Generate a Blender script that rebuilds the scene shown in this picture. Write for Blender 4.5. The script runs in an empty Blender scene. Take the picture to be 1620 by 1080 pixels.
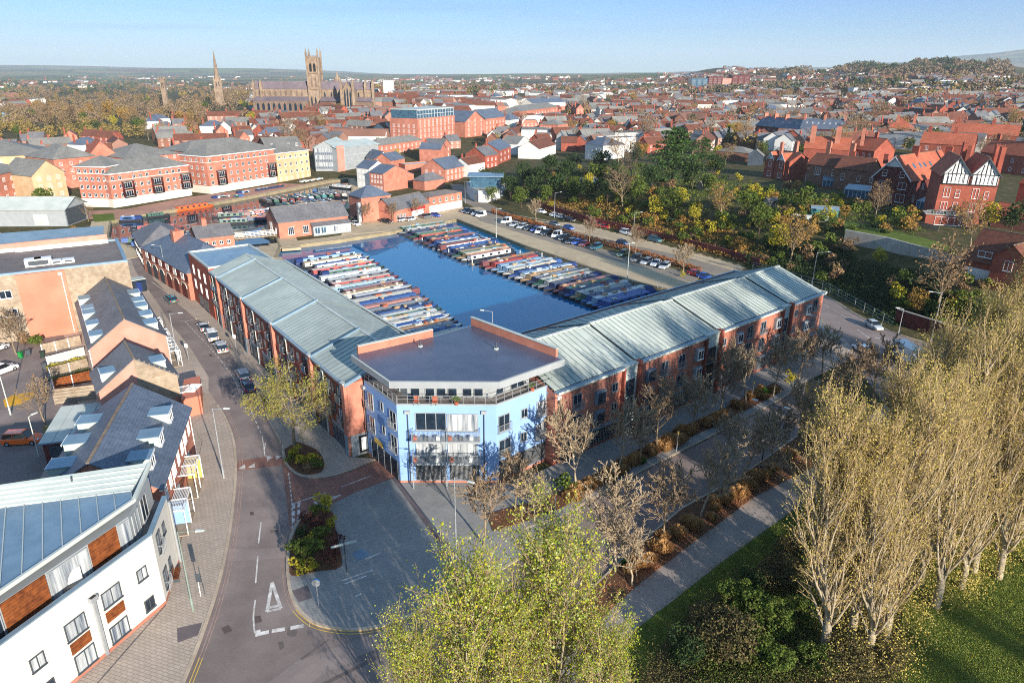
import bpy, math, random
import numpy as np
from mathutils import Vector, Matrix, noise
rnd = random.Random(11)
D = bpy.data
C = bpy.context.scene.collection
R = math.radians
# ------------------------------------------------------------- camera
F_, PIT, CH, ROL = 1090.0, R(21.07), 45.0, R(0.45)
cam = D.cameras.new('camera')
cam.sensor_width = 36.0; cam.lens = F_ / 1620.0 * 36.0
cam.clip_start = 0.5; cam.clip_end = 40000
camo = D.objects.new('camera', cam); C.objects.link(camo)
_r = Vector((math.cos(ROL), math.sin(PIT)*math.sin(ROL), math.cos(PIT)*math.sin(ROL)))
_u = Vector((-math.sin(ROL), math.sin(PIT)*math.cos(ROL), math.cos(PIT)*math.cos(ROL)))
_f = Vector((0, math.cos(PIT), -math.sin(PIT)))
camo.matrix_world = Matrix(((_r.x, _u.x, -_f.x, 0), (_r.y, _u.y, -_f.y, 0), (_r.z, _u.z, -_f.z, CH), (0, 0, 0, 1)))
bpy.context.scene.camera = camo
# ------------------------------------------------------------- sky, sun, exposure
SUN_EL, SUN_AZ = 16.0, -59.6          # elevation; direction TOWARDS the sun, degrees from +x
w = D.worlds.new('World'); bpy.context.scene.world = w; w.use_nodes = True
nt = w.node_tree; nt.nodes.clear()
sky = nt.nodes.new('ShaderNodeTexSky'); sky.sky_type = 'NISHITA'; sky.sun_disc = False
sky.sun_elevation = R(SUN_EL); sky.sun_rotation = R(90 - SUN_AZ)
sky.altitude = 50; sky.air_density = 1.0; sky.dust_density = 0.1; sky.ozone_density = 2.5
bg = nt.nodes.new('ShaderNodeBackground'); bg.inputs[1].default_value = 0.14
out = nt.nodes.new('ShaderNodeOutputWorld')
# a few long thin clouds and a pale veil low over the horizon
tc = nt.nodes.new('ShaderNodeTexCoord')
sep = nt.nodes.new('ShaderNodeSeparateXYZ'); nt.links.new(tc.outputs['Generated'], sep.inputs[0])
mp = nt.nodes.new('ShaderNodeMapping'); mp.inputs['Scale'].default_value = (2.0, 2.0, 46.0)
nt.links.new(tc.outputs['Generated'], mp.inputs[0])
nz = nt.nodes.new('ShaderNodeTexNoise'); nz.inputs['Scale'].default_value = 1.6; nz.inputs['Detail'].default_value = 6
nt.links.new(mp.outputs[0], nz.inputs[0])
cr = nt.nodes.new('ShaderNodeValToRGB'); cr.color_ramp.elements[0].position = .50; cr.color_ramp.elements[1].position = .80
nt.links.new(nz.outputs[0], cr.inputs[0])
mu = nt.nodes.new('ShaderNodeMath'); mu.operation = 'MULTIPLY'; mu.inputs[1].default_value = .38
nt.links.new(cr.outputs[0], mu.inputs[0])
mx = nt.nodes.new('ShaderNodeMixRGB'); mx.inputs[2].default_value = (4.0, 4.6, 5.6, 1)
nt.links.new(mu.outputs[0], mx.inputs[0]); nt.links.new(sky.outputs[0], mx.inputs[1])
hc = nt.nodes.new('ShaderNodeMixRGB'); hc.blend_type = 'MULTIPLY'; hc.inputs[0].default_value = 1.0   # clear cold air, paler at the horizon
sr = nt.nodes.new('ShaderNodeValToRGB'); e = sr.color_ramp.elements; e[0].position = 0; e[0].color = (.25, .375, .56, 1); e[1].position = 1; e[1].color = (.95, 1, 1, 1)
e1 = e.new(.09); e1.color = (.19, .335, .60, 1); e1 = e.new(.4); e1.color = (.8, 1, 1, 1)
nt.links.new(sep.outputs[2], sr.inputs[0]); nt.links.new(sr.outputs[0], hc.inputs[2])
nt.links.new(mx.outputs[0], hc.inputs[1]); nt.links.new(hc.outputs[0], bg.inputs[0]); nt.links.new(bg.outputs[0], out.inputs[0])
sl = D.lights.new('sun', 'SUN'); sl.energy = 5.0; sl.angle = R(0.55); sl.color = (1.0, .91, .78)
so = D.objects.new('sun', sl); C.objects.link(so)
sd = Vector((math.cos(R(SUN_EL))*math.cos(R(SUN_AZ)), math.cos(R(SUN_EL))*math.sin(R(SUN_AZ)), math.sin(R(SUN_EL))))
so.rotation_euler = sd.to_track_quat('Z', 'Y').to_euler(); so.location = (60, -90, 120)
sc = bpy.context.scene
sc.view_settings.view_transform = 'Standard'; sc.view_settings.look = 'None'
sc.view_settings.gamma = 1.0; sc.view_settings.exposure = 0.96; sc.view_settings.use_curve_mapping = False
sc.render.engine = 'CYCLES'
try:
    sc.cycles.use_denoising = False; sc.cycles.sample_clamp_indirect = 3.0
    sc.cycles.filter_width = 1.05; sc.cycles.max_bounces = 5; sc.cycles.diffuse_bounces = 2; sc.cycles.glossy_bounces = 3
    sc.cycles.transparent_max_bounces = 8; sc.cycles.transmission_bounces = 3; sc.cycles.volume_bounces = 0
except Exception:
    pass
# ------------------------------------------------------------- pixels to places
def _ray(px, py):
    x = (px-810)/F_; y = -(py-540)/F_
    xr = x*math.cos(ROL)-y*math.sin(ROL); yr = x*math.sin(ROL)+y*math.cos(ROL)
    return Vector((xr, math.cos(PIT)+yr*math.sin(PIT), -math.sin(PIT)+yr*math.cos(PIT)))
def P(px, py, z=0.0):
    d = _ray(px, py); t = (z-CH)/d.z
    return Vector((d.x*t, d.y*t, z))
def P2(px, py, z=0.0):
    p = P(px, py, z); return (p.x, p.y)
def proj(x, y, z):
    dep = y*math.cos(PIT)-(z-CH)*math.sin(PIT); up = y*math.sin(PIT)+(z-CH)*math.cos(PIT)
    if dep < .1: return (-9999, -9999)
    a = x/dep; b = up/dep
    return (810+F_*(a*math.cos(ROL)+b*math.sin(ROL)), 540-F_*(-a*math.sin(ROL)+b*math.cos(ROL)))
# ------------------------------------------------------------- terrain height
AZ = [-60, -36, -28, -20, -14, -8, -2, 4, 10, 16, 22, 27, 31, 36, 60]
DD = [0, 300, 450, 700, 1000, 1600, 2600, 4000, 7000, 10000, 14000, 20000]
HT = [
 [0, 0, 0, 0, 0, 0, 0, 0, 10, 60, 110, 60],
 [0, 0, 0, 0, 0, 0, 0, 2, 15, 75, 120, 60],
 [0, 0, 0, 0, 0, 0, 0, 2, 15, 60, 110, 60],
 [0, 0, 2, 10, 10, 6, 4, 4, 20, 70, 120, 60],
 [0, 0, 6, 19, 20, 12, 8, 8, 25, 60, 110, 60],
 [0, 0, 6, 17, 19, 14, 11, 14, 38, 60, 90, 60],
 [0, 0, 4, 11, 15, 14, 14, 22, 58, 60, 90, 60],
 [0, 1, 4, 9, 12, 14, 20, 44, 64, 60, 90, 60],
 [0, 4, 7, 11, 13, 18, 34, 62, 60, 60, 120, 80],
 [0, 7, 9, 12, 15, 26, 76, 60, 50, 60, 130, 90],
 [0, 9, 11, 14, 18, 34, 66, 50, 50, 60, 190, 120],
 [0, 9, 12, 16, 22, 44, 88, 60, 50, 80, 300, 200],
 [0, 9, 12, 17, 24, 48, 98, 60, 50, 90, 400, 260],
 [0, 9, 12, 17, 24, 44, 70, 50, 50, 100, 520, 300],
 [0, 9, 12, 17, 24, 40, 60, 50, 50, 100, 420, 300]]
HT = np.array(HT, float)
BANK = np.array([P2(700, 270), P2(745, 300), P2(850, 331), P2(930, 358), P2(1080, 396), P2(1200, 428), P2(1300, 452), P2(1400, 512), P2(1490, 538), P2(1700, 585), P2(2100, 690)])
def _bank(X, Y):
    best = np.full(X.shape, 1e9); sgn = np.zeros(X.shape)
    for a, b in zip(BANK[:-1], BANK[1:]):
        ab = b-a; L2 = (ab**2).sum()
        t = np.clip(((X-a[0])*ab[0]+(Y-a[1])*ab[1])/L2, 0, 1)
        dx = X-(a[0]+t*ab[0]); dy = Y-(a[1]+t*ab[1]); d = np.hypot(dx, dy)
        cr_ = ab[0]*(Y-a[1])-ab[1]*(X-a[0])
        m = d < best
        best = np.where(m, d, best); sgn = np.where(m, np.sign(cr_), sgn)
    return best*sgn
def H(X, Y):
    X = np.atleast_1d(np.asarray(X, float)); Y = np.atleast_1d(np.asarray(Y, float))
    d = np.hypot(X, Y); az = np.degrees(np.arctan2(X, np.maximum(Y, 1e-3)))
    ai = np.interp(az, AZ, range(len(AZ))); i = np.clip(ai.astype(int), 0, len(AZ)-2); fa = ai-i
    fa = fa*fa*(3-2*fa)
    dj = np.interp(d, DD, range(len(DD))); j = np.clip(dj.astype(int), 0, len(DD)-2); fd = dj-j
    fd = fd*fd*(3-2*fd)
    base = HT[i, j]*(1-fa)*(1-fd)+HT[i+1, j]*fa*(1-fd)+HT[i, j+1]*(1-fa)*fd+HT[i+1, j+1]*fa*fd
    s = _bank(X, Y)
    k = np.clip((s-1.5)/26.0, 0, 1); k = k*k*(3-2*k)
    k2 = np.clip((s-1.0)/4.0, 0, 1)
    bank = 8.4*k+0.8*k2
    near = np.clip((420-d)/200.0, 0, 1)
    base = np.where(s > 0, bank*near+base*(1-near), base*(1-near))
    base = np.where(Y < 5, 0, base)
    return base
def H1(x, y): return float(H(x, y)[0])
_TS = np.concatenate([np.arange(20, 500, 2.0), 500*1.012**np.arange(0, 320)])
def PT(px, py):
    """the place on the terrain behind a pixel"""
    d = _ray(px, py)
    X = d.x*_TS; Y = d.y*_TS; Z = CH+d.z*_TS
    g = Z-H(X, Y); k = np.where(g <= 0)[0]
    if len(k) == 0: return None
    i = k[0]
    if i == 0: t = _TS[0]
    else: t = _TS[i-1]+(_TS[i]-_TS[i-1])*g[i-1]/(g[i-1]-g[i]+1e-9)
    return Vector((d.x*t, d.y*t, H1(d.x*t, d.y*t)))
# ------------------------------------------------------------- objects
def tag(o, label=None, cat=None, group=None, kind=None):
    if label: o['label'] = label
    if cat: o['category'] = cat
    if group: o['group'] = group
    if kind: o['kind'] = kind
    return o
def thing(name, label, cat, loc=(0, 0, 0), rz=0.0, group=None):
    o = D.objects.new(name, None); C.objects.link(o)
    o.location = loc; o.rotation_euler = (0, 0, rz); o.empty_display_size = .2
    return tag(o, label, cat, group)
def place(name, me, parent=None, M=None, loc=None, rz=None):
    o = D.objects.new(name, me); C.objects.link(o)
    if parent is not None: o.parent = parent
    if M is not None: o.matrix_basis = M
    if loc is not None: o.location = loc
    if rz is not None: o.rotation_euler = (0, 0, rz)
    return o
def dup(root, loc, rz=0.0, sc_=1.0, label=None, group=None, mats=None):
    r = root.copy(); C.objects.link(r); r.location = loc; r.rotation_euler = (0, 0, rz)
    r.scale = (sc_,)*3 if not isinstance(sc_, tuple) else sc_
    if label: r['label'] = label
    if group: r['group'] = group
    for ch in KIDS(root):
        c = ch.copy(); C.objects.link(c); c.parent = r
        for g in KIDS(ch):
            e = g.copy(); C.objects.link(e); e.parent = c
    return r
_kids = {}
def KIDS(o): return _kids.get(o.name, [])
def note(o):            # remember the children of a prototype, so that copying stays cheap
    for x in (o, *o.children):
        _kids[x.name] = list(x.children)
    return o
class MB:
    def __init__(s): s.v = []; s.f = []; s.m = []; s.mats = []; s.T = None; s.sm = False
    def mi(s, m):
        if m not in s.mats: s.mats.append(m)
        return s.mats.index(m)
    def add(s, pts, faces, m):
        b = len(s.v)
        if s.T is not None: pts = [s.T @ Vector(p) for p in pts]
        s.v.extend([tuple(p) for p in pts]); k = s.mi(m)
        for f in faces: s.f.append([b+i for i in f]); s.m.append(k)
        return s
    def face(s, pts, m): return s.add(pts, [list(range(len(pts)))], m)
    def box(s, x0, x1, y0, y1, z0, z1, m):
        return s.add([(x0, y0, z0), (x1, y0, z0), (x1, y1, z0), (x0, y1, z0), (x0, y0, z1), (x1, y0, z1), (x1, y1, z1), (x0, y1, z1)],
                     [(0, 3, 2, 1), (4, 5, 6, 7), (0, 1, 5, 4), (1, 2, 6, 5), (2, 3, 7, 6), (3, 0, 4, 7)], m)
    def prism(s, poly, z0, z1, m, top=None):
        n = len(poly)
        a = sum(poly[i][0]*poly[(i+1) % n][1]-poly[(i+1) % n][0]*poly[i][1] for i in range(n))
        if a < 0: poly = poly[::-1]
        z0f = z0 if callable(z0) else (lambda x, y: z0); z1f = z1 if callable(z1) else (lambda x, y: z1)
        pts = [(x, y, z0f(x, y)) for x, y in poly]+[(x, y, z1f(x, y)) for x, y in poly]
        s.add(pts, [(i, (i+1) % n, n+(i+1) % n, n+i) for i in range(n)]+[list(range(n-1, -1, -1))], m)
        s.add(pts[n:], [list(range(n))], top or m)
        return s
    def tube(s, a, b, r0, r1, n, m, cap=True):
        a = Vector(a); b = Vector(b); d = (b-a)
        if d.length < 1e-6: return s
        q = d.to_track_quat('Z', 'Y'); ring = []
        for c_, r in ((a, r0), (b, r1)):
            for k in range(n):
                t = 2*math.pi*k/n; ring.append(c_+q @ Vector((math.cos(t)*r, math.sin(t)*r, 0)))
        fs = [(k, (k+1) % n, n+(k+1) % n, n+k) for k in range(n)]
        if cap: fs += [tuple(range(n-1, -1, -1)), tuple(range(n, 2*n))]
        return s.add(ring, fs, m)
    def lathe(s, prof, n, m, c=(0, 0, 0)):
        pts = []; fs = []
        for r, z in prof:
            for k in range(n): t = 2*math.pi*k/n; pts.append((c[0]+math.cos(t)*r, c[1]+math.sin(t)*r, c[2]+z))
        for j in range(len(prof)-1):
            for k in range(n): fs.append((j*n+k, j*n+(k+1) % n, (j+1)*n+(k+1) % n, (j+1)*n+k))
        fs.append(tuple(range((len(prof)-1)*n, len(prof)*n)))
        return s.add(pts, fs, m)
    def mesh(s, name):
        me = D.meshes.new(name); me.from_pydata(s.v, [], s.f)
        for m in s.mats: me.materials.append(m)
        if len(s.mats) > 1: me.polygons.foreach_set('material_index', s.m)
        if s.sm: me.polygons.foreach_set('use_smooth', [True]*len(me.polygons))
        me.update(); return me
    def build(s, name, parent=None, M=None):
        return place(name, s.mesh(name), parent, M)
def fastmesh(name, V, Fq, mats, mi=None, tri=True, smooth=False):
    """V (n,3) array, Fq (m,3 or 4) array"""
    me = D.meshes.new(name); k = Fq.shape[1]
    me.vertices.add(len(V)); me.vertices.foreach_set('co', np.asarray(V, np.float32).ravel())
    me.loops.add(Fq.size); me.loops.foreach_set('vertex_index', Fq.astype(np.int32).ravel())
    me.polygons.add(len(Fq)); me.polygons.foreach_set('loop_start', np.arange(0, Fq.size, k, dtype=np.int32))
    me.polygons.foreach_set('loop_total', np.full(len(Fq), k, np.int32))
    for m in mats: me.materials.append(m)
    if mi is not None: me.polygons.foreach_set('material_index', np.asarray(mi, np.int32))
    if smooth: me.polygons.foreach_set('use_smooth', [True]*len(Fq))
    me.update(calc_edges=True); return me
# ------------------------------------------------------------- materials
def lin(r, g, b):
    f = lambda c: (c/255/12.92) if c/255 <= .04045 else ((c/255+.055)/1.055)**2.4
    return (f(r), f(g), f(b), 1)
_mats = {}
def pm(name, c1, c2=None, sc=.6, rough=.85, spec=.25, metal=0., bump=0., bsc=8., bands=None, brick=None, isl=None, stain=.18, obj=False, trans=0., coat=0., pos_scale=None):
    if name in _mats: return _mats[name]
    m = D.materials.new(name); m.use_nodes = True; n = m.node_tree.nodes; l = m.node_tree.links
    b = n['Principled BSDF']; _mats[name] = m
    b.inputs['Roughness'].default_value = rough; b.inputs['Specular IOR Level'].default_value = spec
    b.inputs['Metallic'].default_value = metal
    if coat: b.inputs['Coat Weight'].default_value = coat; b.inputs['Coat Roughness'].default_value = .08
    if obj: g = n.new('ShaderNodeTexCoord'); vec = g.outputs['Object']
    else: g = n.new('ShaderNodeNewGeometry'); vec = g.outputs['Position']
    if pos_scale:
        mp_ = n.new('ShaderNodeMapping'); mp_.inputs['Scale'].default_value = pos_scale[0]; mp_.inputs['Rotation'].default_value = (0, 0, pos_scale[1])
        l.new(vec, mp_.inputs[0]); vecn = mp_.outputs[0]
    else: vecn = vec
    if c2 is None: c2 = tuple(x*.78 for x in c1[:3])+(1,)
    nz_ = n.new('ShaderNodeTexNoise'); nz_.inputs['Scale'].default_value = sc; nz_.inputs['Detail'].default_value = 5; nz_.inputs['Roughness'].default_value = .62
    l.new(vecn, nz_.inputs['Vector'])
    rp = n.new('ShaderNodeValToRGB'); e = rp.color_ramp.elements
    e[0].position = .34; e[1].position = .66; e[0].color = c1; e[1].color = c2
    l.new(nz_.outputs[0], rp.inputs[0]); col = rp.outputs[0]
    def mixrgb(mode, fac, a, bb):
        x = n.new('ShaderNodeMixRGB'); x.blend_type = mode
        if isinstance(fac, float): x.inputs[0].default_value = fac
        else: l.new(fac, x.inputs[0])
        if isinstance(a, tuple): x.inputs[1].default_value = a
        else: l.new(a, x.inputs[1])
        if isinstance(bb, tuple): x.inputs[2].default_value = bb
        else: l.new(bb, x.inputs[2])
        return x.outputs[0]
    if isl:
        gi = n.new('ShaderNodeNewGeometry'); ri = n.new('ShaderNodeValToRGB'); ri.color_ramp.interpolation = 'LINEAR'
        while len(ri.color_ramp.elements) < len(isl): ri.color_ramp.elements.new(.5)
        for k, cc in enumerate(isl):
            ri.color_ramp.elements[k].position = k/(len(isl)-1); ri.color_ramp.elements[k].color = cc
        l.new(gi.outputs['Random Per Island'], ri.inputs[0])
        col = mixrgb('MIX', .6, col, ri.outputs[0])
    if stain:
        n2 = n.new('ShaderNodeTexNoise'); n2.inputs['Scale'].default_value = sc*.17; n2.inputs['Detail'].default_value = 6
        l.new(vec, n2.inputs['Vector'])
        r2 = n.new('ShaderNodeMapRange'); r2.inputs[1].default_value = .3; r2.inputs[2].default_value = .7
        r2.inputs[3].default_value = 1-stain; r2.inputs[4].default_value = 1+stain*.6
        l.new(n2.outputs[0], r2.inputs[0])
        cb = n.new('ShaderNodeCombineXYZ')
        for k in range(3): l.new(r2.outputs[0], cb.inputs[k])
        col = mixrgb('MULTIPLY', 1.0, col, cb.outputs[0])
    hgt_ = None
    if bands:           # (axis 'X','Y','Z' or angle, scale, amount)
        wv = n.new('ShaderNodeTexWave'); wv.wave_type = 'BANDS'; wv.bands_direction = bands[0]
        wv.wave_profile = 'SAW' if len(bands) < 4 else bands[3]
        wv.inputs['Scale'].default_value = bands[1]; wv.inputs['Distortion'].default_value = .15
        l.new(vecn if pos_scale else vec, wv.inputs['Vector'])
        r3 = n.new('ShaderNodeMapRange'); r3.inputs[3].default_value = 1-bands[2]; r3.inputs[4].default_value = 1.0
        l.new(wv.outputs['Fac'], r3.inputs[0])
        cb2 = n.new('ShaderNodeCombineXYZ')
        for k in range(3): l.new(r3.outputs[0], cb2.inputs[k])
        col = mixrgb('MULTIPLY', 1.0, col, cb2.outputs[0]); hgt_ = wv.outputs['Fac']
    if brick:           # (brick width, row height, mortar, rotation, mortar colour, tone spread)
        bt = n.new('ShaderNodeTexBrick'); mp2 = n.new('ShaderNodeMapping'); mp2.inputs['Rotation'].default_value = (0, 0, brick[3])
        l.new(vec, mp2.inputs[0]); l.new(mp2.outputs[0], bt.inputs['Vector'])
        bt.inputs['Scale'].default_value = 1.0; bt.inputs['Brick Width'].default_value = brick[0]; bt.inputs['Row Height'].default_value = brick[1]
        bt.inputs['Mortar Size'].default_value = brick[2]; bt.inputs['Mortar Smooth'].default_value = .3
        k = brick[5]; bt.inputs['Color1'].default_value = (1, 1, 1, 1); bt.inputs['Color2'].default_value = (1-k, 1-k, 1-k, 1)
        bt.inputs['Mortar'].default_value = brick[4]
        col = mixrgb('MULTIPLY', 1.0, col, bt.outputs[0])
    l.new(col, b.inputs['Base Color'])
    if bump:
        bp = n.new('ShaderNodeBump'); bp.inputs['Strength'].default_value = min(1, bump); bp.inputs['Distance'].default_value = .05
        if hgt_ is None:
            n4 = n.new('ShaderNodeTexNoise'); n4.inputs['Scale'].default_value = bsc; n4.inputs['Detail'].default_value = 3
            l.new(vec, n4.inputs['Vector']); hgt_ = n4.outputs[0]
        l.new(hgt_, bp.inputs['Height']); l.new(bp.outputs[0], b.inputs['Normal'])
    if trans:
        tr = n.new('ShaderNodeBsdfTranslucent'); l.new(col, tr.inputs[0])
        ms = n.new('ShaderNodeMixShader'); ms.inputs[0].default_value = trans
        l.new(b.outputs[0], ms.inputs[1]); l.new(tr.outputs[0], ms.inputs[2])
        l.new(ms.outputs[0], n['Material Output'].inputs[0])
    return m
brick = pm('brick_orange', lin(184, 122, 102), lin(160, 100, 82), .5, bump=.3)
brick_dk = pm('brick_red', lin(156, 84, 66), lin(134, 70, 56), .5, bump=.3)
brick_pk = pm('brick_pink', lin(200, 140, 124), lin(186, 126, 108), .5, bands=('Z', 1.2, .06), bump=.1)
brick_br = pm('brick_brown', lin(140, 98, 80), lin(114, 78, 64), .7)
brick_plum = pm('brick_plum', lin(108, 52, 46), lin(84, 42, 40), .7)
render_w = pm('render_white', lin(212, 210, 206), lin(202, 200, 194), .3, stain=.1)
render_c = pm('render_cream', lin(206, 200, 190), lin(198, 192, 180), .3, stain=.08)
render_b = pm('render_blue', lin(136, 166, 208), lin(126, 158, 202), .35, stain=.1)
render_y = pm('brick_buff', lin(196, 170, 134), lin(180, 152, 116), .5)
render_red = pm('render_terracotta', lin(194, 124, 102), lin(184, 112, 90), .3, stain=.14)
timber_g = pm('timber_weathered', lin(172, 156, 136), lin(146, 128, 108), 1.2, bands=('Z', 1.6, .22), bump=.3)
timber_o = pm('timber_cedar', lin(150, 84, 40), lin(104, 54, 26), 2.2, bands=('Z', 1.7, .3), bump=.3)
slate = pm('slate', lin(120, 118, 120), lin(98, 98, 102), 1.6, rough=.6, bands=('Z', 1.7, .22), bump=.35)
slate_b = pm('slate_blue', lin(104, 114, 130), lin(84, 94, 110), 1.6, rough=.5, bands=('Z', 1.7, .25), bump=.35)
slate_g = pm('slate_grey', lin(134, 132, 126), lin(114, 112, 108), .9, rough=.75, bands=('Z', 1.4, .15), bump=.25)
tile_r = pm('tile_red', lin(182, 104, 78), lin(156, 84, 62), 1.2, bands=('Z', 1.5, .2), bump=.3)
tile_b = pm('tile_brown', lin(126, 78, 60), lin(96, 60, 50), 1.2, bands=('Z', 1.3, .28), bump=.3)
ridge_t = pm('ridge_tile', lin(140, 122, 102), lin(118, 100, 84), 2)
zinc = pm('zinc_sheet', lin(180, 188, 182), lin(160, 170, 166), .35, rough=.55, spec=.3, metal=.0, stain=.12)
zinc_w = pm('zinc_pale', lin(188, 192, 184), lin(168, 174, 168), .35, rough=.55, spec=.3, metal=.0, stain=.1)
zinc_b = pm('zinc_blue', lin(132, 154, 168), lin(116, 138, 154), .5, rough=.42, spec=.4, metal=.25)
zinc_d = pm('zinc_dark', lin(78, 88, 98), lin(66, 76, 88), .6, rough=.5, metal=.3)
membrane = pm('roof_membrane', lin(86, 90, 108), lin(70, 74, 94), .25, rough=.35, spec=.5, stain=.25)
felt = pm('roof_felt', lin(128, 118, 112), lin(108, 100, 98), .4, rough=.8, stain=.25)
white = pm('white_paint', lin(226, 226, 224), lin(216, 216, 214), .8, rough=.5, stain=.05)
grey_p = pm('grey_paint', lin(150, 154, 156), lin(140, 144, 146), .8, rough=.5, stain=.05)
dgrey = pm('dark_grey_paint', lin(70, 76, 82), lin(60, 66, 72), .8, rough=.5, stain=.05)
black = pm('black_paint', lin(34, 34, 36), lin(28, 28, 30), .8, rough=.5, stain=.05)
galv = pm('galvanised_steel', lin(176, 180, 182), lin(160, 164, 168), 1.5, rough=.45, metal=.5, stain=.05)
glass = pm('window_glass', lin(36, 50, 66), lin(24, 32, 42), .9, rough=.06, spec=.8, stain=0)
glass_c = pm('curtained_glass', lin(196, 198, 196), lin(70, 82, 98), 1.1, rough=.12, spec=.6, stain=0, pos_scale=((2.2, 2.2, .12), 0))
zinc_g = pm('metal_roof', lin(182, 189, 180), lin(160, 169, 162), .3, rough=.6, spec=.2, stain=.22)
seam = pm('roof_seam', lin(112, 122, 122), None, 1)
glass_b = pm('blue_glass', lin(70, 104, 124), lin(46, 70, 90), .8, rough=.08, spec=.8, stain=0)
stone = pm('sandstone', lin(150, 130, 110), lin(118, 100, 84), .35, stain=.22)
stone_d = pm('sandstone_dark', lin(122, 102, 88), lin(98, 82, 72), .35, stain=.2)
lead = pm('lead_roof', lin(116, 104, 108), lin(98, 88, 94), .3)
concrete = pm('concrete', lin(170, 164, 154), lin(148, 142, 132), .6, bump=.15)
# ============================================================= GROUND
def inpoly(X, Y, poly):
    X = np.asarray(X); Y = np.asarray(Y); r = np.zeros(X.shape, bool); n = len(poly)
    for i in range(n):
        x0, y0 = poly[i]; x1, y1 = poly[(i+1) % n]
        c = ((y0 > Y) != (y1 > Y)) & (X < (x1-x0)*(Y-y0)/((y1-y0) if y1 != y0 else 1e-9)+x0)
        r ^= c
    return r
def polydist(X, Y, poly):
    best = np.full(np.shape(X), 1e9); n = len(poly)
    for i in range(n):
        ax, ay = poly[i]; bx, by = poly[(i+1) % n]; L2 = (bx-ax)**2+(by-ay)**2+1e-9
        t = np.clip(((X-ax)*(bx-ax)+(Y-ay)*(by-ay))/L2, 0, 1)
        best = np.minimum(best, np.hypot(X-ax-t*(bx-ax), Y-ay-t*(by-ay)))
    return best
def px(*ps, z=0.0): return [P2(a, b, z) for a, b in ps]
def smooth(pts, n=5, closed=False):
    out_ = []; m = len(pts)
    rng = range(m) if closed else range(m-1)
    for i in rng:
        g = (lambda k: pts[k % m]) if closed else (lambda k: pts[max(0, min(m-1, k))])
        p0, p1, p2, p3 = g(i-1), g(i), g(i+1), g(i+2)
        for k in range(n):
            t = k/n; q = []
            for c in range(2):
                q.append(.5*(2*p1[c]+(p2[c]-p0[c])*t+(2*p0[c]-5*p1[c]+4*p2[c]-p3[c])*t*t+(3*p1[c]-p0[c]-3*p2[c]+p3[c])*t**3))
            out_.append(tuple(q))
    if not closed: out_.append(tuple(pts[-1]))
    return out_
def offs(pts, d, closed=False):
    out_ = []; n = len(pts)
    for i in range(n):
        a = pts[(i-1) % n] if closed or i > 0 else pts[0]; b = pts[(i+1) % n] if closed or i < n-1 else pts[-1]
        tx, ty = b[0]-a[0], b[1]-a[1]; L = math.hypot(tx, ty)+1e-9
        out_.append((pts[i][0]-ty/L*d, pts[i][1]+tx/L*d))
    return out_
def ribbon(mb, pts, w0, w1, z0, z1, m, closed=False):
    """strip between offsets w0 and w1 (to the left of the run), from z0 up to z1"""
    a = offs(pts, w0, closed); b = offs(pts, w1, closed); n = len(pts)
    for i in range(n if closed else n-1):
        j = (i+1) % n
        q = [a[i], a[j], b[j], b[i]]
        mb.add([(x, y, z0) for x, y in q]+[(x, y, z1) for x, y in q], [(4, 5, 6, 7), (0, 1, 5, 4), (2, 3, 7, 6), (1, 2, 6, 5), (3, 0, 4, 7), (3, 2, 1, 0)], m)
    return mb
F0 = Vector((5.2, 74.1, 0)); UR = Vector((.762, .647, 0)).normalized(); NR = Vector((-UR.y, UR.x, 0))
L0 = Vector((-20.0, 75.8, 0)); UL = Vector((-.592, .806, 0)).normalized(); NL = Vector((UL.y, -UL.x, 0))
def v2(v): return (v.x, v.y)
BASIN1 = px((444, 391), (530, 381), (620, 367), (722, 347), (831, 389.5), (994, 444), (1054, 458)) + [
    v2(F0+UR*62+NR*25), v2(F0+UR*12+NR*23), v2(F0+UR*-4+NR*22), v2(L0+UL*20+NL*18), v2(L0+UL*64+NL*17.5), v2(L0+UL*80+NL*20), (-62, 176)]
BASIN2 = px((176, 350), (205, 343), (272, 333), (372, 316), (470, 297), (520, 287), (550, 283), (556, 300), (545, 326), (500, 333), (428, 349), (412, 366), (436, 376), (442, 392)) + [
    (-63, 177), (-74, 172)]+px((372, 366), (300, 372), (232, 402), (205, 390), (172, 376))
# terrain grid
gx = np.unique(np.concatenate([np.arange(-260, 150, 1.8), -260-2.0*1.075**np.arange(0, 92)*13+26, 150+2.0*1.075**np.arange(0, 92)*13-26]))
gy = np.unique(np.concatenate([np.arange(4, 420, 1.8), 420+1.9*1.06**np.arange(0, 108)*13-24.7, [-260, -120, -60, -20, -5]]))
GX, GY = np.meshgrid(gx, gy, indexing='ij')
GZ = H(GX.ravel(), GY.ravel()).reshape(GX.shape)
for _b in (BASIN1, BASIN2):
    near_ = (GX > -260) & (GX < 150) & (GY > 60) & (GY < 420)
    ins = inpoly(GX, GY, _b) | (polydist(GX, GY, _b) < 2.7)
    GZ = np.where(ins & near_, -3.0, GZ)
GZ = GZ + np.where(np.hypot(GX, GY) > 9000, 26*np.sin(GX/1700+GY/2300)+14*np.sin(GX/640+1), 0)
nx, ny = GX.shape
V = np.stack([GX.ravel(), GY.ravel(), GZ.ravel()], 1)
ii, jj = np.meshgrid(np.arange(nx-1), np.arange(ny-1), indexing='ij'); k0 = (ii*ny+jj).ravel()
Fq = np.stack([k0, k0+ny, k0+ny+1, k0+1], 1)
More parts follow.
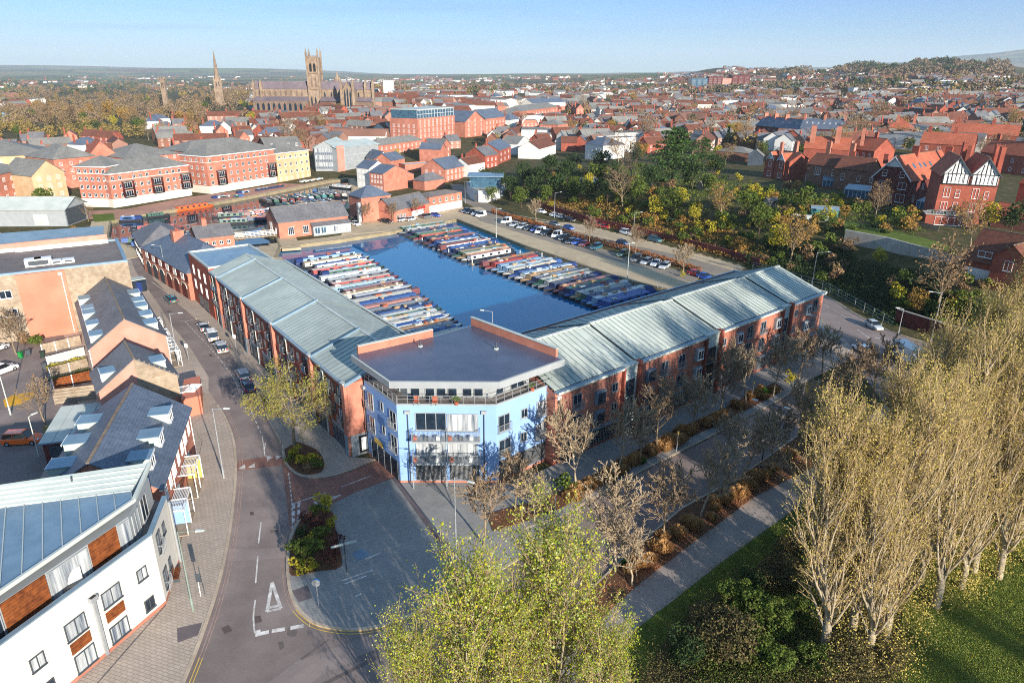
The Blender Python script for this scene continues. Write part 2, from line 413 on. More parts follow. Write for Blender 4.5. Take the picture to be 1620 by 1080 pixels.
# ground material: mown and rough grass near, a patchwork of fields, woods and built land far off
gm = D.materials.new('rough_ground'); gm.use_nodes = True; n = gm.node_tree.nodes; l = gm.node_tree.links; b = n['Principled BSDF']
b.inputs['Roughness'].default_value = .95; b.inputs['Specular IOR Level'].default_value = .1
ge = n.new('ShaderNodeNewGeometry'); n1 = n.new('ShaderNodeTexNoise'); n1.inputs['Scale'].default_value = .35; n1.inputs['Detail'].default_value = 8
l.new(ge.outputs['Position'], n1.inputs['Vector'])
r1 = n.new('ShaderNodeValToRGB'); e = r1.color_ramp.elements; e[0].position = .3; e[0].color = lin(64, 66, 40); e[1].position = .7; e[1].color = lin(104, 88, 66)
e2 = e.new(.5); e2.color = lin(78, 74, 46)
l.new(n1.outputs[0], r1.inputs[0])
vo = n.new('ShaderNodeTexVoronoi'); vo.inputs['Scale'].default_value = .0035; l.new(ge.outputs['Position'], vo.inputs['Vector'])
r2 = n.new('ShaderNodeValToRGB'); r2.color_ramp.interpolation = 'CONSTANT'; e = r2.color_ramp.elements; e[0].color = lin(96, 110, 60)
for p_, c_ in ((.2, lin(70, 76, 48)), (.45, lin(124, 110, 80)), (.62, lin(60, 66, 46)), (.8, lin(84, 104, 58))): x_ = e.new(p_); x_.color = c_
e[-1].position = .93; e[-1].color = lin(100, 84, 64)
sp = n.new('ShaderNodeSeparateColor'); l.new(vo.outputs['Color'], sp.inputs[0]); l.new(sp.outputs[0], r2.inputs[0])
ln_ = n.new('ShaderNodeVectorMath'); ln_.operation = 'LENGTH'; l.new(ge.outputs['Position'], ln_.inputs[0])
mr = n.new('ShaderNodeMapRange'); mr.inputs[1].default_value = 1500; mr.inputs[2].default_value = 3500; l.new(ln_.outputs['Value'], mr.inputs[0])
mxx = n.new('ShaderNodeMixRGB'); l.new(mr.outputs[0], mxx.inputs[0]); l.new(r1.outputs[0], mxx.inputs[1]); l.new(r2.outputs[0], mxx.inputs[2])
l.new(mxx.outputs[0], b.inputs['Base Color'])
bp = n.new('ShaderNodeBump'); bp.inputs['Strength'].default_value = .6; bp.inputs['Distance'].default_value = .15
n5 = n.new('ShaderNodeTexNoise'); n5.inputs['Scale'].default_value = 3; n5.inputs['Detail'].default_value = 6; l.new(ge.outputs['Position'], n5.inputs['Vector'])
l.new(n5.outputs[0], bp.inputs['Height']); l.new(bp.outputs[0], b.inputs['Normal'])
tag(place('ground', fastmesh('ground', V, Fq, [gm], smooth=True)), kind='structure')

asph = pm('asphalt', lin(142, 128, 122), lin(120, 108, 104), .22, rough=.85, bump=.25, bsc=18, stain=.34)
asph_d = pm('asphalt_old', lin(146, 134, 120), lin(132, 122, 110), .2, rough=.9, bump=.25, bsc=18, stain=.2)
pave = pm('block_paving', lin(186, 170, 156), lin(172, 158, 144), .5, brick=(.6, .3, .03, .32, (.62, .60, .58, 1), .12), bump=.2, stain=.14)
pave_g = pm('plaza_blocks', lin(152, 150, 146), lin(140, 138, 136), .4, brick=(.4, .2, .02, .12, (.7, .7, .7, 1), .14), bump=.2, stain=.16)
redpave = pm('red_brick_road', lin(158, 116, 100), lin(140, 102, 92), .4, brick=(.4, .2, .02, .7, (.75, .72, .7, 1), .2), bump=.2, stain=.2)
pathm = pm('path_slabs', lin(158, 148, 140), lin(146, 136, 130), .5, brick=(.9, .45, .02, .704, (.72, .72, .72, 1), .07), bump=.2, stain=.14)
promen = pm('quay_paving', lin(194, 174, 142), lin(178, 158, 130), .3, brick=(.8, .4, .03, -.4, (.8, .8, .8, 1), .08), stain=.15)
kerbm = pm('kerb_stone', lin(186, 170, 150), lin(166, 150, 132), 1.2)
soil = pm('leafy_soil', lin(112, 74, 52), lin(82, 62, 44), 1.4, bump=.5, bsc=9)
lawn = pm('lawn', lin(104, 118, 50), lin(84, 98, 42), .5, rough=.95, spec=.1, bump=.7, bsc=14, stain=.25)
mwhite = pm('road_marking', lin(222, 218, 212), lin(166, 158, 152), 1.6, rough=.7)
myel = pm('yellow_marking', lin(214, 178, 84), lin(180, 150, 90), 1.6, rough=.7)
mpink = pm('faded_marking', lin(176, 146, 132), lin(140, 116, 108), 1.6, rough=.8)
tarpatch = pm('dark_patch', lin(104, 94, 96), lin(94, 86, 88), 1)
def sheet(name, poly, z, m, z0=-.25, kerb=None, mb=None):
    q = mb or MB(); q.prism(poly, z0, z, m)
    return q if mb else tag(q.build(name), kind='structure')
# --- main street, junction, service road
left_kerb = smooth(px((284, 1100), (300, 1062), (322, 1005), (345, 935), (361, 868), (371, 800), (375, 745), (372, 700), (360, 665), (345, 640)))
road = left_kerb + px((330, 618), (330, 596), (300, 548), (272, 515), (250, 480), (232, 455), (214, 428), (206, 408), (232, 402)) + \
    px((243, 440), (286, 482), (312, 505), (338, 520), (362, 551), (384, 585), (402, 620), (425, 660), (446, 700), (446, 718)) + \
    smooth(px((451, 734), (470, 752), (500, 757), (540, 750), (597, 727)), 4)+px((626, 756), (700, 860), (760, 862), (830, 840), (890, 818), (952, 783), (1020, 745), (1100, 705), (1180, 664), (1242, 630), (1275, 605), (1262, 690), (1170, 755), (1080, 805), (1000, 870), (930, 930), (900, 1000), (880, 1100))
tag(MB().prism([p for p in road], -.25, .02, asph).build('main_road'), kind='structure')
sheet('side_road', smooth(px((445, 720), (451, 734), (470, 752), (500, 757), (540, 750)), 4)+px((597, 727), (626, 756), (592, 768), (558, 782), (519, 801), (500, 812), (470, 836), (460, 852)), .026, redpave)
sheet('crossing_table', px((377, 729), (446, 719), (451, 735), (373, 745)), .03, redpave)
# --- pavements and plaza
sheet('terrace_paving', px((-300, 600), (0, 500), (150, 420), (206, 394), (245, 428), (320, 474), (420, 585), (560, 722), (626, 756), (500, 812), (460, 852), (375, 900), (330, 1060), (200, 1300), (-100, 1400)), .008, pave)
sheet('corner_paving', px((1180, 664), (1290, 560), (1292, 470), (1330, 490), (1342, 562), (1275, 606)), .008, pave_g)
sheet('left_pavement', offs(left_kerb, .32)+px((325, 622), (296, 655), (320, 700), (300, 800), (262, 960), (140, 1100)), .12, pave)
plaza_edge = smooth(px((519, 801), (490, 812), (470, 832), (461, 858), (458, 892), (460, 925), (468, 952), (486, 974), (512, 988), (560, 994), (610, 986), (660, 966), (720, 936), (790, 900), (850, 862), (905, 828)), 5)
sheet('plaza', plaza_edge+px((830, 800), (700, 760), (626, 756), (592, 768), (558, 782)), .12, pave_g)
sheet('drain_channel', px((620, 758), (628, 756), (700, 856), (693, 860)), .128, tarpatch, z0=.1)
bk = smooth(px((446, 700), (446, 718), (451, 734), (470, 752), (500, 757), (540, 750), (597, 727)), 5)
sheet('street_pavement', px((286, 482), (312, 505), (338, 520), (362, 551), (384, 585), (402, 620), (425, 660))+bk+px((560, 724), (420, 590), (316, 478), (262, 440)), .12, pave)
rw_front = [v2(F0+UR*t-NR*0) for t in (-6, 68)]
ks = px((700, 800), (830, 838), (886, 820), (951, 783), (1020, 744), (1100, 704), (1180, 663), (1242, 629), (1275, 604), (1330, 560))
sheet('building_pavement', px((626, 756), (700, 862), (760, 866))+ks[1:]+[rw_front[1], rw_front[0], v2(F0+UR*-9-NR*-2)], .11, pave_g)
bedA = px((780, 842), (830, 826), (886, 806), (950, 768), (1020, 729), (1100, 689), (1180, 650), (1240, 618), (1226, 606), (1160, 640), (1080, 676), (1010, 712), (960, 740), (900, 772), (840, 796), (770, 815))
sheet('planted_bed', bedA, .2, soil)
bedB = px((890, 985), (945, 925), (1002, 872), (1080, 806), (1172, 756), (1262, 692), (1330, 662), (1345, 690), (1290, 738), (1198, 783), (1094, 860), (1001, 932), (940, 990), (920, 1010))
sheet('verge_bed', bedB, .14, soil)
sheet('footpath', px((830, 1100), (920, 1008), (1001, 930), (1094, 857), (1198, 780), (1292, 722), (1400, 640), (1440, 660), (1330, 752), (1240, 818), (1141, 890), (1055, 958), (1010, 992), (950, 1060), (930, 1100)), .07, pathm)
sheet('grass_verge', px((930, 1100), (950, 1060), (1010, 992), (1055, 958), (1141, 890), (1240, 818), (1330, 752), (1345, 775), (1265, 850), (1180, 905), (1100, 965), (1060, 1000), (1000, 1100)), .05, lawn)
sheet('playing_field', px((1400, 1200), (1410, 1100), (1430, 960), (1500, 860), (1620, 760), (1800, 760), (1900, 1100), (1900, 1300)), .045, lawn)
# --- right-hand junction, far road and layby
far_road = smooth(px((742, 306), (800, 336), (880, 352), (930, 366), (1000, 384), (1080, 401), (1160, 424), (1230, 444), (1300, 466), (1363, 503), (1420, 529), (1480, 547), (1620, 590)), 4)
far_low = smooth(px((735, 320), (780, 342), (860, 362), (930, 381), (1000, 399), (1080, 420), (1150, 442), (1215, 460), (1285, 492), (1310, 528), (1342, 560), (1400, 600), (1620, 660)), 4)
sheet('canalside_road', far_road+far_low[::-1], .02, asph_d)
sheet('far_junction', px((1285, 480), (1300, 466), (1363, 503), (1420, 529), (1480, 547), (1620, 590), (1620, 700), (1400, 640), (1342, 562), (1275, 606), (1262, 690), (1240, 650), (1300, 560), (1330, 545), (1312, 520)), .024, asph)
sheet('corner_pavement', px((1304, 526), (1318, 524), (1336, 538), (1350, 554), (1340, 572), (1282, 600), (1250, 600), (1288, 552)), .12, pave)
sheet('layby', px((848, 334), (926, 354), (1000, 372), (1080, 391), (1160, 414), (1180, 424), (1160, 428), (1080, 405), (1000, 388), (926, 370), (848, 350)), .03, promen)
sheet('car_park', px((726, 330), (760, 328), (850, 372), (960, 404), (1060, 432), (1130, 455), (1120, 470), (1050, 456), (994, 443), (831, 388), (722, 346)), .06, promen)
sheet('car_bays', px((735, 331), (775, 334), (860, 367), (960, 396), (1060, 424), (1110, 438), (1095, 447), (1040, 430), (940, 404), (850, 377), (760, 350)), .066, asph_d)
# --- left yards
sheet('rear_yard', px((-200, 560), (60, 520), (100, 530), (118, 560), (130, 600), (120, 655), (112, 680), (60, 760), (-300, 800)), .02, asph)
sheet('towpath', px((120, 345), (182, 348), (272, 331), (372, 314), (470, 295), (520, 285), (520, 279), (470, 286), (372, 303), (300, 312), (200, 331), (130, 335)), .1, pm('red_towpath', lin(176, 134, 114), lin(156, 118, 102), .4))
sheet('north_forecourt', px((620, 366), (722, 346), (735, 331), (726, 322), (700, 330), (620, 340), (560, 352), (540, 372)), .1, promen)
sheet('town_street', px((742, 306), (800, 336), (735, 320), (716, 300), (706, 275), (716, 270)), .03, asph_d)
# --- water and quays
wm = D.materials.new('basin_water'); wm.use_nodes = True; n = wm.node_tree.nodes; l = wm.node_tree.links; b = n['Principled BSDF']
b.inputs['Base Color'].default_value = (.0, .105, .25, 1); b.inputs['Roughness'].default_value = .03; b.inputs['IOR'].default_value = 1.36; b.inputs['Specular IOR Level'].default_value = .6
nn = n.new('ShaderNodeTexNoise'); nn.inputs['Scale'].default_value = .9; nn.inputs['Detail'].default_value = 3
g_ = n.new('ShaderNodeNewGeometry'); l.new(g_.outputs['Position'], nn.inputs['Vector'])
bp = n.new('ShaderNodeBump'); bp.inputs['Strength'].default_value = .05; bp.inputs['Distance'].default_value = .05
l.new(nn.outputs[0], bp.inputs['Height']); l.new(bp.outputs[0], b.inputs['Normal'])
WZ = -.85
_w = MB(); _w.face([(x, y, WZ) for x, y in offs(BASIN1, 0, True)], wm); tag(_w.build('basin_water'), kind='structure')
_w = MB(); _w.face([(x, y, WZ) for x, y in BASIN2], wm); tag(_w.build('canal_water'), kind='structure')
wm2_ = wm.copy(); wm2_.name = 'canal_water'; wm2_.node_tree.nodes['Principled BSDF'].inputs['Base Color'].default_value = (.02, .035, .05, 1); C.objects['canal_water'].data.materials[0] = wm2_
quaym = pm('quay_stone', lin(150, 136, 108), lin(124, 112, 90), .4)
def area2(p): return sum(p[i][0]*p[(i+1) % len(p)][1]-p[(i+1) % len(p)][0]*p[i][1] for i in range(len(p)))
def quay(name, poly, skip=()):
    mb = MB(); sgn = -1 if area2(poly) > 0 else 1
    n_ = len(poly)
    for i in range(n_):
        if i in skip: continue
        a = poly[i]; c = poly[(i+1) % n_]; tx, ty = c[0]-a[0], c[1]-a[1]; L = math.hypot(tx, ty); nx_, ny_ = -ty/L*sgn, tx/L*sgn
        e_ = .0 if L < 2 else .0
        def quad(d0, d1, z0, z1, m, ext):
            ax, ay = a[0]-tx/L*ext, a[1]-ty/L*ext; cx, cy = c[0]+tx/L*ext, c[1]+ty/L*ext
            q = [(ax+nx_*d0, ay+ny_*d0), (cx+nx_*d0, cy+ny_*d0), (cx+nx_*d1, cy+ny_*d1), (ax+nx_*d1, ay+ny_*d1)]
            mb.prism(q, z0, z1, m)
        quad(0, .55, -3, .16+.003*i, quaym, .3); quad(.55, 5.6, -.6, .042+.0031*i, promen, 2.0)
    tag(mb.build(name), kind='structure')
quay('quayside', BASIN1, skip=(12,)); quay('canal_quay', BASIN2, skip=(13,))
# --- kerbs and markings
kb = MB()
ribbon(kb, left_kerb, 0, .3, -.1, .14, kerbm)
ribbon(kb, plaza_edge, .0, -.3, -.1, .14, kerbm) if area2(plaza_edge) > 0 else ribbon(kb, plaza_edge, 0, .3, -.1, .14, kerbm)
ribbon(kb, bk, .0, .25, -.1, .14, kerbm); ribbon(kb, ks[1:], 0, .3, -.1, .145, kerbm)
ribbon(kb, px((243, 440), (286, 482), (312, 505)), 0, -.25, -.1, .14, kerbm)
ribbon(kb, px((338, 520), (362, 551), (384, 585), (402, 620), (425, 660), (446, 700)), 0, -.25, -.1, .14, kerbm)
ribbon(kb, px((890, 985), (945, 925), (1002, 871), (1080, 805), (1172, 755), (1262, 691)), 0, .2, -.1, .15, kerbm)
ribbon(kb, far_road, 0, .25, -.1, .14, kerbm)
tag(kb.build('kerbs'), kind='structure')
mk = MB()
_mk = [0]
def stripe(pts, w_, m, dash=None, z=.028):
    pts = [Vector((*p, 0)) for p in pts]; s0 = 0
    for a, c in zip(pts[:-1], pts[1:]):
        d = c-a; L = d.length
        if L < .05: continue
        d /= L; nrm = Vector((-d.y, d.x, 0))*w_*.5; t = 0
        _mk[0] += 1; zc = z+.00045*(_mk[0] % 9)
        while t < L:
            t2 = min(L, t+(dash[0] if dash else L))
            p0 = a+d*t; p1 = a+d*t2
            mk.face([(p0-nrm).to_tuple()[:2]+(zc,), (p1-nrm).to_tuple()[:2]+(zc,), (p1+nrm).to_tuple()[:2]+(zc,), (p0+nrm).to_tuple()[:2]+(zc,)], m)
            t = t2+(dash[1] if dash else 0)
def stp(ps, w_, m, dash=None, z=.028, sm=False):
    q = px(*ps)
    stripe(smooth(q, 5) if sm else q, w_, m, dash, z)
for a, c in (((413, 826), (409, 859)), ((408, 879), (404.5, 922)), ((420, 700), (418, 712))): stp((a, c), .14, mwhite)
stp(((430.5, 921), (422.5, 967), (444.5, 962), (430.5, 921)), .3, mwhite)
stp(((424.5, 961), (443, 957)), .35, mwhite)
stp(((404, 949), (401, 975), (403, 1001)), .14, mwhite, sm=True)
stp(((404, 1004), (430, 998), (490, 988)), .45, mwhite, (1.1, .45))
stp(((402, 1000), (412, 997)), .3, mwhite)
for d in (.35, .62):
    lk = offs(left_kerb, -d); k_ = 8
    stripe(lk[:k_], .09, myel); stripe(lk[k_-1:], .09, mpink)
    pe = offs(plaza_edge, -d if area2(plaza_edge) > 0 else -d)
    stripe(pe[32:62], .09, myel); stripe(pe[8:33], .08, mpink)
stp(((456.5, 748), (462, 795), (463, 838)), .14, mwhite, (.6, .35))
stp(((465, 797), (463.5, 836)), .3, mwhite, (.9, .5)); stp(((473, 795), (471.5, 832)), .3, mwhite, (.9, .5))
stp(((463, 797), (516, 779)), .12, mwhite, z=.033); stp(((540, 770), (586, 753)), .12, mwhite, z=.033)
stp(((497, 794), (539, 783), (506, 800), (497, 794)), .22, mwhite, z=.033)
for x, y, s in ((385, 738, 1), (400.5, 736, 1), (425, 726, -1), (439, 724, -1)):
    c = P(x, y); d = .55*s
    mk.face([(c.x-.45, c.y-d, .036), (c.x+.45, c.y-d, .036), (c.x, c.y+d, .036)][::s], mwhite)
stp(((293, 509), (321, 538), (351, 571.5), (383, 618), (415, 690)), .12, mwhite, (.9, .7))
stp(((240, 446), (264, 463), (284, 482), (311, 505)), .14, mwhite, z=.03)
stp(((284, 508), (293, 508.5), (313, 504)), .1, mwhite)
stp(((415, 690), (419, 721), (430, 722)), .1, mwhite)
# markings across the plaza and the service road
for a, c in (((540, 920), (590, 903)), ((578, 886), (603, 875)), ((545, 925), (580, 912)), ((562, 945), (572, 940))): stp((a, c), .16, mwhite, z=.134)
mk.face([(*P2(556, 876, .134), .134), (*P2(574, 867, .134), .134), (*P2(586, 877, .134), .134), (*P2(566, 886, .134), .134)][::-1], pm('blue_grey_cover', lin(120, 140, 158), None, .8))
mk.face([(*P2(462, 934, .126), .126), (*P2(487, 925, .126), .126), (*P2(494, 945, .126), .126), (*P2(472, 952, .126), .126)][::-1], tarpatch)
mk.face([(*P2(280, 993, .126), .126), (*P2(281, 1016, .126), .126), (*P2(313, 1004, .126), .126), (*P2(320, 984, .126), .126)], tarpatch)
for a, c in (((1085, 752), (1112, 738)), ((1180, 700), (1200, 690)), ((990, 803), (1010, 792))): stp((a, c), .12, mwhite)
stp(((840, 346), (909, 364), (970, 377), (1050, 398), (1117, 415)), .1, mpink, (1.2, 2.4), z=.03)
stp(((1304, 482), (1330, 497), (1343, 505), (1363, 515)), .12, mwhite, (2, 2), z=.034)
stp(((1356, 521), (1374, 534)), .12, mwhite, z=.034); stp(((1371, 534), (1416, 537)), .35, mwhite, (.9, .55), z=.034)
tag(mk.build('road_markings'), kind='structure')
# worn patches, trench reinstatements, drain covers and stains
iron = pm('iron_cover', lin(96, 84, 78), None, 2); oil = pm('oil_stain', lin(108, 98, 94), None, 2); oldp = pm('pale_patch', lin(150, 136, 130), lin(128, 116, 112), .22, stain=.3); darkp = pm('trench_patch', lin(118, 108, 106), lin(106, 98, 98), .4)
def patch(nm, ps, m, z=.0245):
    q = MB(); c = px(*ps); q.face([(x, y, z) for x, y in (c if area2(c) > 0 else c[::-1])], m); tag(q.build(nm), kind='structure')
for pi_, (ps, m) in enumerate(((((350, 993), (362, 988), (368, 997), (355, 1003)), iron), (((402, 975), (412, 973), (415, 983), (404, 986)), iron), (((395, 810), (401, 809), (402, 814), (396, 815)), iron), (((330, 560), (335, 560), (337, 564), (332, 564)), iron), (((427, 838), (440, 838), (441, 842), (427, 843)), oil), (((455, 995), (462, 990), (468, 992), (471, 999), (468, 1006), (460, 1008), (454, 1003)), oil), (((440, 1016), (448, 1014), (450, 1024), (443, 1028)), oil),
    (((362, 868), (456, 866), (457, 882), (360, 888)), oldp), (((395, 1100), (470, 1045), (640, 985), (700, 1000), (520, 1060), (450, 1110)), oldp), (((345, 600), (368, 596), (378, 622), (352, 630)), darkp), (((1000, 806), (1050, 780), (1062, 790), (1012, 816)), darkp), (((1120, 745), (1200, 700), (1206, 706), (1126, 752)), oldp), (((560, 1040), (640, 1010), (644, 1016), (565, 1048)), darkp), (((1390, 545), (1440, 560), (1430, 566), (1384, 550)), oldp))):
    patch('road_patch' if m in (oldp, darkp) else 'drain_cover' if m is iron else 'oil_stain', ps, m, .0214+.0004*pi_)
for ps in (((470, 1100), (600, 1035), (605, 1037), (480, 1102)), ((475, 1042), (520, 1010), (523, 1011), (478, 1044))): patch('tar_joint', ps, oil, .0285)
# ============================================================= BUILDING KIT
def frame(a, b_, z=0.0):
    """local frame: x from a to b, y away from the camera (left of the run), origin a"""
    a = Vector((a[0], a[1], z)); b_ = Vector((b_[0], b_[1], z)); d = b_-a
    return a, math.atan2(d.y, d.x), d.length
_win = {}
def win_mesh(w_, h, style):
    k = (round(w_, 2), round(h, 2), style)
    if k in _win: return _win[k]
    st, fr, gl = style[0], style[1], style[2]; t = .07 if w_ > .5 else .05
    m = MB(); x = w_/2
    for q in ((-x, -x+t, 0, h), (x-t, x, 0, h), (-x+t, x-t, 0, t), (-x+t, x-t, h-t, h)): m.box(q[0], q[1], -.07, .03, q[2], q[3], fr)
    n_ = {'1': 1, '2': 2, '3': 3, '4': 4, 's': 1, 'g': 2, 'G': 6}[st]
    for i in range(1, n_): c = -x+w_*i/n_; m.box(c-t*.5, c+t*.5, -.06, .03, t, h-t, fr)
    if st in 'sg': m.box(-x+t, x-t, -.055, .03, h*.5-t*.4, h*.5+t*.4, fr)
    if st == 'G':
        for r_ in (.33, .66): m.box(-x+t, x-t, -.055, .03, h*r_-t*.4, h*r_+t*.4, fr)
    m.box(-x-.06, x+.06, -.12, .03, -.08, 0, fr)
    p = MB(); p.box(-x+t*.5, x-t*.5, -.025, .02, t*.5, h-t*.5, gl)
    _win[k] = (m.mesh('window'), p.mesh('pane')); return _win[k]
FRONT, BACK, LEFT, RIGHT = 'f', 'b', 'l', 'r'
def wmat(face, W, Dp, u, z, out_=.0):
    if face == 'f': return Matrix.Translation((u, -out_, z))
    if face == 'b': return Matrix.Translation((u, Dp+out_, z)) @ Matrix.Rotation(math.pi, 4, 'Z')
    if face == 'l': return Matrix.Translation((-out_, Dp-u, z)) @ Matrix.Rotation(-math.pi/2, 4, 'Z')
    return Matrix.Translation((W+out_, u, z)) @ Matrix.Rotation(math.pi/2, 4, 'Z')
def window(root, M, w_, h, style=('2', None, None), name='window', split=True):
    style = (style[0], style[1] or white, style[2] or glass)
    a, p = win_mesh(w_, h, style)
    o = place(name, a, root, M)
    if split: place('pane', p, o)
    return o
_rail = {}
def railing_mesh(w_, h=1.05, proj_=.35, m=None, glassy=None):
    k = (round(w_, 1), h, proj_, m.name, glassy)
    if k in _rail: return _rail[k]
    q = MB(); x = w_/2
    q.box(-x, x, -proj_-.03, -proj_, h-.05, h, m); q.box(-x, x, -proj_-.03, -proj_, 0, .05, m)
    for s in (-x, x-.04): q.box(s, s+.04, -proj_, 0, h-.05, h, m); q.box(s, s+.04, -proj_, 0, 0, .05, m); q.box(s, s+.04, -proj_-.03, -proj_, .05, h-.05, m)
    if glassy: q.box(-x+.05, x-.05, -proj_-.02, -proj_-.008, .07, h-.08, glassy)
    else:
        n_ = max(3, int(w_/.14))
        for i in range(1, n_): c = -x+w_*i/n_; q.box(c-.012, c+.012, -proj_-.025, -proj_-.005, .05, h-.05, m)
    _rail[k] = q.mesh('balcony_rail'); return _rail[k]
def gable(mb_wall, mb_roof, W, Dp, ez, rz, ax, oh, mr_, mw, x0=0.0, y0=0.0, th=.14):
    """a pitched roof over the box x0..x0+W, y0..y0+Dp"""
    x1, y1 = x0+W, y0+Dp
    if ax == 'x':
        ym = (y0+y1)/2; k = (rz-ez)/(Dp/2); e = ez-k*oh
        for s in (0, 1):
            ya = y0-oh if s == 0 else y1+oh
            q = [(x0-oh, ya, e), (x1+oh, ya, e), (x1+oh, ym, rz), (x0-oh, ym, rz)]
            if s: q = [q[1], q[0], q[3], q[2]]
            mb_roof.add([(a, b_, c+.02) for a, b_, c in q]+[(a, b_, c+th) for a, b_, c in q], [(0, 3, 2, 1), (4, 5, 6, 7), (0, 1, 5, 4), (1, 2, 6, 5), (2, 3, 7, 6), (3, 0, 4, 7)], mr_)
        for x in (x0, x1): mb_wall.add([(x, y0, ez), (x, y1, ez), (x, ym, rz)], [(0, 1, 2) if x == x1 else (0, 2, 1)], mw)
        mb_roof.box(x0-oh, x1+oh, ym-.14, ym+.14, rz+th-.04, rz+th+.07, ridge_t)
    else:
        xm = (x0+x1)/2; k = (rz-ez)/(W/2); e = ez-k*oh
        for s in (0, 1):
            xa = x0-oh if s == 0 else x1+oh
            q = [(xa, y1+oh, e), (xa, y0-oh, e), (xm, y0-oh, rz), (xm, y1+oh, rz)]
            if s: q = [q[1], q[0], q[3], q[2]]
            mb_roof.add([(a, b_, c+.02) for a, b_, c in q]+[(a, b_, c+th) for a, b_, c in q], [(0, 3, 2, 1), (4, 5, 6, 7), (0, 1, 5, 4), (1, 2, 6, 5), (2, 3, 7, 6), (3, 0, 4, 7)], mr_)
        for y in (y0, y1): mb_wall.add([(x0, y, ez), (x1, y, ez), (xm, y, rz)], [(0, 1, 2) if y == y0 else (0, 2, 1)], mw)
        mb_roof.box(xm-.14, xm+.14, y0-oh, y1+oh, rz+th-.04, rz+th+.07, ridge_t)
def hip(mb_roof, W, Dp, ez, rz, oh, mr_, x0=0.0, y0=0.0, fascia=None):
    x1, y1 = x0+W+oh, y0+Dp+oh; x0 -= oh; y0 -= oh; a = min(x1-x0, y1-y0)/2
    ym = (y0+y1)/2; xm = (x0+x1)/2
    if x1-x0 >= y1-y0: r0, r1 = (x0+a, ym, rz), (x1-a, ym, rz)
    else: r0, r1 = (xm, y0+a, rz), (xm, y1-a, rz)
    e = ez+.02; b0 = [(x0, y0, e), (x1, y0, e), (x1, y1, e), (x0, y1, e)]
    if x1-x0 >= y1-y0: fs = [(0, 1, 5, 4), (1, 2, 5), (2, 3, 4, 5), (3, 0, 4)]
    else: fs = [(0, 1, 4), (1, 2, 5, 4), (2, 3, 5), (3, 0, 4, 5)]
    mb_roof.add(b0+[r0, r1], fs+[(3, 2, 1, 0)], mr_)
    if fascia: mb_roof.box(x0-.02, x1+.02, y0-.02, y1+.02, ez-.3, ez+.015, fascia)
def chimney(parent, x, y, z0, z1, w_=.9, d_=.6, m=None, pots=2, n_='chimney'):
    q = MB(); m = m or brick_dk
    q.box(x-w_/2, x+w_/2, y-d_/2, y+d_/2, z0, z1, m); q.box(x-w_/2-.07, x+w_/2+.07, y-d_/2-.07, y+d_/2+.07, z1, z1+.14, m)
    for i in range(pots):
        c = x-w_/2+w_*(i+.5)/pots; q.tube((c, y, z1+.14), (c, y, z1+.6), .11, .09, 6, tile_r)
    return q.build(n_, parent)
def house(name, label, cat, a, b_, Dp, eave, ridge=None, roof='x', wall=None, rm=None, z=0.0, group=None, oh=.3, chim=(), wins=(), base=None, split=True, plinth=.0, fascia=None, extra=None, par=.5, sink=0.0):
    """walls + roof on the run a-b; wins: (face, [(u, z, w, h)...], style)"""
    o, ang, W = frame(a, b_, z); root = thing(name, label, cat, tuple(o), ang, group)
    wall = wall or brick; rm = rm or slate
    wm_ = MB(); wm_.box(0, W, 0, Dp, -sink, eave, wall)
    if base:                               # (height, material)
        wm_.box(-.04, W+.04, -.04, Dp+.04, -sink, base[0], base[1])
    rf = MB()
    if roof in 'xy': gable(wm_, rf, W, Dp, eave, ridge, roof, oh, rm, wall)
    elif roof == 'h': hip(rf, W, Dp, eave, ridge, oh, rm, fascia=fascia)
    elif roof == 'flat':
        rf.box(par, W-par, par, Dp-par, eave+.002, eave+.05, rm)
        for q in ((0, W, 0, par), (0, W, Dp-par, Dp), (0, par, par, Dp-par), (W-par, W, par, Dp-par)): rf.box(*q, eave+.002, eave+.35, fascia or wall)
    elif roof == 'm':                      # single slope rising away from the run
        k = ridge-eave
        q = [(-oh, -oh, eave-k*oh/Dp), (W+oh, -oh, eave-k*oh/Dp), (W+oh, Dp+oh, ridge), (-oh, Dp+oh, ridge)]
        rf.add([(x, y, c+.02) for x, y, c in q]+[(x, y, c+.16) for x, y, c in q], [(0, 3, 2, 1), (4, 5, 6, 7), (0, 1, 5, 4), (1, 2, 6, 5), (2, 3, 7, 6), (3, 0, 4, 7)], rm)
        wm_.prism([(0, 0), (W, 0), (W, Dp), (0, Dp)], eave-.01, lambda x, y: eave+k*y/Dp-.02, wall)
    wm_.build('wall', root); r = rf.build('roof', root)
    for c in chim: chimney(r, *c)
    for fc, lst, st in wins:
        for u, zz, w_, h in lst: window(root, wmat(fc, W, Dp, u, zz), w_, h, st, split=split)
    root['_W'] = W
    if extra: extra(root, W, Dp)
    return root
def uv(a, b_, px_, py_):
    """pixel -> (distance along the wall a-b, height) on the vertical plane through a and b"""
    a = Vector((a[0], a[1], 0)); b_ = Vector((b_[0], b_[1], 0)); d = (b_-a).normalized(); nrm = Vector((-d.y, d.x, 0))
    r_ = _ray(px_, py_); o = Vector((0, 0, CH)); t = (a-o).dot(nrm)/r_.dot(nrm); p = o+r_*t
    return ((p-a).dot(d), p.z)
